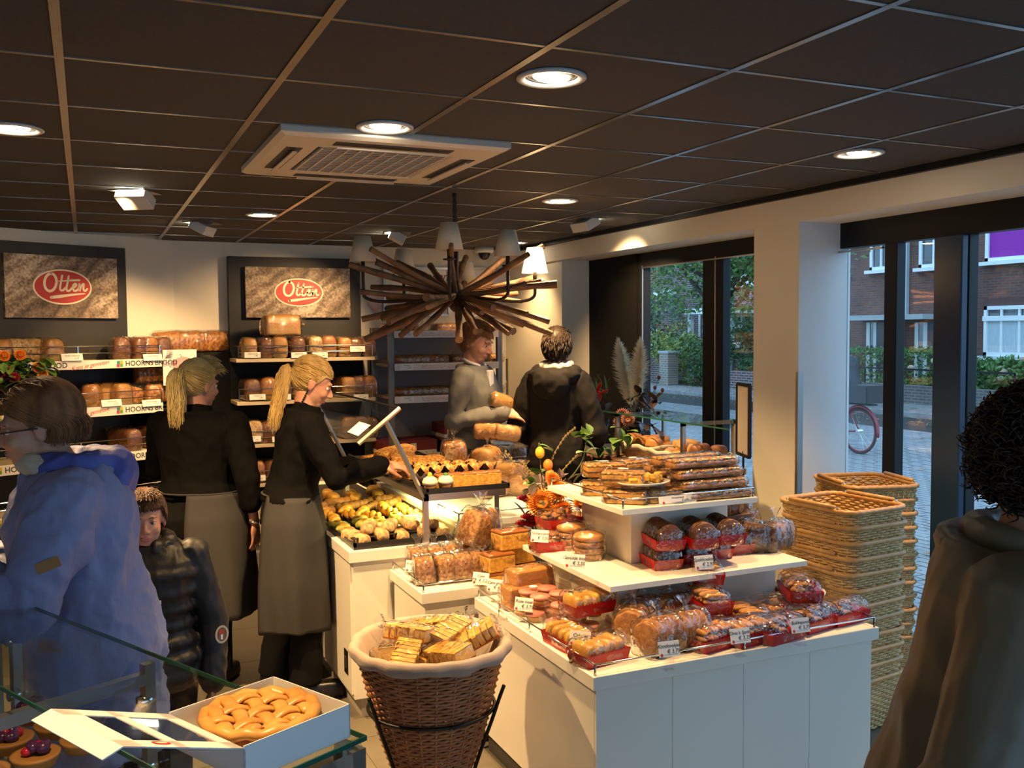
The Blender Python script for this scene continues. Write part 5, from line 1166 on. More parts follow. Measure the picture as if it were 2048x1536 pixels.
# tongs and a card on the tray
tg = thing('serving_tongs', 'black serving tongs lying across the front of the pastry tray', 'tongs', (qx+.03, qy+.06, CZ1+.045))
MB().tube([(.0, .02, 0), (.15, .05, .012), (.28, .10, .018)], [.008, .007, .014], 8, flat=.4).obj('arm', M_tray, tg); MB().tube([(.0, .0, 0), (.16, .01, .004), (.32, .02, .004)], [.008, .007, .014], 8, flat=.4).obj('arm', M_tray, tg)
# upper tray: flat breads, muffins, cake squares, cupcakes
ut = thing('upper_tray', 'black tray of muffins and cake squares on the tray stand', 'tray', (ax, ay, TSZ)); MB().box(.02, sw+.02, .0, sd-.04, .0, .010).obj('tray_base', M_tray, ut)
for bx in ((.02, sw+.02, 0, .008), (.02, .028, 0, sd-.04), (sw+.012, sw+.02, 0, sd-.04)): MB().box(*bx, .01, .024).obj('tray_rim', M_tray, ut)
def muffin(key):
    t = thing('muffin', 'x', 'muffin'); MB().lathe([(.001, .001), (.026, .001), (.034, .045), (.001, .045)], 18).obj('paper_cup', K_paper, t, smooth=True); c_ = t.children[0]
    for k in range(4):
        a = k*math.pi/2; MB().add([(.033*math.cos(a-.75), .033*math.sin(a-.75), .040), (.036*math.cos(a), .036*math.sin(a), .040), (.033*math.cos(a+.75), .033*math.sin(a+.75), .040), (.046*math.cos(a), .046*math.sin(a), .072)], [(0, 1, 3), (1, 2, 3), (3, 1, 0), (3, 2, 1)]).obj('paper_point', K_paper, t)
    MB().ell((0, 0, .046), (.034, .034, .028), 16, 8).obj('muffin_top', K_almond, t, smooth=True); PROTO[key] = t
muffin('muffin')
for k in range(6):
    x = .05+k*(sw-.08)/5; put('muffin', (ax+x, ay+.17, TSZ+.018), R(random.uniform(20, 70)), 'muffin in a dark paper cup on the upper tray, front row, %s from the left' % ORD[k], 'muffins in dark paper cups', 1.25)
    if k < 5: put('muffin', (ax+x+.03, ay+.27, TSZ+.018), R(random.uniform(20, 70)), 'muffin in a dark paper cup on the upper tray, rear row, %s from the left' % ORD[k], 'muffins in dark paper cups', 1.25)
def square(key):
    t = thing('cake_square', 'x', 'cake'); MB().box(-.034, .034, -.034, .034, .001, .060).obj('sponge', K_cake, t, bev=.004); MB().rings(loaf_pts(.072, .072, .012, 3, nx=8, nc=14, p=6, amp=.2, ns=40), M=T(0, 0, .055)).obj('crust', K_caketop, t, smooth=True); PROTO[key] = t
square('square')
for k in range(5): put('square', (ax+.125+k*(sw-.16)/4, ay+.075, TSZ+.01), R(random.uniform(-6, 6)), 'yellow cake square at the front of the upper tray, %s from the left' % ORD[k], 'yellow cake squares')
for k, (px, py) in enumerate(((842, 968), (868, 972))):
    p = (ax+.035+k*.0-.0, ay+.05); p = (ax+.045+k*.075, ay+.032+.0*k); t = thing('cupcake', ['cupcake with pale icing and a yellow tip on the upper tray', 'cupcake with pale icing and a green leaf on the upper tray'][k], 'cupcake', (p[0], p[1], TSZ+.01)); MB().lathe([(.001, .001), (.022, .001), (.030, .034), (.001, .034)], 18).obj('paper_cup', K_cupgold, t, smooth=True)
    MB().lathe([(.034, .030), (.036, .042), (.028, .058), (.014, .066), (.001, .068)], 18).obj('icing', K_white, t, smooth=True); MB().ell((0, 0, .07), (.012, .016, .009) if k else (.012, .012, .016), 10, 6).obj('decoration', K_green if k else mat('yellow_sweet', (.75, .45, .02), .4), t, smooth=True)
for k, (x, y, dz, ang, lab) in enumerate(((.12, .46, 0, 35, 'large almond flat bread behind the muffins on the left'), (.30, .44, .0, 20, 'large almond flat bread behind the muffins on the right'), (.10, .68, 0, 60, 'large almond flat bread in the middle of the upper tray'), (.18, .54, .04, 15, 'large almond flat bread lying on the front two'), (.30, .66, 0, 40, 'large almond flat bread in the middle on the right'), (.12, .90, 0, 50, 'large almond flat bread farther back on the left'), (.30, .90, 0, 110, 'large almond flat bread farther back on the right'), (.16, .80, .042, 75, 'large almond flat bread lying on the middle pair'), (.14, 1.10, 0, 20, 'large almond flat bread at the far end of the tray'), (.18, 1.0, .045, 30, 'large almond flat bread highest of the far pile'))):
    put('disc', (ax+x, ay+y, TSZ+.012+dz), 0, lab, 'almond flat breads', 1.0, (R(6 if dz else 0), R(-5 if dz else 0), R(ang)))
# bags of bread on the raised shelf counter
bagged('rolls_bag', .22, .15, .11, K_pale, 'x', 31, 'top', name='roll_bag', amp=.16, p=3, ns=16); bagged('brown_bag', .20, .15, .12, K_nut, 'x', 37, 'top', name='roll_bag', amp=.14, p=3, ns=16)
for k, (px, py, z, key, ang, lab) in enumerate(((1040, 985, CZM, 'rolls_bag', 60, 'clear bag of pale rolls beside the red flowers'), (985, 992, CZM, 'rolls_bag', 20, 'clear bag of pale rolls before the tray stand post'), (1010, 965, CZM+.05, 'rolls_bag', 120, 'clear bag of pale rolls leaning behind the others'), (975, 930, CZM+.08, 'rolls_bag', 45, 'bag of rolls with a red clip at the tray corner'))):
    p = pz(px, py, z); put(key, (p[0], p[1], z), R(ang), lab, 'bags of rolls', 1.0)
for k, (x, y, dz, key, ang, lab) in enumerate(((1.84, 5.30, 0, 'brown_bag', 30, 'clear bag of nut bread behind the flat breads'), (2.0, 5.12, 0, 'rolls_bag', 70, 'clear bag of bread before the jeans of the man in grey'), (2.18, 5.26, 0, 'brown_bag', 15, 'clear bag of brown bread at the rear corner of the raised counter'), (2.16, 5.0, .0, 'rolls_bag', 140, 'clear bag of pale bread right of the muffins'), (2.20, 4.76, 0, 'rolls_bag', 100, 'clear bag of loaf slices at the right rim of the raised counter'), (1.98, 5.28, .12, 'brown_bag', 70, 'bag of currant bread on top of the rear bags'))):
    put(key, (x, y, CZM+dz), R(ang), lab, 'bags on the raised counter', 1.05)
# rear table with bags and white crates
rt = thing('rear_table', 'white edged rear table with bagged buns beside the man in black', 'table', (2.95, 6.62, 0)); MB().box(-.45, .4, -.28, .28, .76, .80).obj('table_top', M_lac, rt); MB().box(-.42, .38, -.25, .25, 0, .76).obj('body', M_core, rt); rail_loop([(-.44, .26), (-.44, -.27), (.39, -.27)], .80, rt)
for k, x in enumerate((2.62, 2.80, 2.96, 3.12)): put('brown_bag', (x, 6.52, .80), R(40*k), 'bag of currant buns on the rear table, %s from the left' % ORD[k], 'bags on the rear table', .8)
M_cr = mat('white_crate', (.68, .66, .62), .5)
for k in range(2):
    t = thing('white_crate', ['lower white slatted crate behind the paper bag', 'upper white slatted crate behind the paper bag'][k], 'crate', (2.83, 6.95, .80+k*.13))
    MB().box(-.22, .22, -.14, .14, 0, .012).obj('base', M_cr, t)
    for z in (.02, .075):
        for s in (-1, 1): MB().box(-.22, .22, s*.14-.006, s*.14+.006, z, z+.038).obj('slat', M_cr, t); MB().box(s*.22-.006, s*.22+.006, -.14, .14, z, z+.038).obj('slat', M_cr, t)
    for sx in (-1, 1):
        for sy in (-1, 1): MB().box(sx*.205-.012, sx*.205+.012, sy*.127-.012, sy*.127+.012, 0, .128).obj('corner_post', M_cr, t)
MB().box(-.42, .4, .25, .5, .74, .79).obj('rear_leaf', M_lac, rt)

# ------------------------------------------------------------------ wicker baskets
M_wick = mat('willow', (.48, .29, .11), .5, col2=(.60, .39, .16), nscale=18, bump=.3, bscale=90, bdist=.003); M_wick2 = mat('willow_rim', (.54, .31, .11), .42, col2=(.44, .23, .075), nscale=25, bump=.3, bscale=80, bdist=.003)
M_wickd = mat('willow_red_brown', (.30, .105, .038), .45, col2=(.42, .17, .065), nscale=20, bump=.3, bscale=90, bdist=.003)
def rrect(L, W, r, n):
    """n points round a rounded rectangle"""
    pts = []; segs = [((L/2-r, W/2-r), 0), ((-L/2+r, W/2-r), 90), ((-L/2+r, -W/2+r), 180), ((L/2-r, -W/2+r), 270)]; k = 8
    for (cx_, cy_), a0 in segs:
        for i in range(k+1): a = R(a0+90*i/k); pts.append((cx_+r*math.cos(a), cy_+r*math.sin(a)))
    P = np.array(pts+[pts[0]]); d = np.r_[0, np.cumsum(np.linalg.norm(np.diff(P, axis=0), axis=1))]; t = np.linspace(0, d[-1], n, endpoint=False)
    return np.stack([np.interp(t, d, P[:, 0]), np.interp(t, d, P[:, 1])], 1)
BH, BL, BWD = .235, .42, .36
def ring_at(z, n, grow=0.0): k = .84+.16*z/BH; return rrect(BL*k+grow, BWD*k+grow, .06*k, n)
wb = thing('wicker_basket', 'x', 'basket'); we = MB(); n = 104
for r_ in range(20):
    z = .010+r_*.0113; P = ring_at(z, n); Nn = P/np.linalg.norm(P, axis=1)[:, None]; o_ = .0042*np.cos(np.arange(n)*math.pi/2*1.0+(math.pi if r_ % 2 else 0)); Q = P+Nn*o_[:, None]
    we.tube(np.c_[Q, np.full(n, z)+.0012*np.sin(np.arange(n)*.7+r_)], .0060, 5, loop=True)
we.obj('weave', M_wick, wb, smooth=True); stuff(wb.children[0])
sk_ = MB()
for k in range(52): a_, b_ = ring_at(0, 104)[k*2], ring_at(BH, 104)[k*2]; sk_.tube([(a_[0], a_[1], 0), (b_[0], b_[1], BH)], .0042, 5)
sk_.obj('stakes', M_wick, wb, smooth=True); stuff(wb.children[1])
P = ring_at(BH, 120, .006); MB().tube(np.c_[P, np.full(120, BH+.004+.0012*np.sin(np.arange(120)*2.1))], .0115, 8, loop=True).obj('rim', M_wick2, wb, smooth=True)
P = ring_at(0, 60); MB().add(np.r_[np.c_[P, np.full(60, .004)]], [tuple(range(60))]).obj('bottom', M_wick, wb)
for s in (-1, 1):
    y = s*(BWD/2+.004); MB().tube([(-.13, y, BH+.020), (.13, y, BH+.020)], .010, 8).obj('handle', M_wick2, wb, smooth=True)
    for q in (-1, 1): MB().tube([(q*.14, y, BH+.02), (q*.15, y, BH+.014), (q*.15, y, BH-.006)], .0035, 6).obj('handle_ring', M_chrome, wb)
PROTO['basket'] = wb
for k in range(12): put('basket', (3.07+random.uniform(-.006, .006), 3.25+random.uniform(-.006, .006), .0+k*.0672), R(96+random.uniform(-2.5, 2.5)), 'honey coloured wicker shopping basket in the front stack, %s from the top' % ORD[11-k], 'front stack of wicker baskets')
for k in range(12): put('basket', (3.585+random.uniform(-.006, .006), 3.64+random.uniform(-.006, .006), .0+k*.068), R(72+random.uniform(-2.5, 2.5)), 'honey coloured wicker shopping basket in the stack by the window, %s from the top' % ORD[11-k], 'rear stack of wicker baskets')
# --- conical basket with cloth lining on a wire stand
KX, KY = 1.055, 3.06
kb = thing('cone_basket', 'red brown conical wicker basket with grey cloth lining on a wire stand', 'basket', (KX, KY, 0)); we = MB(); n = 96; KR = lambda z: np.interp(z, [.0, .06, .16, .40, .62, .68], [.055, .07, .105, .185, .238, .25])
for r_ in range(58):
    z = .015+r_*.0114; a = np.arange(n)*2*math.pi/n; rr = KR(z)+.0045*np.cos(np.arange(n)*math.pi*2/4+(math.pi if r_ % 2 else 0)); we.tube(np.stack([rr*np.cos(a), rr*np.sin(a), np.full(n, z)], 1), .0056, 5, loop=True)
o = we.obj('weave', M_wickd, kb, smooth=True); stuff(o); sk_ = MB()
for k in range(24):
    a = k*2*math.pi/24; sk_.tube([(KR(z)*math.cos(a), KR(z)*math.sin(a), z) for z in (.01, .16, .4, .67)], .006, 5)
stuff(sk_.obj('stakes', M_wickd, kb, smooth=True))
M_cloth = mat('taupe_cloth', (.34, .255, .20), .85, bump=.35, bscale=160, bdist=.002, sheen=.2)
prof = [(.268, .657), (.273, .662), (.278, .670), (.280, .682), (.276, .697), (.264, .705), (.244, .69), (.216, .62), (.165, .50), (.001, .47)]
ln = MB().lathe(prof, 72, caps=False); v = ln.arr()
for i, q in enumerate(v):
    a = math.atan2(q[1], q[0]); r_ = math.hypot(q[0], q[1]); w_ = .004*math.sin(a*17+2*math.sin(a*3))+.004*nz(q, 22, 1.0)
    if q[2] < .664 and r_ > .245: q[2] += .005*math.sin(a*9)
    v[i][:2] = q[:2]*(1+w_/max(r_, .05)) if r_ > .1 else q[:2]
ln.v = [v]; lo = ln.obj('lining', M_cloth, kb, smooth=True); lo.modifiers.new('solid', 'SOLIDIFY').thickness = .004
M_wire = mat('black_wire', (.015, .014, .014), .4, metal=.5); a = np.arange(48)*2*math.pi/48
for z in (.47, .17): r_ = KR(z)+.016; MB().tube(np.stack([r_*np.cos(a), r_*np.sin(a), np.full(48, z)], 1), .0065, 8, loop=True).obj('stand_ring', M_wire, kb, smooth=True)
for k in range(3):
    t_ = R(200+120*k); c_, s_ = math.cos(t_), math.sin(t_); MB().tube(catmull([(.262*c_, .262*s_, .56), (.23*c_, .23*s_, .47), (.135*c_, .135*s_, .17), (.19*c_, .19*s_, .0)], 6), .0065, 8).obj('stand_leg', M_wire, kb, smooth=True)
def slices(key):
    t = thing('sliced_cake_bag', 'x', 'cake'); r = random.Random(3)
    for k in range(7): 
        g = MB(); g.cbox((0, 0, .031), (.025, .105, .056), M=T(-.095+k*.031, r.uniform(-.004, .004), .0) @ RY(R(r.uniform(-8, 8)))); g.obj('slice', mat('pale_cake_slice', (.74, .50, .18), .75, col2=(.66, .38, .10), nscale=60, bump=.4, bscale=110, bdist=.003), t, bev=.004)
        g = MB(); g.cbox((0, 0, .059), (.026, .106, .005), M=T(-.095+k*.031, 0, 0)); g.obj('slice_crust', K_yel, t, bev=.002)
    MB().box(-.108, .108, -.056, .056, -.001, .006).obj('crust', K_caketop, t); meshobj('bag', bag_mesh(.235, .115, .072, 9, 'end', amp=.008, p=7, dome=.15), t); PROTO[key] = t
slices('slices')
for k, (x, y, z, rot, lab) in enumerate(((-.13, -.06, .62, (8, -12, 60), 'at the left front of the cone basket'), (.04, -.12, .625, (-12, 10, 110), 'at the front of the cone basket'), (-.06, .09, .655, (10, 0, 130), 'at the left rear of the cone basket'), (.10, .06, .65, (14, -8, 35), 'in the middle of the cone basket'), (.19, -.03, .645, (10, -28, -20), 'leaning on the right rim of the cone basket'), (.05, .17, .645, (0, 12, 140), 'highest at the rear of the cone basket'), (-.17, .05, .60, (0, 20, 85), 'low at the left rim of the cone basket'), (.02, 0, .58, (0, 0, 20), 'buried in the middle of the cone basket'))):
    put('slices', (KX+x*.85, KY+y*.85, z+.025), 0, 'clear bag of sliced cake '+lab, 'bags of sliced cake', .78, tuple(R(q) for q in rot))

# ------------------------------------------------------------------ chandelier of driftwood sticks
random.seed(21)
M_drift = mat('driftwood', (.11, .047, .018), .65, col2=(.25, .12, .05), nscale=10, stretch=(1, 1, 1), bump=.7, bscale=50, bdist=.006); M_shade = mat('linen_shade', (.72, .60, .42), .8, bump=.2, bscale=250, bdist=.001); M_iron = mat('dark_iron', (.04, .022, .015), .5, metal=.4)
CX, CY, CZ_ = 1.87, 4.93, 1.955
chn = thing('chandelier', 'chandelier of radiating driftwood sticks with small linen lamp shades', 'chandelier', (CX, CY, CZ_))
MB().ell((0, 0, 0), (.05, .05, .09), 16, 10).obj('hub', M_iron, chn, smooth=True); MB().tube([(0, 0, .0), (0, 0, .26)], .018, 10).obj('stem', M_iron, chn, smooth=True)
for k in range(54):
    az = k*2.399963+random.uniform(-.15, .15); el = R(random.choice((-28, -23, -18, -11, -4, 2, 9, 16, 23, 27))+random.uniform(-4, 4)); L_ = random.uniform(.40, .56)*(1 if abs(el) < .5 else .95); d = np.array([math.cos(az)*math.cos(el), math.sin(az)*math.cos(el), math.sin(el)]); s_ = np.cross(d, (0, 0, 1)); s_ /= np.linalg.norm(s_)
    st = d*.05; r0 = random.uniform(.0125, .020); b1, b2 = random.uniform(-.012, .012), random.uniform(-.012, .012)
    pts = [st+d*L_*q+s_*b1*math.sin(q*3.1)+np.array([0, 0, b2])*math.sin(q*4) for q in np.linspace(0, 1, 9)]; MB().tube(pts, [r0*(1+.12*math.sin(q*1.7+k)) for q in range(9)], 8).obj('stick', M_drift, chn, auto=50)
lat = np.array([CR[0], CR[1]])/np.hypot(CR[0], CR[1]); fwd = np.array([_fw[0], _fw[1]])/np.hypot(_fw[0], _fw[1])
for k, (u_, w_, zz, lit) in enumerate(((-.50, -.06, .13, 0), (-.33, .40, .10, 0), (-.01, -.36, .165, 0), (.03, .50, .03, 0), (.29, -.22, .14, 0), (.44, .10, .075, 1))):
    q = lat*u_+fwd*w_; P0 = np.array([q[0], q[1]]); a_ = MB(); a_.tube(catmull([(P0[0]*.1, P0[1]*.1, -.0), (P0[0]*.7, P0[1]*.7, -.03), (P0[0]*.97, P0[1]*.97, -.01), (P0[0], P0[1], .06), (P0[0], P0[1], zz+.05)], 5), .009, 8)
    ao = a_.obj('arm', M_iron, chn, smooth=True); MB().lathe([(.001, zz+.005), (.03, zz+.005), (.034, zz+.012), (.001, zz+.012)], 16, M=T(q[0], q[1], 0)).obj('drip_pan', M_iron, ao, smooth=True); MB().lathe([(.011, zz), (.011, zz+.075), (.001, zz+.075)], 10, M=T(q[0], q[1], 0)).obj('candle_sleeve', M_iron, ao, smooth=True)
    sh = MB().lathe([(.074, zz+.055), (.044, zz+.195)], 28, M=T(q[0], q[1], 0), caps=False)
    if lit:
        m_, nt, b_, out = _nodes('lit_shade'); b_.inputs['Base Color'].default_value = (.8, .7, .52, 1); b_.inputs['Emission Color'].default_value = (1, .72, .38, 1); b_.inputs['Emission Strength'].default_value = 2.6
        so = sh.obj('lamp_shade', m_, ao, smooth=True); MB().ell((q[0], q[1], zz+.11), (.02, .02, .03), 10, 8).obj('bulb', M_bulb, ao, smooth=True)
        ld = bpy.data.lights.new('lamp_light', 'POINT'); ld.energy = 3; ld.color = LAMP_COL; ld.shadow_soft_size = .02; lo = bpy.data.objects.new('lamp_light', ld); COL.objects.link(lo); lo.location = (q[0], q[1], zz+.035); lo.parent = chn
    else: so = sh.obj('lamp_shade', M_shade, ao, smooth=True)
    so.modifiers.new('solid', 'SOLIDIFY').thickness = .002
for k in range(14):
    z = .26+k*(ZC-CZ_-.27)/14; a = np.arange(14)*2*math.pi/14; P = np.stack([.010*np.cos(a), 0*a, z+.019+.024*np.sin(a)], 1); P = P if k % 2 else P[:, [1, 0, 2]]; MB().tube(P, .003, 5, loop=True).obj('chain_link', M_iron, chn, smooth=True)
MB().lathe([(.001, ZC-CZ_), (.012, ZC-CZ_), (.009, ZC-CZ_-.02), (.001, ZC-CZ_-.022)], 18).obj('canopy', M_iron, chn, smooth=True)

# lamp tube under the upper tray
tl = thing('tray_lamp', 'bright tube lamp under the upper tray lighting the pastries', 'lamp', (ax+.18, ay+.55, TSZ-.045)); MB().box(-.03, .03, -.30, .30, .005, .03).obj('housing', M_steel, tl); MB().tube([(0, -.28, 0), (0, .28, 0)], .009, 10).obj('tube', mat_emit('tube_glow', (1, .96, .62), 18.0), tl, smooth=True)
ld = bpy.data.lights.new('lamp_light', 'AREA'); ld.shape = 'RECTANGLE'; ld.size = .05; ld.size_y = .56; ld.energy = 7; ld.color = (1, .86, .30); lo = bpy.data.objects.new('lamp_light', ld); COL.objects.link(lo); lo.location = (0, 0, -.012); lo.parent = tl
# ------------------------------------------------------------------ bread display by the windows
random.seed(33)
M_wd = mat('display_wood', (.36, .22, .10), .5, col2=(.28, .16, .07), nscale=6, stretch=(8, 1, 8)); M_jute = mat('linen_liner', (.50, .43, .33), .9, bump=.4, bscale=180, bdist=.002)
wd = thing('bread_display', 'wooden window side bread display with a glass shelf on steel posts', 'display', (3.15, 5.0, 0))
MB().box(-.02, .38, -.44, 1.0, 0, .90).obj('body', M_dark, wd); MB().box(-.03, .40, -.46, 1.02, .90, .935).obj('shelf_board', M_wd, wd, bev=.003)
MB().box(-.21, -.02, .0, 1.0, 0, .78).obj('lower_body', M_dark, wd); MB().box(-.22, -.03, -.02, 1.02, .78, .81).obj('lower_board', M_wd, wd, bev=.003)
for y in (.36, -.39):
    for x in (0, .36): MB().box(x-.012, x+.012, y-.012, y+.012, .935, 1.222).obj('post', M_steel, wd)
    MB().box(-.012, .372, y-.012, y+.012, 1.20, 1.222).obj('cross_bar', M_steel, wd)
MB().add([(-.02, -.85, 1.224), (.38, -.44, 1.224), (.38, .95, 1.224), (-.02, .95, 1.224)], [(0, 1, 2, 3)]).obj('glass_shelf', M_gg, wd); MB().box(-.023, -.02, -.85, .95, 1.219, 1.228).obj('glass_rim', M_gedge, wd)
def bread_basket(x, y, z, L, W, h, kind, n, label, lab2, grp, rz=0.0):
    t = thing('bread_basket', label, 'basket', (x, y, z), rz); g = MB(); k = 40; P = lambda s: rrect(L*s, W*s, .05, k)
    prof = [(.86, .003), (.95, h*.6), (1.0, h), (1.03, h*1.04), (1.06, h), (1.04, h*.72)]
    rs = [np.c_[P(s)*(1+.02*np.sin(np.arange(k)*1.3))[:, None], np.full(k, zz)+.006*np.sin(np.arange(k)*.9)*(zz > .02)] for s, zz in prof]
    g.rings(rs, True, False); g.add(np.c_[P(.86), np.full(k, .003)], [tuple(range(k))]); o = g.obj('liner', M_jute, t, smooth=True); o.modifiers.new('s', 'SOLIDIFY').thickness = .004
    MB().rings([np.c_[P(.88), np.full(k, .0)], np.c_[P(.985), np.full(k, h*.7)]], True, False).obj('wicker', M_wick, t)
    r = random.Random(n+len(label))
    for q in range(n):
        a_, b_ = r.uniform(-.34, .34)*L, r.uniform(-.34, .34)*W; lvl = q//max(1, int(n*.55)); c, s = math.cos(rz), math.sin(rz)
        put(kind, (x+a_*c-b_*s, y+a_*s+b_*c, z+.03+lvl*.05+r.uniform(0, .02)), 0, lab2 % ORD[q % 20], grp, 1.0, (R(r.uniform(-12, 12)), R(r.uniform(-12, 12)), r.random()*6))
for key, L_, W_, H_, m, p_ in (('ball', .095, .09, .065, K_gold, 2.2), ('oval', .13, .075, .055, K_pale, 2.6), ('stick', .20, .07, .055, K_dark, 3), ('brownroll', .11, .09, .07, K_brown, 2.3)):
    t = thing('bread_roll', 'x', 'bread roll'); MB().rings(loaf_pts(L_, W_, H_, 3, nx=12, nc=16, p=p_, dome=.55, amp=.06)).obj('crust', m, t, smooth=True); PROTO[key] = t
bread_basket(3.28, 5.13, .936, .34, .30, .10, 'ball', 11, 'lined basket of round golden rolls behind the first post', 'round golden roll in the lined window basket, %s of eleven', 'round golden rolls', R(90))
bread_basket(3.29, 4.83, .936, .30, .30, .09, 'oval', 10, 'lined basket of pale oval rolls behind the second post', 'pale oval roll in the lined window basket, %s of ten', 'pale oval rolls', R(90))
bread_basket(3.27, 4.545, .936, .20, .24, .10, 'brownroll', 6, 'lined basket of brown rolls beside the pillar', 'brown roll in the basket beside the pillar, %s of six', 'brown rolls by the pillar', R(90))
bread_basket(3.03, 5.20, .811, .30, .165, .07, 'stick', 6, 'lined basket of dark long rolls on the lower board', 'dark long roll in the low lined basket, %s of six', 'dark long rolls', R(90))
for k, (x, y, dz) in enumerate(((3.02, 5.60, 0), (3.03, 5.82, 0), (3.02, 5.66, .07), (3.03, 5.86, .07))): put('slab', (x, y, .811+dz), R(85), 'filmed reddish bun loaf at the far end of the lower board, %s of four' % ORD[k], 'filmed loaves on the lower board', .75)
# black framed card stand
sg = thing('card_stand', 'black framed card on a thin floor stand left of the pillar', 'sign', (3.13, 4.03, 0), R(-20)); MB().box(-.1, .1, -.1, .1, 0, .012).obj('foot', M_black, sg); MB().tube([(0, 0, .01), (0, 0, 1.12)], .006, 8).obj('pole', M_black, sg)
f = MB()
for s in (-1, 1): f.box(-.008, .008, s*.10-.008, s*.10+.008, 1.10, 1.47); f.box(-.008, .008, -.10, .10, 1.285+s*.185-.008, 1.285+s*.185+.008)
f.obj('frame', M_black, sg); MB().box(-.003, .003, -.10, .10, 1.10, 1.47).obj('card', mat('pale_card', (.42, .36, .32), .6), sg)
# --- flower arrangements
def blades(mb, n, base, tip_fn, w, seg=4, mi=0):
    for k in range(n):
        P = tip_fn(k); Wd = np.cross(P[-1]-P[0], (.3, .5, .8)); Wd /= np.linalg.norm(Wd)+1e-9; m = len(P); q = []
        for i, p in enumerate(P): ww = w*(1-i/(m-1)*.92); q += [p-Wd*ww, p+Wd*ww]
        mb.add(q, [(2*i, 2*i+1, 2*i+3, 2*i+2) for i in range(m-1)], mi)
def leaf(mb, p, d, L_, w, mi=0, curl=.2):
    d = np.array(d, float); d /= np.linalg.norm(d); s = np.cross(d, (0, 0, 1.0)); s = s/np.linalg.norm(s) if np.linalg.norm(s) > .1 else np.array([1.0, 0, 0]); u = np.cross(s, d); P = []
    for t, ww in ((0, .08), (.25, .8), (.5, 1), (.75, .7), (1, .02)): c_ = p+d*L_*t-u*curl*L_*t*t; P += [c_-s*w*ww+u*w*.25*ww, c_-u*.0, c_+s*w*ww+u*w*.25*ww]
    mb.add(P, [f for i in range(4) for f in ((3*i, 3*i+1, 3*i+4, 3*i+3), (3*i+1, 3*i+2, 3*i+5, 3*i+4))], mi)
M_fg = mat('flower_leaf', (.07, .17, .03), .5, col2=(.16, .28, .05), nscale=25); M_fd = mat('dark_foliage', (.02, .03, .012), .5, col2=(.06, .02, .02), nscale=20); M_stem = mat('stem', (.10, .16, .04), .6)
M_or = mat('orange_petal', (.72, .17, .015), .5, col2=(.80, .28, .02), nscale=40); M_cr = mat('crimson_petal', (.22, .008, .02), .5, col2=(.32, .015, .03), nscale=30); M_rust = mat('rust_petal', (.62, .12, .01), .5, col2=(.78, .38, .04), nscale=60); M_yl = mat('lantern_yellow', (.75, .45, .03), .45); M_lo = mat('lantern_orange', (.75, .22, .02), .45); M_twig = mat('twig', (.20, .15, .05), .7)
def daisy(parent, p, d, r_, m, n=26, layers=3, nm='flower'):
    mb = MB(); d = np.array(d, float); d /= np.linalg.norm(d); s = np.cross(d, (.1, .2, 1)); s /= np.linalg.norm(s); u = np.cross(d, s)
    for l in range(layers):
        for k in range(n):
            a = 2*math.pi*(k+.5*l)/n; o = s*math.cos(a)+u*math.sin(a); rr = r_*(1-.22*l); up = d*(.12+.28*l)*r_; q = np.cross(d, o); w = r_*.13
            mb.add([p+o*rr*.15+up*.3-q*w*.4, p+o*rr*.15+up*.3+q*w*.4, p+o*rr*.7+up+q*w, p+o*rr*1.0+up*.7, p+o*rr*.7+up-q*w], [(0, 1, 2, 3, 4)])
    f_ = mb.obj(nm, m, parent); c = MB(); c.ell((0, 0, 0), (r_*.22, r_*.22, r_*.14), 10, 6); c.v = [c.arr()+p+d*r_*.25]; c.obj('flower_centre', M_twig, f_, smooth=True)
def rose(parent, p, r_, m):
    mb = MB()
    for l in range(5):
        rr = r_*(1-.17*l)
        for k in range(6):
            a = k*1.047+l*.6; c_ = np.array([math.cos(a), math.sin(a), 0]); t_ = np.array([-math.sin(a), math.cos(a), 0]); z = np.array([0, 0, 1.0]); mb.add([p-z*r_*.3, p+c_*rr*.8-t_*rr*.45, p+c_*rr+z*r_*(.25+.12*l), p+c_*rr*.8+t_*rr*.45], [(0, 1, 2, 3)])
    mb.obj('rose', m, parent)
fa = thing('flower_arrangement', 'autumn bouquet of orange and crimson flowers behind the island', 'flowers', (1.82, 3.84, CZ2)); 
MB().lathe([(.001, 0), (.06, 0), (.085, .08), (.075, .16), (.07, .16), (.001, .15)], 24).obj('vase', M_dark, fa, smooth=True)
def fp(px, py, dd=0.0): q = pD(px, py, .408*1.82+.913*3.84+dd); return np.array(q)-np.array([1.82, 3.84, CZ2])
lf = MB()
for k in range(70):
    p = fp(random.uniform(1045, 1150), random.uniform(960, 1100), random.uniform(-.05, .1)); leaf(lf, p, (random.uniform(-1, 1), random.uniform(-1, .4), random.uniform(-.5, .9)), random.uniform(.06, .11), .022)
lf.obj('foliage', M_fd, fa)
for px, py, s in ((1075, 950, 1.1), (1105, 903, 1.2), (1170, 880, 1.0), (1182, 868, .9), (1172, 905, .9), (1180, 925, .8), (1150, 875, .9), (1080, 985, 1.1), (1092, 1000, 1.0), (1064, 965, .8)):
    g = MB(); p = fp(px, py)
    for k in range(3): leaf(g, p, (random.uniform(-1, 1), random.uniform(-1, .2), random.uniform(-.2, .6)), .06*s, .028*s)
    g.obj('leaf', M_fg, fa)
for px, py, r_, m in ((1115, 980, .055, M_or), (1080, 1005, .07, M_rust), (1125, 1020, .05, M_or), (1105, 958, .035, M_lo), (1160, 1005, .035, M_or)): daisy(fa, fp(px, py, -.06), (-.3, -1, .35), r_, m)
for px, py in ((1048, 998), (1055, 1035), (1062, 1050), (1045, 1048), (1070, 1040)): rose(fa, fp(px, py, -.05), .036, M_cr)
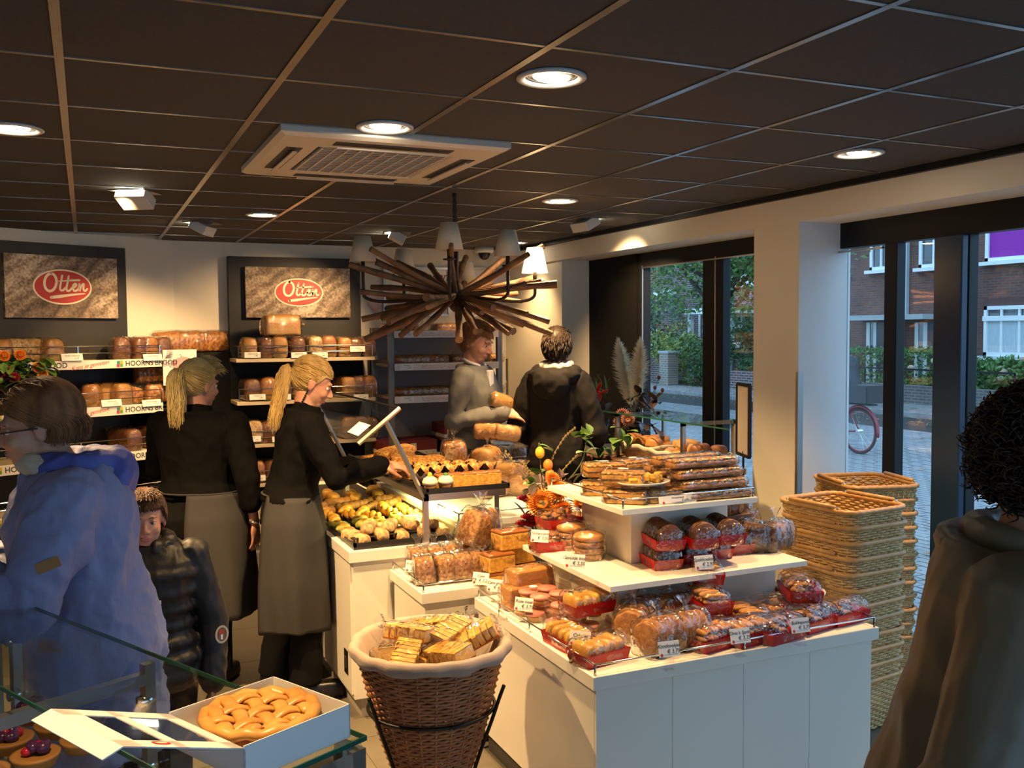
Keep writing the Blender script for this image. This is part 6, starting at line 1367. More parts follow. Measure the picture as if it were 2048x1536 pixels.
for px, py, m in ((1080, 905, M_yl), (1096, 930, M_lo), (1100, 950, M_lo)): g = MB(); p = fp(px, py, -.03); g.ell((0, 0, 0), (.022, .022, .027), 10, 8); v = g.arr(); g.v = [v+p]; g.obj('lantern_pod', m, fa, smooth=True)
for pts in (((1095, 1000), (1100, 930), (1125, 880), (1148, 858)), ((1110, 990), (1120, 950), (1150, 915), (1160, 910)), ((1085, 990), (1040, 940), (1010, 905)), ((1100, 1000), (1160, 930), (1175, 870)), ((1088, 990), (1082, 940), (1078, 885)), ((1090, 990), (1060, 950), (1045, 925))):
    g = MB(); P = catmull([fp(*q) for q in pts], 5); g.tube(P, .0028, 5)
    for q in P[6:]:
        if pts[-1][0] not in (1175, 1078): b = MB(); b.ell((0, 0, 0), (.006, .006, .008), 6, 5); g.add(b.arr()+q+np.array([.004, 0, .003]), b.f)
    g.obj('twig', M_twig if pts[-1][0] != 1175 else M_stem, fa, smooth=True)
for k in range(9): g = MB(); g.tube(catmull([(0, 0, .1), fp(1090, 1060)*.6, fp(random.uniform(1050, 1130), random.uniform(980, 1040))], 4), .003, 5); g.obj('stem', M_stem, fa)
# pampas bouquet on the window display
pa = thing('pampas_bouquet', 'bouquet of two cream pampas plumes with dark leaves by the window', 'flowers', (3.33, 5.47, .936)); MB().lathe([(.001, 0), (.07, 0), (.09, .10), (.06, .2), (.055, .2), (.001, .19)], 24).obj('vase', mat('dark_glaze', (.02, .02, .018), .25), pa, smooth=True)
def wp(px, py, x=3.33): q = pX(px, py, x); return np.array(q)-np.array([3.33, 5.47, .936])
M_pamp = mat('pampas', (.78, .68, .48), .85, col2=(.84, .77, .60), nscale=20)
for (pb, pt, R0) in (((1262, 815), (1237, 680), .098), ((1272, 810), (1281, 680), .088)):
    a, b = wp(*pb), wp(*pt); g = MB(); ax_ = b-a; L_ = np.linalg.norm(ax_); ax_ /= L_
    for k in range(2000):
        t = random.random()**.9; th = random.random()*6.283; o = np.array([math.cos(th), math.sin(th), 0]); prof_ = R0*math.sin(math.pi*min(1, t*.86+.12))**.8; p0 = a+ax_*L_*t*.92; tip = p0+o*prof_*random.uniform(.4, 1.0)+ax_*random.uniform(.03, .07); w = np.cross(tip-p0, (.2, .7, .4)); w *= .0016/np.linalg.norm(w); g.add([p0-w, p0+w, (p0+tip)/2+ax_*.012+w, tip, (p0+tip)/2+ax_*.012-w], [(0, 1, 2, 3, 4)])
    o = g.obj('plume', M_pamp, pa); MB().tube([(0, 0, .15), a, b], .004, 6).obj('stem', M_twig, pa)
lf = MB()
for k in range(60): p = wp(random.uniform(1215, 1320), random.uniform(785, 870)); leaf(lf, p, (random.uniform(-1, 1), random.uniform(-1, 1), random.uniform(-.6, .8)), random.uniform(.07, .13), .026)
lf.obj('foliage', M_fd, pa)
for px, py in ((1310, 775), (1318, 755), (1300, 790), (1325, 780)): g = MB(); g.tube([wp(1285, 820), wp((1285+px)/2+4, 795), wp(px, py)], .0018, 4); b = MB(); b.ell((0, 0, 0), (.012, .012, .014), 8, 6); g.add(b.arr()+wp(px, py), b.f); g.obj('berry_twig', mat('dark_berry', (.06, .012, .015), .5), pa)
for (a_, b_, c_) in (((1190, 790), (1200, 770), (1203, 762)), ((1186, 798), (1205, 785), (1216, 779)), ((1195, 800), (1200, 790), (1195, 778))):
    MB().tube(catmull([wp(*a_, 3.2), wp(*b_, 3.2), wp(*c_, 3.2)], 4), np.linspace(.022, .004, 9), 8).obj('red_pepper', mat('pepper_red', (.55, .025, .01), .25), pa, smooth=True)
g = MB()
for k in range(16): p = wp(random.uniform(1180, 1215), random.uniform(770, 800), 3.25); leaf(g, p, (random.uniform(-.6, .4), 0, 1), .11, .010)
g.obj('green_blade', M_fg, pa)
for k, (px, py) in enumerate(((1245, 830), (1256, 838), (1240, 845))): daisy(pa, wp(px, py, 3.2), (-.6, -.8, .2), .05, mat('dusty_pink_petal', (.50, .22, .16), .6), 22, 3)
g = MB()
for k in range(14): p = wp(random.uniform(1195, 1260), random.uniform(855, 895), 3.12); leaf(g, p, (random.uniform(-1, .4), random.uniform(-1, 0), random.uniform(-.6, .4)), .09, .03)
stuff(g.obj('trailing_leaves', M_fg, pa))

# ------------------------------------------------------------------ goods in the foreground: pie box, tarts, breads at the left edge
CL = lambda x, y, z: tuple(np.r_[Gc+E1*x+E2*y, z])           # case frame: x along E1, y along E2
bz = GZ+.001; M_card = mat('white_card', (.80, .79, .78), .55)
bxp = thing('pie_box', 'open white card box with a windowed lid on the glass case', 'box', CL(-.125, .118, bz), R(26.5)); L_ = .103
MB().box(-L_, L_, -L_, L_, 0, .002).obj('base', M_card, bxp)
for nm, q in (('side_wall', (L_-.002, L_, -L_, L_)), ('side_wall', (-L_, L_, L_-.002, L_)), ('side_wall', (-L_, L_, -L_, -L_+.002)), ('side_wall', (-L_, -L_+.002, -L_, L_))): MB().box(*q, .002, .056 if q[0] != -L_ or q[1] == L_ else .05).obj(nm, M_card, bxp)
lid = MB(); Ml = T(-L_, 0, .052) @ RY(R(20)); w = .20; e = .034
for q in ((-w, 0, -L_, -L_+e), (-w, 0, L_-e, L_), (-w, -w+e, -L_, L_), (-e*.7, 0, -L_, L_), (-.115, -.095, -L_, L_)): lid.box(q[0], q[1], q[2], q[3], -.001, .001)
lo = lid.obj('lid', M_card, bxp); lo.matrix_local = Ml
MB().add([(-w+e, -L_+e, 0), (-e*.7, -L_+e, 0), (-e*.7, L_-e, 0), (-w+e, L_-e, 0)], [(0, 1, 2, 3)]).obj('lid_window', M_box, lo)
fl = MB(); fl.box(-.03, 0, -L_, L_, -.001, .001); fo = fl.obj('lid_flap', M_card, lo); fo.matrix_local = T(-w, 0, 0) @ RY(R(-35))
t_ = np.arange(24)*2*math.pi/24; MB().add([(-.13+.015*math.cos(q), -L_+.02+.009*math.sin(q), .0016) for q in t_], [tuple(range(24))]).obj('printed_logo', M_red, lo); MB().add([(-.13+.010*math.cos(q), -L_+.02+.0035*math.sin(q), .0019) for q in t_], [tuple(range(24))]).obj('printed_lettering', M_cream, lo)
pie = thing('apple_pie', 'golden lattice topped apple pie in the white box', 'pie', CL(-.125, .118, bz+.003)); rp = .091
K_pie = mat('pie_crust', (.55, .24, .05), .35, col2=(.68, .36, .09), nscale=14, ramp=(.35, .65), bump=.3, bscale=40, bdist=.004); K_pief = mat('pie_filling', (.26, .08, .015), .3, col2=(.40, .15, .03), nscale=25, bump=.5, bscale=40)
MB().lathe([(.001, 0), (rp*.95, 0), (rp, .03), (rp*1.02, .042), (rp*.95, .047), (rp*.88, .038), (.001, .040)], 40).obj('crust', K_pief, pie, smooth=True)
g = MB(); a = np.arange(48)*2*math.pi/48; g.tube(np.stack([rp*.955*np.cos(a), rp*.955*np.sin(a), .045+.003*np.sin(a*12)], 1), .0125, 8, loop=True, flat=.8); g.obj('rim', K_pie, pie, smooth=True)
for d_ in range(2):
    for k in range(-2, 3):
        y = k*.034; hl = math.sqrt(max(.0001, (rp*.93)**2-y*y)); xs = np.linspace(-hl, hl, 15); z = .047+.0055*np.cos(xs/.034*math.pi+(math.pi if (k+d_) % 2 else 0)); P = np.stack([xs, y+.004*np.sin(xs*40), z], 1)
        if d_: P = P[:, [1, 0, 2]]
        MB().tube(P, .0125, 8, flat=.42, M=RZ(R(12))).obj('lattice_strip', K_pie, pie, smooth=True)
# tarts inside the case
def tart(key, base, tops):
    t = thing('fruit_tart', 'x', 'tart'); MB().lathe([(.001, .0), (.036, .0), (.046, .02), (.048, .026), (.042, .026), (.001, .022)], 20).obj('case', base, t, smooth=True); r = random.Random(len(key))
    for k in range(9): g = MB(); s = r.uniform(.010, .015); g.ell((0, 0, 0), (s, s, s*.85), 10, 7); g.v = [g.arr()+np.array([r.uniform(-.026, .026), r.uniform(-.026, .026), .030+r.uniform(0, .014)])]; g.obj('fruit', tops[k % len(tops)], t, smooth=True)
    PROTO[key] = t
F_red = mat('red_fruit', (.50, .012, .03), .25); F_pur = mat('purple_fruit', (.07, .015, .07), .3); F_cream = mat('whipped_cream', (.75, .68, .52), .6); F_grn = mat('green_fruit', (.30, .40, .06), .4)
tart('tart_a', K_gold, [F_red, F_cream, F_red]); tart('tart_b', K_cupgold, [F_pur, F_red, F_pur]); tart('tart_c', K_gold, [F_grn, F_red, F_cream, F_red])
n = 0
for (key, xs, ys, z, lab) in (('tart_b', (-.10, -.20, -.30, -.40), (.78, .90, 1.02), .876, 'purple fruit tart on the glass shelf'), ('tart_c', (-.08, -.18, -.28), (.12, .24, .36, .48), .702, 'red and green fruit tart on the deck'), ('tart_a', (-.48, -.60, -.72), (.70, .84, .98, 1.1), .702, 'cream topped red fruit tart at the left')):
    i = 0
    for x in xs:
        for y in ys: put(key, CL(x, y, z), R(random.random()*360), lab+' of the case, %s from the right' % ORD[i], 'fruit tarts in the case', 1.0); i += 1
for k in range(10): put('fold_n', CL(-.50-(k % 2)*.13, .12+(k//2)*.11, .702), R(random.random()*360), 'glazed brown pastry on the deck at the bottom left, %s of ten' % ORD[k], 'pastries in the case', 1.0)
# breads on boards at the left picture edge
bs = thing('bread_stand', 'pale stand with boards of rustic bread at the left edge', 'stand', (-.87, 3.62, 0), R(26.5)); MB().box(-.5, .35, -.2, .5, 0, .84).obj('body', M_lac, bs)
for k in range(5): MB().box(-.48, .32, -.18+k*.13, -.08+k*.13, .84, .865).obj('slat', M_wd, bs)
bagless = thing('rustic_loaf', 'x', 'bread'); MB().rings(loaf_pts(.26, .19, .12, 5, nx=16, nc=20, p=2.4, dome=.6, amp=.09, ns=12)).obj('crust', K_flour, bagless, smooth=True); MB().rings(loaf_pts(.2, .03, .012, 5, nx=10, nc=10, p=2.4, dome=.6, amp=.1), M=T(0, 0, .112)).obj('split', K_gold, bagless, smooth=True); PROTO['rustic'] = bagless
for k, (x, y, z, a_) in enumerate(((.10, -.05, .866, 10), (.12, .16, .866, -8), (.12, .06, .975, 20), (-.2, .0, .866, 70), (.13, .30, .866, 15), (.12, .2, .98, -12), (-.15, .25, .866, 40))):
    q = np.array([-.87, 3.62])+E1*x+E2*y; put('rustic', (q[0], q[1], z), R(26.5+a_), 'rustic floury loaf on the slatted stand at the left edge, %s of seven' % ORD[k], 'rustic loaves', 1.0)
# autumn flowers on the left shelf
u_, zz = onL(40, 740, .42); q = LC+E1*u_-E2*.40; fg2 = thing('autumn_garland', 'autumn garland of orange flowers and leaves on the upper left shelf', 'flowers', (q[0], q[1], SHL[0]))
def lp(px, py, off=.50): w_ = pP(px, py, LF(off), nL); return np.array(w_)-np.array(fg2.location)
g = MB()
for k in range(130): leaf(g, lp(random.uniform(-20, 98), random.uniform(715, 770), random.uniform(.46, .6)), (random.uniform(-1, 1), random.uniform(-1, 1), random.uniform(-.8, .6)), random.uniform(.06, .12), .028)
g.obj('foliage', M_fg, fg2); g = MB()
for k in range(60): leaf(g, lp(random.uniform(-20, 60), random.uniform(735, 785), random.uniform(.46, .56)), (random.uniform(-1, 1), random.uniform(-1, 1), random.uniform(-.8, .6)), random.uniform(.06, .12), .028)
g.obj('dark_foliage', M_fd, fg2)
for px, py, m in ((8, 712, M_or), (40, 710, M_or), (75, 735, M_rust), (85, 748, M_rust), (10, 740, M_cr), (3, 745, M_cr), (28, 755, M_cr)): daisy(fg2, lp(px, py, .58), (.3, -1, .3), .040, m)
# ------------------------------------------------------------------ people
random.seed(77)
M_skin = mat('skin', (.58, .30, .19), .5, col2=(.52, .24, .15), nscale=14, sss=.15, bump=.05, bscale=200, bdist=.001)
M_lip = mat('lip', (.42, .13, .10), .4); M_eye = mat('eye_white', (.75, .72, .68), .2); M_iris = mat('eye_iris', (.05, .035, .025), .15)
def hairmat(name, a, b): return mat(name, a, .5, col2=b, nscale=22, stretch=(1, 1, .25), spec=.35)
def bake(mb, name, m, parent, vox=.009, smooth=5, folds=(), inset=0.0):
    """fuse overlapping solids into one continuous skin and give it folds"""
    me = mb.mesh('tmp'); o = bpy.data.objects.new('tmp', me); COL.objects.link(o)
    md = o.modifiers.new('r', 'REMESH'); md.mode = 'VOXEL'; md.voxel_size = vox; md.use_smooth_shade = True
    if smooth: sm = o.modifiers.new('s', 'SMOOTH'); sm.factor = .5; sm.iterations = smooth
    bpy.context.view_layer.update(); dg = bpy.context.evaluated_depsgraph_get()
    nm = bpy.data.meshes.new_from_object(o.evaluated_get(dg)); bpy.data.objects.remove(o); bpy.data.meshes.remove(me)
    if folds:
        n = len(nm.vertices); co = np.zeros(n*3); nm.vertices.foreach_get('co', co); co = co.reshape(-1, 3); no = np.zeros(n*3); nm.vertices.foreach_get('normal', no); no = no.reshape(-1, 3)
        d = np.zeros(n)
        for amp, sc, seed in folds:
            q = co*np.array(sc)+seed
            d += amp*np.array([1-2.4*abs(mnoise.noise(Vector(v))) for v in q])
        co = co+no*d[:, None]; nm.vertices.foreach_set('co', co.ravel()); nm.update()
    nm.polygons.foreach_set('use_smooth', [True]*len(nm.polygons)); nm.materials.clear(); nm.materials.append(m)
    o = meshobj(name, nm, parent)
    return o
def ell_m(mb, M, r, nu=14, nv=9): mb.ell((0, 0, 0), r, nu, nv, M=M)
def frame(p, d, n):
    d = Vector(d).normalized(); n = Vector(n); n = (n-d*n.dot(d)).normalized(); l = d.cross(n)
    return Matrix(((d.x, l.x, n.x, p[0]), (d.y, l.y, n.y, p[1]), (d.z, l.z, n.z, p[2]), (0, 0, 0, 1)))
def hand(mb, w, d, n, side=1, curl=.35, s=1.0, spread=4):
    """palm and five fingers; d: pointing direction, n: palm normal, side: +1 thumb on +l"""
    F = frame(w, d, n); L = lambda x, l, k: F @ Vector((x*s, l*s*side, k*s))
    ell_m(mb, F @ T(.046*s, 0, 0), (.052*s, .040*s, .0155*s)); ell_m(mb, F @ T(.028*s, .022*s*side, .006*s), (.034*s, .020*s, .016*s))
    for k, (ln_, off) in enumerate(((.070, .031), (.078, .0105), (.073, -.0105), (.057, -.030))):
        a = R((1.5-k)*spread); p = Vector((.086 if k not in (0, 3) else .081, off, 0)); pts = [L(p.x-.03, p.y*.9, 0), L(*p)]; b = 0
        for q, fr_ in enumerate((.45, .32, .23)):
            b += curl*R((42, 58, 40)[q]); p = p+Vector((math.cos(b)*math.cos(a), math.sin(a), math.sin(b)))*ln_*fr_; pts.append(L(*p))
        mb.tube([tuple(q) for q in pts], np.array([.0085, .0088, .0082, .0076, .006])*s, 10); mb.ell(tuple(pts[-1]), .0062*s, 8, 6)
    p = [(.012, .024, .004), (.040, .046, .012), (.066, .058, .020+.012*curl), (.088, .060-.012*curl, .028+.02*curl)]
    mb.tube([tuple(L(*q)) for q in p], np.array([.013, .0115, .0095, .0075])*s, 10); mb.ell(tuple(L(*p[-1])), .0078*s, 8, 6)
def head(mb, M, s=1.0, child=False):
    E_ = lambda c, r, nu=16, nv=10: ell_m(mb, M @ SCL(s, s, s) @ T(*c), r, nu, nv)
    E_((0, -.020, .028), (.076, .098, .090), 24, 16); E_((0, .028, -.030), (.062, .066, .086), 20, 14); E_((0, .052, -.088), (.036, .034, .026)); E_((0, .02, -.075), (.05, .05, .035))
    f = .75 if child else 1.0
    mb.tube([tuple(M @ SCL(s, s, s) @ Vector(q)) for q in ((0, .083, .012), (0, .096+.006*f, -.010), (0, .103+.010*f, -.028))], np.array([.008, .0095, .0125])*s*(.9 if child else 1), 10); E_((0, .104+.006*f, -.030), (.0125*f, .012, .010)); E_((.011, .096, -.034), (.008, .009, .007)); E_((-.011, .096, -.034), (.008, .009, .007))
    E_((0, .080, .026), (.050, .013, .011)); E_((.034, .062, -.032), (.026, .026, .026)); E_((-.034, .062, -.032), (.026, .026, .026)); E_((0, .087, -.060), (.023, .011, .008)); E_((0, .085, -.069), (.019, .011, .0075))
    for sx in (-1, 1): E_((sx*.077, -.008, -.014), (.0075, .019, .031)); E_((sx*.081, -.016, -.004), (.006, .014, .020))
def face_parts(t, M, s=1.0, brow=(.12, .06, .03), eyes=True):
    A = M @ SCL(s, s, s)
    if eyes:
        for sx in (-1, 1):
            e = MB(); e.ell((0, 0, 0), (.0135, .0115, .0085), 14, 10, M=A @ T(sx*.030, .0735, .002)); eo = e.obj('eye', M_eye, t, smooth=True); i_ = MB(); i_.ell((0, 0, 0), (.0062, .003, .0062), 12, 8, M=A @ T(sx*.030+.002, .0833, .0015)); i_.obj('iris', M_iris, eo, smooth=True)
            b = MB(); b.tube([tuple(A @ Vector(q)) for q in ((sx*.013, .0905, .0245), (sx*.030, .088, .0280), (sx*.047, .075, .0215))], np.array([.0026, .0034, .0018])*s, 6); b.obj('eyebrow', mat('brow_%d' % int(brow[0]*100), brow, .7), t)
            l = MB(); l.tube([tuple(A @ Vector(q)) for q in ((sx*.017, .0825, .0060), (sx*.030, .0860, .0105), (sx*.044, .0775, .0060))], .0026*s, 6); l.obj('eyelid', M_skin, t, smooth=True)
    l = MB(); l.ell((0, 0, 0), (.0215, .0062, .0048), 16, 8, M=A @ T(0, .0925, -.0600)); l.ell((0, 0, 0), (.0180, .0065, .0056), 16, 8, M=A @ T(0, .0910, -.0695)); l.obj('lips', M_lip, t, smooth=True)
TORSO = [(.80, .150, .105, 0), (.90, .172, .122, -.006), (.98, .160, .112, -.004), (1.08, .136, .098, .004), (1.18, .146, .106, .010), (1.28, .162, .112, .006), (1.36, .172, .098, -.004), (1.415, .120, .075, -.012), (1.44, .062, .058, -.016)]
class Fig:
    """a posed figure: local x right, y forward, built at 1.70 m and scaled"""
    def __init__(s, name, label, loc, face, H=1.70, lean=0.0, hp=0.0, hy=0.0, hr=0.0, w=1.0, d=1.0, cat='person', headfwd=.0, hs=1.0):
        f = np.array(face, float)[:2]; f /= np.linalg.norm(f); s.k = H/1.70; s.w = w; s.d = d; s.lean = R(lean)
        s.t = thing(name, label, cat, (loc[0], loc[1], 0), math.atan2(-f[0], f[1])); s.t.scale = (s.k,)*3
        hc = s.bend(np.array([[0, .005+headfwd, 1.585]]))[0]; s.hc = hc; s.hs = hs/s.k if hs > 1.01 else hs
        s.M = T(*hc) @ RZ(R(hy)) @ RX(-s.lean*.5-R(hp)) @ RY(R(hr)); s.face = f
    def bend(s, P):
        P = np.array(P, float).reshape(-1, 3).copy(); z0 = .95
        for p in P:
            if p[2] > z0:
                h = p[2]-z0; a = s.lean*min(1, h/.25)*1.0; c_, q = math.cos(a), math.sin(a); y = p[1]; p[1] = y*c_+h*q; p[2] = z0+h*c_-y*q
        return P
    def rings(s, mb, prof, infl=0.0, n=28, grow=None, pw=.85):
        a = np.arange(n)*2*math.pi/n; f = lambda x: np.sign(x)*np.abs(x)**pw; out = []
        for z, hx, hy, yo in prof: out.append(s.bend(np.stack([(hx*s.w+infl)*f(np.cos(a)), (hy*s.d+infl)*f(np.sin(a))+yo, np.full(n, z)], 1)))
        mb.rings(out)
    def sh(s, sx): return s.bend([[sx*.172*s.w, -.006, 1.372]])[0]
    def arm(s, mb, sx, el, wr, r=(.058, .044, .031), upto=1.0, infl=0.0):
        S_ = s.sh(sx); E_, W_ = np.array(el, float), np.array(wr, float); W2 = E_+(W_-E_)*upto
        P = [S_-np.array([sx*.05, 0, .01]), S_, (S_+E_)/2, E_, (E_+W2)/2, W2]; rr = np.array([r[0]*.9, r[0]*1.02, r[0]*.92, r[1], (r[1]*.97+r[2])/2, r[1]+(r[2]-r[1])*upto])+infl
        mb.tube(P, rr, 14); mb.ell(tuple(E_), r[1]+infl, 12, 8); mb.ell(tuple(S_), r[0]+infl, 14, 9)
        if upto < 1 or infl: mb.ell(tuple(W2), (r[1]+(r[2]-r[1])*upto)*.9+infl*.9, 10, 6)
    def leg(s, mb, sx, kn, an, r=(.085, .056, .042), infl=0.0, upto=1.0):
        Hp = np.array([sx*.085*s.w, 0, .88]); K, A_ = np.array(kn, float), np.array(an, float); A2 = K+(A_-K)*upto
        mb.tube([Hp, (Hp+K)/2, K, (K+A2)/2*.98+np.array([0, -.004, .01]), A2], np.array([r[0]*1.05, r[0]*.9, r[1], r[1]*.95, r[2]])+infl, 16); mb.ell(tuple(K), r[1]+infl, 12, 8)
    def shoe(s, an, m, yaw=0.0, name='shoe'):
        g = MB(); M_ = T(an[0], an[1], 0) @ RZ(R(yaw)); g.rings(loaf_pts(.26, .092, .085, 2, nx=12, nc=16, p=3, dome=.55, amp=.02), M=M_ @ T(0, .055, 0) @ RZ(R(90))); g.ell((0, 0, 0), (.042, .05, .05), 12, 8, M=M_ @ T(0, -.03, .06)); return bake(g, name, m, s.t, .008, 3)
    def body(s, arms, hands, legs=None, vox=.0058, child=False, neck=.050):
        """skin: head, neck, torso, arms with hands, legs in one continuous mesh"""
        mb = MB(); head(mb, s.M, s.hs, child); nb = s.bend([[0, -.014, 1.40]])[0]; nt_ = s.M @ Vector((0, -.012*s.hs, -.055*s.hs)); mb.tube([nb-np.array([0, 0, .06]), nb, tuple(nt_)], [neck*1.35, neck*1.12, neck], 16)
        s.rings(mb, TORSO, -.012)
        for sx in (-1, 1):
            el, wr = arms[sx]; s.arm(mb, sx, el, wr, (.046, .036, .024)); dn, nn, side, curl = hands[sx]; hand(mb, wr, dn, nn, side, curl)
        lg = legs or {-1: ((-.095, .01, .48), (-.10, -.01, .09)), 1: ((.095, .01, .48), (.10, -.01, .09))}
        for sx in (-1, 1): s.leg(mb, sx, *lg[sx], r=(.075, .048, .036)); a = lg[sx][1]; mb.ell((a[0], a[1]+.06, .035), (.036, .11, .028), 12, 7)
        s.lg = lg
        return bake(mb, 'body', M_skin, s.t, vox, 2)
    def trousers(s, m, infl=.014, folds=((.006, (9, 9, 5), 3.0),), upto=1.03, flare=0.0):
        mb = MB(); s.rings(mb, [(.80, .160, .115, 0), (.90, .180, .130, -.006), (1.0, .165, .118, -.004)], infl*.6)
        for sx in (-1, 1): s.leg(mb, sx, *s.lg[sx], r=(.092, .066, .058+flare), infl=infl, upto=upto)
        return bake(mb, 'trousers', m, s.t, .010, 4, folds)
    def top(s, name, m, arms, infl=.018, hem=.86, upto=.97, ra=(.058, .047, .038), flare=0.0, folds=((.006, (8, 8, 8), 5.0), (.003, (22, 22, 14), 1.0)), collar=None, vox=.009, extra=None, smooth=4):
        prof = [(z, hx, hy, yo) for z, hx, hy, yo in TORSO if z >= hem-.001 and z < 1.43]
        if prof[0][0] > hem+.02: prof = [(hem, .165, .118, -.004)]+prof
        prof = prof+[(1.438, .088, .080, -.018)]
        prof = [(z, hx+flare*max(0, (1.15-z))/.35, hy+flare*max(0, (1.15-z))/.35, yo) for z, hx, hy, yo in prof]
        mb = MB(); s.rings(mb, prof, infl)
        for sx in (-1, 1): s.arm(mb, sx, *arms[sx], r=ra, upto=upto, infl=infl*.5)
        if collar:
            nb = s.bend([[0, -.014, 1.415]])[0]; up_ = s.bend([[0, -.006, 1.415+collar]])[0]; mb.tube([nb-np.array([0, .0, .05]), nb, up_], [.085, .076, .066], 18)
        if extra: extra(mb)
        return bake(mb, name, m, s.t, vox, smooth, folds)
def strands(mb, M, n, path, r=.0024, seg=9, sides=4):
    for k in range(n):
        P = path(k); mb.tube([tuple(M @ Vector(q)) for q in P], np.interp(np.linspace(0, 1, len(P)), [0, .2, .8, 1], [r*.8, r, r*.9, r*.25]), sides, caps=False)
CRAN = np.array([.083, .105, .098]); CC = np.array([0, -.020, .028])
def scalp(th, ph, k=1.0):
    """th: 0 at the crown .. ; ph: 0 forward, positive to the right"""
    d = np.array([math.sin(th)*math.sin(ph), math.sin(th)*math.cos(ph), math.cos(th)]); return CC+d*CRAN*k
def slerp_path(a, b, n=9, k0=1.02, k1=1.03, wob=.0):
    """over the skull from point a to b"""
    A, B = (a-CC)/CRAN, (b-CC)/CRAN; la, lb = np.linalg.norm(A), np.linalg.norm(B); A, B = A/la, B/lb; w = math.acos(max(-1, min(1, A @ B))); out = []
    for t in np.linspace(0, 1, n):
        d = (math.sin((1-t)*w)*A+math.sin(t*w)*B)/(math.sin(w)+1e-9) if w > .01 else A; out.append(CC+d*CRAN*(k0+(k1-k0)*t+wob*math.sin(t*3.14)))
    return out
def cap(mb, M, s, k=1.0, front=.30, side=-.02, low=-.075):
    """hair mass hugging the skull, open at the face and below the ears"""
    n, m = 40, 20; vs = []; fs = []
    for i in range(m+1):
        for j in range(n):
            ph = 2*math.pi*j/n; f = (1+math.cos(ph))/2
            zmin = low+(.052-low)*max(0, min(1, (f-.45)/.35)); thmax = math.acos(max(-1, min(1, (zmin-CC[2])/CRAN[2]))); vs.append(tuple(M @ Vector(scalp(thmax*i/m, ph, k)*s)))
    for i in range(m):
        for j in range(n): fs.append((i*n+j, i*n+(j+1) % n, (i+1)*n+(j+1) % n, (i+1)*n+j))
    mb.add(vs, fs)
def hairline(rg):
    ph = rg.uniform(-math.pi, math.pi); f = (1+math.cos(ph))/2; z = -.07+(.062+.07)*max(0, min(1, (f-.40)/.38)); th = math.acos(max(-1, min(1, (z-CC[2])/CRAN[2])))
    return scalp(th*rg.uniform(.75, 1.0), ph, 1.0)
def ponytail(F, m, tie, drop, n1=520, n2=330, spread=.03, top_messy=0.0, seed=1, tieband=True, fringe=0):
    rg = random.Random(seed); mb = MB(); A = F.M @ SCL(F.hs, F.hs, F.hs); cap(mb, F.M, F.hs, 1.0); tp = np.array(tie); Mi = F.M.to_3x3().inverted(); drop = [tuple(tp+np.array(Mi @ (Vector(q)/F.hs))) for q in drop]
    def p1(k):
        a = hairline(rg) if k % 3 else scalp(rg.uniform(0, 1.1), rg.uniform(-3.1, 3.1)); q = slerp_path(a, tp, 9, 1.005, 1.0, rg.uniform(.02, .05+top_messy)); return [np.array(v)+np.array([rg.gauss(0, .002), rg.gauss(0, .002), rg.gauss(0, .002)]) for v in q]
    strands(mb, A, int(n1*1.7), p1, .0021)
    def p2(k):
        o = np.array([rg.gauss(0, 1), rg.gauss(0, 1), rg.gauss(0, .3)]); o *= rg.random()**.5/np.linalg.norm(o); L_ = rg.uniform(.72, 1.0); D = catmull([tp*1.0]+[np.array(q) for q in drop], 4); D = D[:max(5, int(len(D)*L_))]
        return [q+o*spread*(math.sin(min(1, i/len(D)*1.3)*math.pi*.62)*.9+.12)+np.array([rg.gauss(0, .0025), rg.gauss(0, .0025), 0]) for i, q in enumerate(D)]
    strands(mb, A, int(n2*1.7), p2, .0023)
    def p3(k):
        a = scalp(rg.uniform(.1, 1.25), rg.uniform(-1.0, 1.0), 1.02); d = np.array([rg.gauss(0, .3), rg.uniform(-.3, 1), rg.uniform(.3, 1.0)]); return [a, a+d*.02, a+d*.038+np.array([0, .012, -.004]), a+d*.045+np.array([0, .03, -.02])]
    if fringe: strands(mb, A, fringe*2, p3, .0019)
    o = mb.obj('hair', m, F.t, smooth=True)
    if tieband: g = MB(); g.ell((0, 0, 0), (.020, .014, .020), 12, 8, M=A @ T(*tp)); g.obj('hair_band', M_black, F.t, smooth=True)
    return o
def shorthair(F, m, n=900, L_=.03, seed=1, low=-.07):
    rg = random.Random(seed); mb = MB(); A = F.M @ SCL(F.hs, F.hs, F.hs); cap(mb, F.M, F.hs, 1.01, low=low)
    def p(k):
        ph = rg.uniform(-math.pi, math.pi); f = (1+math.cos(ph))/2; zmin = low+(.066-low)*max(0, min(1, (f-.42)/.35)); th = math.acos((zmin-CC[2])/CRAN[2])*math.sqrt(rg.random()); a = scalp(th, ph, .99); d = (a-CC)/np.linalg.norm(a-CC); t_ = np.array([rg.gauss(0, .4), .9*math.cos(ph*0)+rg.gauss(0, .3), -.25]) if th < .8 else np.array([0, rg.gauss(0, .3), -1.0]); q = a+d*.008+t_*L_*.45; return [a, a+d*.008+t_*L_*.15, q, q+t_*L_*.4-d*.001]
    strands(mb, A, int(n*1.8), p, .0021, sides=4)
    return mb.obj('hair', m, F.t, smooth=True)
CRv = np.array([CR[0], CR[1]]); CRv /= np.linalg.norm(CRv); FWv = np.array([_fw[0], _fw[1]]); FWv /= np.linalg.norm(FWv)
M_blackshirt = mat('black_shirt', (.004, .0036, .0036), .9, spec=.08, bump=.2, bscale=120, bdist=.002); M_blacktr = mat('black_trousers', (.005, .005, .005), .9, spec=.15); M_apron = mat('grey_apron', (.036, .034, .034), .85, spec=.15, col2=(.043, .041, .040), nscale=4, bump=.3, bscale=300, bdist=.001); M_shoe = mat('black_leather', (.012, .010, .010), .35)
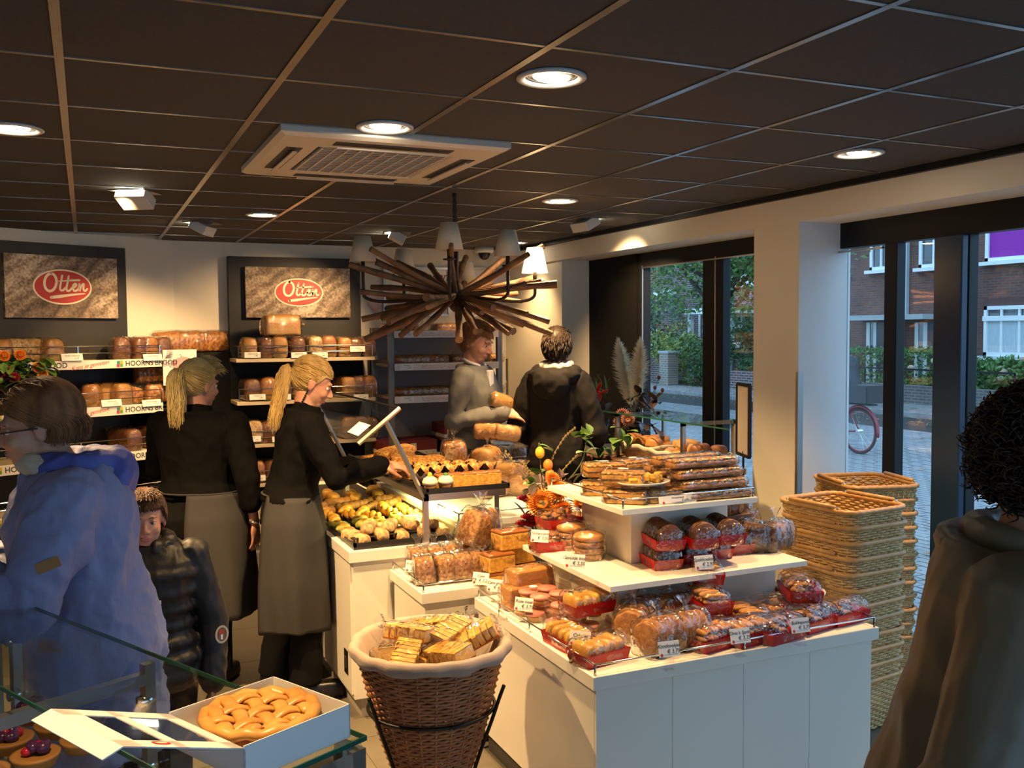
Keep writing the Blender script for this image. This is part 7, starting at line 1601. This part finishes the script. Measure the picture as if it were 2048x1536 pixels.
def apron(F, a0, a1, zt=1.03, zb=.42, seed=1, m=None, wrap=.024):
    """wrap-around sheet from angle a0 to a1 (degrees, 90 = front, 0 = right side)"""
    n, k = 40, 26; vs = []
    for i in range(k+1):
        t = i/k; z = zt+(zb-zt)*t; hx = np.interp(z, [.4, .6, .8, .9, 1.04], [.215, .215, .205, .198, .158])*F.w+wrap; hy = np.interp(z, [.4, .6, .8, .9, 1.04], [.175, .172, .160, .152, .118])*F.d+wrap
        for j in range(n+1):
            a = R(a0+(a1-a0)*j/n); w = (.010*math.sin(a*7+seed)+.006*math.sin(a*13+z*5))*t*1.2; p = F.bend([[(hx+w)*math.cos(a), (hy+w)*math.sin(a), z+(.015*math.sin(a*2+seed) if i == k else 0)]])[0]; vs.append(p+np.array([0, 0, 0]))
    g = MB(); g.add(vs, [(i*(n+1)+j, i*(n+1)+j+1, (i+1)*(n+1)+j+1, (i+1)*(n+1)+j) for i in range(k) for j in range(n)]); o = g.obj('apron', m or M_apron, F.t, smooth=True); o.modifiers.new('s', 'SOLIDIFY').thickness = .004
    a = np.linspace(R(0), R(360), 41)[:-1]; P = F.bend(np.stack([(.158*F.w+wrap)*np.cos(a), (.120*F.d+wrap)*np.sin(a), np.full(40, zt)], 1)); MB().tube(P, .009, 6, loop=True, flat=.5).obj('apron_tie', m or M_apron, F.t, smooth=True)
    return o

# --- 1 shop assistant with the smooth ponytail, reaching over the pastries
b = pz(609, 1395, 0); F = Fig('person', 'shop assistant with smooth blonde ponytail in black shirt and long grey apron reaching over pastries', (b[0]-.035, b[1]+.08), (1.0, -.06), 1.64, lean=11, hp=22, hy=-4, w=1.05, d=.98, headfwd=.0)
arms = {1: ((.25, .19, 1.12), (.20, .43, 1.165)), -1: ((-.25, .22, 1.12), (-.16, .42, 1.10))}
lg = {1: ((.10, .06, .48), (.10, .05, .09)), -1: ((-.09, -.02, .48), (-.10, -.08, .09))}
F.body(arms, {1: ((-.05, 1, -.12), (-.35, -.1, -1), -1, .45), -1: ((.2, 1, 0), (.3, .1, -1), 1, .4)}, lg)
face_parts(F.t, F.M, F.hs, (.30, .19, .08)); F.trousers(M_blacktr, upto=1.02, flare=.012); F.top('shirt', M_blackshirt, arms, infl=.020, hem=.99, upto=.96, collar=.055)
apron(F, -62, 208, 1.02, .36, 2, wrap=.018); F.shoe(lg[1][1], M_shoe, -6); F.shoe(lg[-1][1], M_shoe, 8)
ponytail(F, hairmat('blonde_hair', (.42, .26, .08), (.58, .40, .14)), (0, -.132, .028), [(0, -.022, -.012), (0, -.040, -.06), (.005, -.062, -.15), (.008, -.085, -.25), (.0, -.10, -.33)], 620, 420, .036, 0, 4)
g = MB()
for k in range(7): g.ell(tuple(F.M @ Vector((.080, -.012, -.052-k*.011))), .0055, 8, 6)
g.obj('earring', M_black, F.t, smooth=True)
# --- 2 shop assistant with the tousled ponytail, seen from behind
b = pD(398, 1100, 4.75); F = Fig('person', 'shop assistant with tousled blonde ponytail in black shirt and grey apron seen from behind', (b[0], b[1]), (.58, .81), 1.615, lean=4, hp=8, hy=-24, w=1.22, d=1.22)
arms = {1: ((.30, -.03, 1.10), (.31, .02, .86)), -1: ((-.30, .12, 1.12), (-.2, .34, 1.05))}
F.body(arms, {1: ((.02, .12, -1), (-1, .1, 0), 1, .35), -1: ((.2, 1, 0), (.3, .1, -1), 1, .4)})
face_parts(F.t, F.M, F.hs, (.34, .22, .10)); F.trousers(M_blacktr); F.top('shirt', M_blackshirt, arms, infl=.022, hem=1.0, upto=.55, ra=(.062, .050, .044), collar=.055)
apron(F, -80, 175, 1.03, .40, 5, wrap=.030); F.shoe((.10, -.01, .09), M_shoe); F.shoe((-.10, -.01, .09), M_shoe)
ponytail(F, hairmat('straw_hair', (.52, .36, .12), (.68, .52, .22)), (0, -.125, .055), [(0, -.032, -.008), (.0, -.05, -.06), (.005, -.052, -.15), (.0, -.05, -.23), (0, -.04, -.31)], 620, 420, .046, .05, 9, False, 170)
g = MB(); a = np.arange(20)*2*math.pi/20; w = np.array(arms[1][1]); g.tube(np.stack([w[0]+.034*np.cos(a), w[1]+.03*np.sin(a), np.full(20, w[2]+.012)], 1), .006, 6, loop=True); g.ell((w[0]+.035, w[1], w[2]+.012), (.006, .017, .017), 10, 8); g.obj('wrist_watch', M_chrome, F.t, smooth=True)
g = MB(); g.box(-.006, .03, -.003, 0, -.04, .02); o = g.obj('apron_label', M_tag, F.t); o.location = (-.215, -.11, .93); o.rotation_euler = (0, R(14), R(-62))

# --- 3 woman in the blue jacket
M_blue = None
m_, nt, b_, out = _nodes('blue_check_jacket'); b_.inputs['Roughness'].default_value = .6
tc = N(nt, 'ShaderNodeTexCoord'); w1 = N(nt, 'ShaderNodeTexWave'); w1.bands_direction = 'Z'; w1.inputs['Scale'].default_value = 85; w2 = N(nt, 'ShaderNodeTexWave'); w2.bands_direction = 'Y'; w2.inputs['Scale'].default_value = 85; ml = N(nt, 'ShaderNodeMath', operation='MULTIPLY'); rp = N(nt, 'ShaderNodeValToRGB'); rp.color_ramp.elements[0].color = (.17, .20, .40, 1); rp.color_ramp.elements[1].color = (.30, .33, .54, 1)
nt.links.new(tc.outputs['Object'], w1.inputs['Vector']); nt.links.new(tc.outputs['Object'], w2.inputs['Vector']); nt.links.new(w1.outputs['Fac'], ml.inputs[0]); nt.links.new(w2.outputs['Fac'], ml.inputs[1]); nt.links.new(ml.outputs[0], rp.inputs[0]); nt.links.new(rp.outputs[0], b_.inputs['Base Color'])
M_blue = m_; M_blue2 = mat('plain_blue_hood', (.07, .095, .38), .6); M_fleece = mat('cream_fleece', (.62, .54, .44), .95, bump=.9, bscale=260, bdist=.004)
b = pD(180, 1150, 2.74); F = Fig('person', 'woman in a blue checked jacket with brown bob and glasses at the left edge', (b[0], b[1]), (-1.0, .02), 1.62, lean=7, hp=8, hy=3, w=1.12, d=1.12, headfwd=.05)
arms = {-1: ((-.31, .15, 1.12), (-.22, .41, 1.21)), 1: ((.25, .12, 1.10), (.10, .36, 1.14))}
F.body(arms, {-1: ((.25, 1, .1), (.4, 0, -1), 1, .5), 1: ((-.25, 1, .1), (-.4, 0, -1), -1, .5)}); face_parts(F.t, F.M, F.hs, (.10, .06, .03)); F.trousers(mat('dark_jeans', (.02, .022, .03), .8))
def hood(mb):
    a = np.linspace(-2.6, 2.6, 22); P = F.bend(np.stack([.105*np.sin(a), -.03-.085*np.cos(a), 1.445-.02*np.cos(a)], 1)); mb.tube(P, .040+.018*np.cos(a/2.6*1.5), 12)
    q = F.bend([[0, -.135, 1.40]])[0]; mb.ell(tuple(q), (.12, .06, .085), 16, 10)
F.top('jacket', M_blue, arms, infl=.040, hem=.62, upto=.98, ra=(.070, .062, .050), flare=.018, folds=((.020, (6, 6, 4), 2.0), (.008, (15, 15, 10), 4.0), (.003, (40, 40, 30), 7.0)), vox=.0085, smooth=3)
mb = MB(); hood(mb); bake(mb, 'hood', M_blue2, F.t, .008, 3, ((.010, (14, 14, 14), 3.0),))
a = np.linspace(1.05, 5.23, 24); mb = MB(); P = F.bend(np.stack([.088*np.sin(a), .022-.072*np.cos(a), 1.462-.022*np.cos(a)], 1)); mb.tube(P, .031, 10); bake(mb, 'collar', M_fleece, F.t, .007, 2, ((.006, (24, 24, 24), 3.0),))
g = MB(); g.box(-.002, .002, -.03, .03, -.014, .014); o = g.obj('leather_patch', mat('tan_leather', (.36, .17, .05), .6), F.t); o.location = (-.385, .09, 1.24); o.rotation_euler = (R(-20), R(6), R(-12))
rg = random.Random(5); mb = MB(); A = F.M @ SCL(F.hs, F.hs, F.hs); cap(mb, F.M, F.hs, 1.04, low=-.085)
def pbob(k):
    sg_ = rg.choice((-1, 1)); a = scalp(rg.uniform(.15, 1.12), sg_*rg.uniform(.0, 1.15), 1.02) if k % 4 else scalp(rg.uniform(.0, 1.0), rg.uniform(-3.1, 3.1), 1.04)
    e = scalp(rg.uniform(1.75, 2.0), sg_*rg.uniform(1.75, 3.14), 1.10+rg.uniform(0, .1)); q = slerp_path(a, e, 11, 1.03, 1.14, .07+rg.uniform(-.03, .04)); w_ = rg.gauss(0, .006)
    return q+[q[-1]+np.array([w_*.5, w_, -.022]), q[-1]+np.array([w_, w_+.006, -.022-rg.uniform(.01, .035)])]
strands(mb, A, 2300, pbob, .0025); mb.obj('hair', hairmat('brown_hair', (.13, .045, .014), (.30, .13, .048)), F.t, smooth=True)
g = MB()
for sx in (-1, 1):
    a = np.arange(24)*2*math.pi/24; g.tube([tuple(A @ Vector((sx*.033+.026*math.cos(t), .104, -.002+.018*math.sin(t)))) for t in a], .0018, 5, loop=True); g.tube([tuple(A @ Vector(q)) for q in ((sx*.058, .102, .006), (sx*.079, .06, .004), (sx*.083, -.005, -.002))], .0028, 6)
g.tube([tuple(A @ Vector(q)) for q in ((-.008, .106, .002), (.008, .106, .002))], .0018, 5); go = g.obj('glasses', mat('tortoise_frame', (.05, .018, .012), .3), F.t, smooth=True)
# --- 4 boy in the puffer jacket
M_puff = mat('black_puffer', (.010, .0095, .010), .5, spec=.3, bump=.15, bscale=60, bdist=.003)
b = pD(330, 1100, 3.12); p = pD(283, 1030, 3.12); F = Fig('person', 'small boy in a black quilted jacket beside the woman in blue', (b[0]-.06*CRv[0], b[1]-.06*CRv[1]), -FWv*.90+CRv*.18, 1.27, w=1.12, d=1.25, hy=8, hp=6, hs=1.22)
F.hs = 1.03; F.M = T(0, .02, 1.545) @ RZ(R(10)) @ RX(R(-6))
arms = {-1: ((-.27, -.02, 1.06), (-.27, .06, .80)), 1: ((.27, -.02, 1.06), (.27, .06, .80))}
F.body(arms, {-1: ((0, .1, -1), (1, 0, 0), 1, .4), 1: ((0, .1, -1), (-1, 0, 0), -1, .4)}, child=True); face_parts(F.t, F.M, F.hs, (.16, .08, .04)); F.trousers(M_blacktr); F.shoe((.10, -.01, .09), M_shoe); F.shoe((-.10, -.01, .09), M_shoe)
def quilt(mb):
    a = np.arange(28)*2*math.pi/28
    for z in np.arange(.86, 1.36, .075):
        hx = np.interp(z, [r_[0] for r_ in TORSO], [r_[1] for r_ in TORSO])*F.w+.020; hy = np.interp(z, [r_[0] for r_ in TORSO], [r_[2] for r_ in TORSO])*F.d+.020; mb.tube(np.stack([hx*np.cos(a), hy*np.sin(a), np.full(28, z)], 1), .029, 10, loop=True)
    for sx in (-1, 1):
        S_ = F.sh(sx); E_ = np.array(arms[sx][0]); W_ = np.array(arms[sx][1])
        for t in np.linspace(.1, .95, 8): q = S_+(E_-S_)*min(1, t*1.8) if t < .555 else E_+(W_-E_)*((t-.555)/.445); mb.ell(tuple(q), (.076-.018*t, .076-.018*t, .036), 14, 8)
F.top('jacket', M_puff, arms, infl=.026, hem=.80, upto=.96, ra=(.062, .055, .046), folds=((.004, (20, 20, 10), 2.0),), collar=.04, extra=quilt, smooth=2)
g = MB(); a = np.linspace(-2.8, 2.8, 24); g.tube(np.stack([.095*np.sin(a), .0-.085*np.cos(a), 1.43+.015*np.cos(a)], 1), .036, 10); bake(g, 'hood', M_puff, F.t, .009, 3, ((.008, (18, 18, 18), 1.0),))
bd = MB(); t_ = np.arange(30)*2*math.pi/30; bd.add([(0, .030*math.cos(q), .040*math.sin(q)) for q in t_], [tuple(range(30))]); bo = bd.obj('arm_badge', mat('badge_cream', (.50, .44, .33), .7), F.t); bo.location = (-.318, .088, 1.03); bo.rotation_euler = (0, 0, R(-63))
MB().add([(-.0006, .022*math.cos(q), .031*math.sin(q)) for q in t_], [tuple(range(30))]).obj('badge_field', mat('badge_brown', (.16, .09, .05), .7), bo); MB().add([(-.0012, .010*math.cos(q)+.002, .012+.010*math.sin(q)) for q in t_], [tuple(range(30))]).obj('badge_red', M_red, bo); MB().box(-.0016, -.001, -.004, .006, -.022, .0).obj('badge_mark', M_tag, bo)
g = MB(); g.box(-.018, .018, 0, .002, -.008, .008); o = g.obj('chest_label', M_tag, F.t); o.location = (-.07, .205, 1.22); o.rotation_euler = (R(-8), 0, 0)
shorthair(F, hairmat('boy_hair', (.06, .026, .012), (.13, .06, .026)), 1300, .026, 3)
# --- 5 man in the grey cardigan
b = pD(940, 800, 6.2); F = Fig('person', 'man in a grey cardigan over a white shirt holding bread bags', (b[0], b[1]), CRv*.93-FWv*.32, 1.82, lean=4, hp=20, hy=-6, w=.98, d=.95)
arms = {1: ((.245, .0, 1.12), (.13, .27, 1.165)), -1: ((-.24, .10, 1.12), (-.02, .36, 1.20))}
F.body(arms, {1: ((-.25, .95, -.1), (-.6, -.2, -.6), 1, .4), -1: ((.35, .9, -.1), (.5, -.3, -.7), -1, .4)}); face_parts(F.t, F.M, F.hs, (.14, .08, .04)); F.trousers(mat('blue_jeans', (.03, .05, .11), .8, bump=.2, bscale=150), infl=.006)
F.top('cardigan', mat('grey_wool', (.15, .148, .142), .9, bump=.5, bscale=220, bdist=.002), arms, infl=.018, hem=.95, upto=.98, ra=(.058, .05, .038))
a = np.linspace(-2.5, 2.5, 20); P = F.bend(np.stack([.070*np.sin(a), .0-.062*np.cos(a), 1.455-.018*np.cos(a+3.14)], 1)); g = MB(); g.tube(P, .018, 8, flat=.6)
q = F.bend([[-.035, .112, 1.42], [.035, .112, 1.42], [.03, .140, 1.10], [-.03, .140, 1.10]]); g.add(np.r_[q, q-np.array([0, .03, 0])], [(0, 1, 2, 3), (7, 6, 5, 4), (0, 4, 5, 1), (1, 5, 6, 2), (2, 6, 7, 3), (3, 7, 4, 0)]); bake(g, 'shirt', mat('white_shirt', (.68, .66, .66), .8), F.t, .008, 2); F.shoe((.10, -.01, .09), M_shoe); F.shoe((-.10, -.01, .09), M_shoe)
shorthair(F, hairmat('auburn_hair', (.16, .055, .02), (.30, .13, .05)), 1100, .03, 8)
def world_of(F, p): return F.t.matrix_basis @ Vector(p)
bpy.context.view_layer.update()
for k, (p, key, lab) in enumerate((((.23, .20, 1.06), 'rolls_bag', 'bag of golden buns hanging from the arm of the man in grey'), ((.20, .30, 1.05), 'rolls_bag', 'second bag of buns held by the man in grey'), ((.10, .22, 1.22), 'rolls_bag', 'bag of buns pressed to the chest of the man in grey'))):
    w = world_of(F, p); put(key, tuple(w), 0, lab, 'bags held by the man in grey', .72, (R(80), R(10*k), R(-30+20*k)))
pbg = MB(); pbg.rings([[(-.06, -.012, 0), (.06, -.012, 0), (.06, .012, 0), (-.06, .012, 0)], [(-.055, -.02, -.10), (.055, -.02, -.10), (.055, .02, -.10), (-.055, .02, -.10)], [(-.05, -.01, -.24), (.05, -.01, -.24), (.05, .01, -.24), (-.05, .01, -.24)]]); o = pbg.obj('paper_bag', mat('paper_white', (.66, .60, .50), .8, bump=.3, bscale=30), bev=.004); w = world_of(F, (.06, .44, 1.20)); o.location = tuple(w); o.rotation_euler = (R(18), R(-14), F.t.rotation_euler.z+R(60)); tag(o, 'white paper bag held open by the man in grey', 'paper bag')
# --- 6 man in the black jacket seen from behind
M_bjack = mat('black_softshell', (.009, .0075, .007), .8, spec=.2, bump=.15, bscale=90, bdist=.002)
b = pD(1112, 800, 5.95); F = Fig('person', 'man in a black hooded jacket seen from behind at the bread display', (b[0], b[1]), FWv*.95+CRv*.30, 1.775, lean=3, hp=10, w=.86, d=.95)
arms = {1: ((.245, -.01, 1.08), (.18, .24, 1.02)), -1: ((-.255, -.01, 1.08), (-.18, .24, 1.02))}
F.body(arms, {1: ((-.4, 1, -.1), (-.5, 0, -1), -1, .5), -1: ((.4, 1, -.1), (.5, 0, -1), 1, .5)}); F.trousers(M_blacktr, infl=.02)
F.top('jacket', M_bjack, arms, infl=.026, hem=.76, upto=.98, ra=(.060, .053, .046), folds=((.010, (7, 7, 5), 6.0), (.004, (18, 18, 12), 2.0)), collar=.02, flare=.01)
g = MB(); a = np.linspace(-2.4, 2.4, 22); g.tube(F.bend(np.stack([.115*np.sin(a), -.035-.085*np.cos(a), 1.43-.03*np.cos(a)], 1)), .034+.022*np.cos(a/2.4*1.5), 12); q = F.bend([[0, -.14, 1.36]])[0]; g.ell(tuple(q), (.11, .05, .09), 16, 10); bake(g, 'hood', M_bjack, F.t, .009, 3, ((.008, (14, 14, 14), 3.0),))
g = MB(); a = np.linspace(-2.2, 2.2, 22); g.tube(F.bend(np.stack([.082*np.sin(a), -.012-.070*np.cos(a), 1.478-.012*np.cos(a)], 1)), .024, 10); bake(g, 'hood_lining', M_fleece, F.t, .008, 2, ((.006, (22, 22, 22), 3.0),)); F.shoe((.10, -.01, .09), M_shoe); F.shoe((-.10, -.01, .09), M_shoe)
shorthair(F, hairmat('dark_hair', (.016, .009, .006), (.04, .022, .013)), 1200, .035, 12)
# --- 7 woman in the olive coat at the right edge
M_olive = mat('olive_coat', (.13, .110, .072), .45, col2=(.145, .124, .083), nscale=6, bump=.2, bscale=40, bdist=.003)
b = pD(1960, 1200, 1.66); F = Fig('person', 'woman with dark curly hair in an olive coat at the right edge', (b[0], b[1]), (.70, -.71), 1.63, lean=9, hp=12, hy=-4, w=1.10, d=1.10, headfwd=.02)
arms = {1: ((.30, -.03, 1.08), (.24, .20, .98)), -1: ((-.29, .02, 1.08), (-.2, .26, 1.0))}
F.body(arms, {1: ((-.2, 1, -.2), (-.6, 0, -.6), 1, .5), -1: ((.2, 1, -.2), (.6, 0, -.6), -1, .5)}); face_parts(F.t, F.M, F.hs, (.03, .02, .015)); F.trousers(M_blacktr)
F.top('coat', M_olive, arms, infl=.042, hem=.66, upto=.98, ra=(.078, .070, .056), flare=.03, folds=((.012, (5, 5, 3), 9.0), (.0035, (13, 13, 8), 4.0)), vox=.0075, smooth=3)
g = MB(); a = np.linspace(-2.5, 2.5, 22); g.tube(F.bend(np.stack([.088*np.sin(a), -.01-.075*np.cos(a), 1.455-.0*np.cos(a)], 1)), .030, 10); bake(g, 'collar', M_olive, F.t, .007, 2, ((.004, (20, 20, 20), 3.0),))
g = MB(); a = np.linspace(-2.6, 2.6, 40); P = F.bend(np.stack([.085*np.sin(a), .01+.085*np.cos(a)*.9, 1.43-.03*(np.cos(a)+1)], 1)); g.tube(P, .0035, 6); g.obj('necklace', mat('blue_beads', (.04, .06, .32), .25), F.t, smooth=True)
rg = random.Random(8); mb = MB(); A = F.M @ SCL(F.hs, F.hs, F.hs); cap(mb, F.M, F.hs, 1.14, low=-.10)
def curl_(k):
    ph = rg.uniform(-math.pi, math.pi); f = (1+math.cos(ph))/2; th = math.acos(rg.uniform(-.85 if f < .5 else .25, 1)); c_ = scalp(th, ph, rg.uniform(1.08, 1.30)); rr = rg.uniform(.006, .013); d = (c_-CC)/np.linalg.norm(c_-CC)*.4+np.array([rg.gauss(0, .5), rg.gauss(0, .5), -.7]); d /= np.linalg.norm(d); u = np.cross(d, (.3, .5, .2)); u /= np.linalg.norm(u); v = np.cross(d, u); L_ = rg.uniform(.03, .055); p0 = rg.random()*6
    return [c_+d*L_*(t-.4)+rr*(u*math.cos(p0+t*11)+v*math.sin(p0+t*11)) for t in np.linspace(0, 1, 14)]
strands(mb, A, 3000, curl_, .0019, sides=4); mb.obj('hair', hairmat('dark_curls', (.010, .006, .005), (.03, .014, .008)), F.t, smooth=True)
# --- 8 cyclist outside, on the bicycle
F = Fig('person', 'cyclist in a dark jacket riding past outside the window', (bike.location.x, bike.location.y+.20), (0, 1), 1.70, lean=16)
F.t.location.z = ZG+.02
arms = {1: ((.26, .40, 1.10), (.27, .58, .98)), -1: ((-.26, .40, 1.10), (-.27, .58, .98))}; lg = {1: ((.10, .40, .72), (.12, .30, .25)), -1: ((-.10, .36, .60), (-.12, .14, .22))}
F.body(arms, {1: ((0, 1, -.1), (0, 0, -1), -1, .9), -1: ((0, 1, -.1), (0, 0, -1), 1, .9)}, lg, vox=.010); F.trousers(mat('navy_jeans', (.02, .025, .05), .8)); F.top('jacket', mat('navy_jacket', (.02, .022, .03), .6), arms, infl=.03, hem=.86, vox=.014); shorthair(F, MATS['dark_hair'], 500, .04, 5)
for sx in (-1, 1): F.shoe(np.array(lg[sx][1]), M_shoe).location = (0, 0, lg[sx][1][2]-.08)
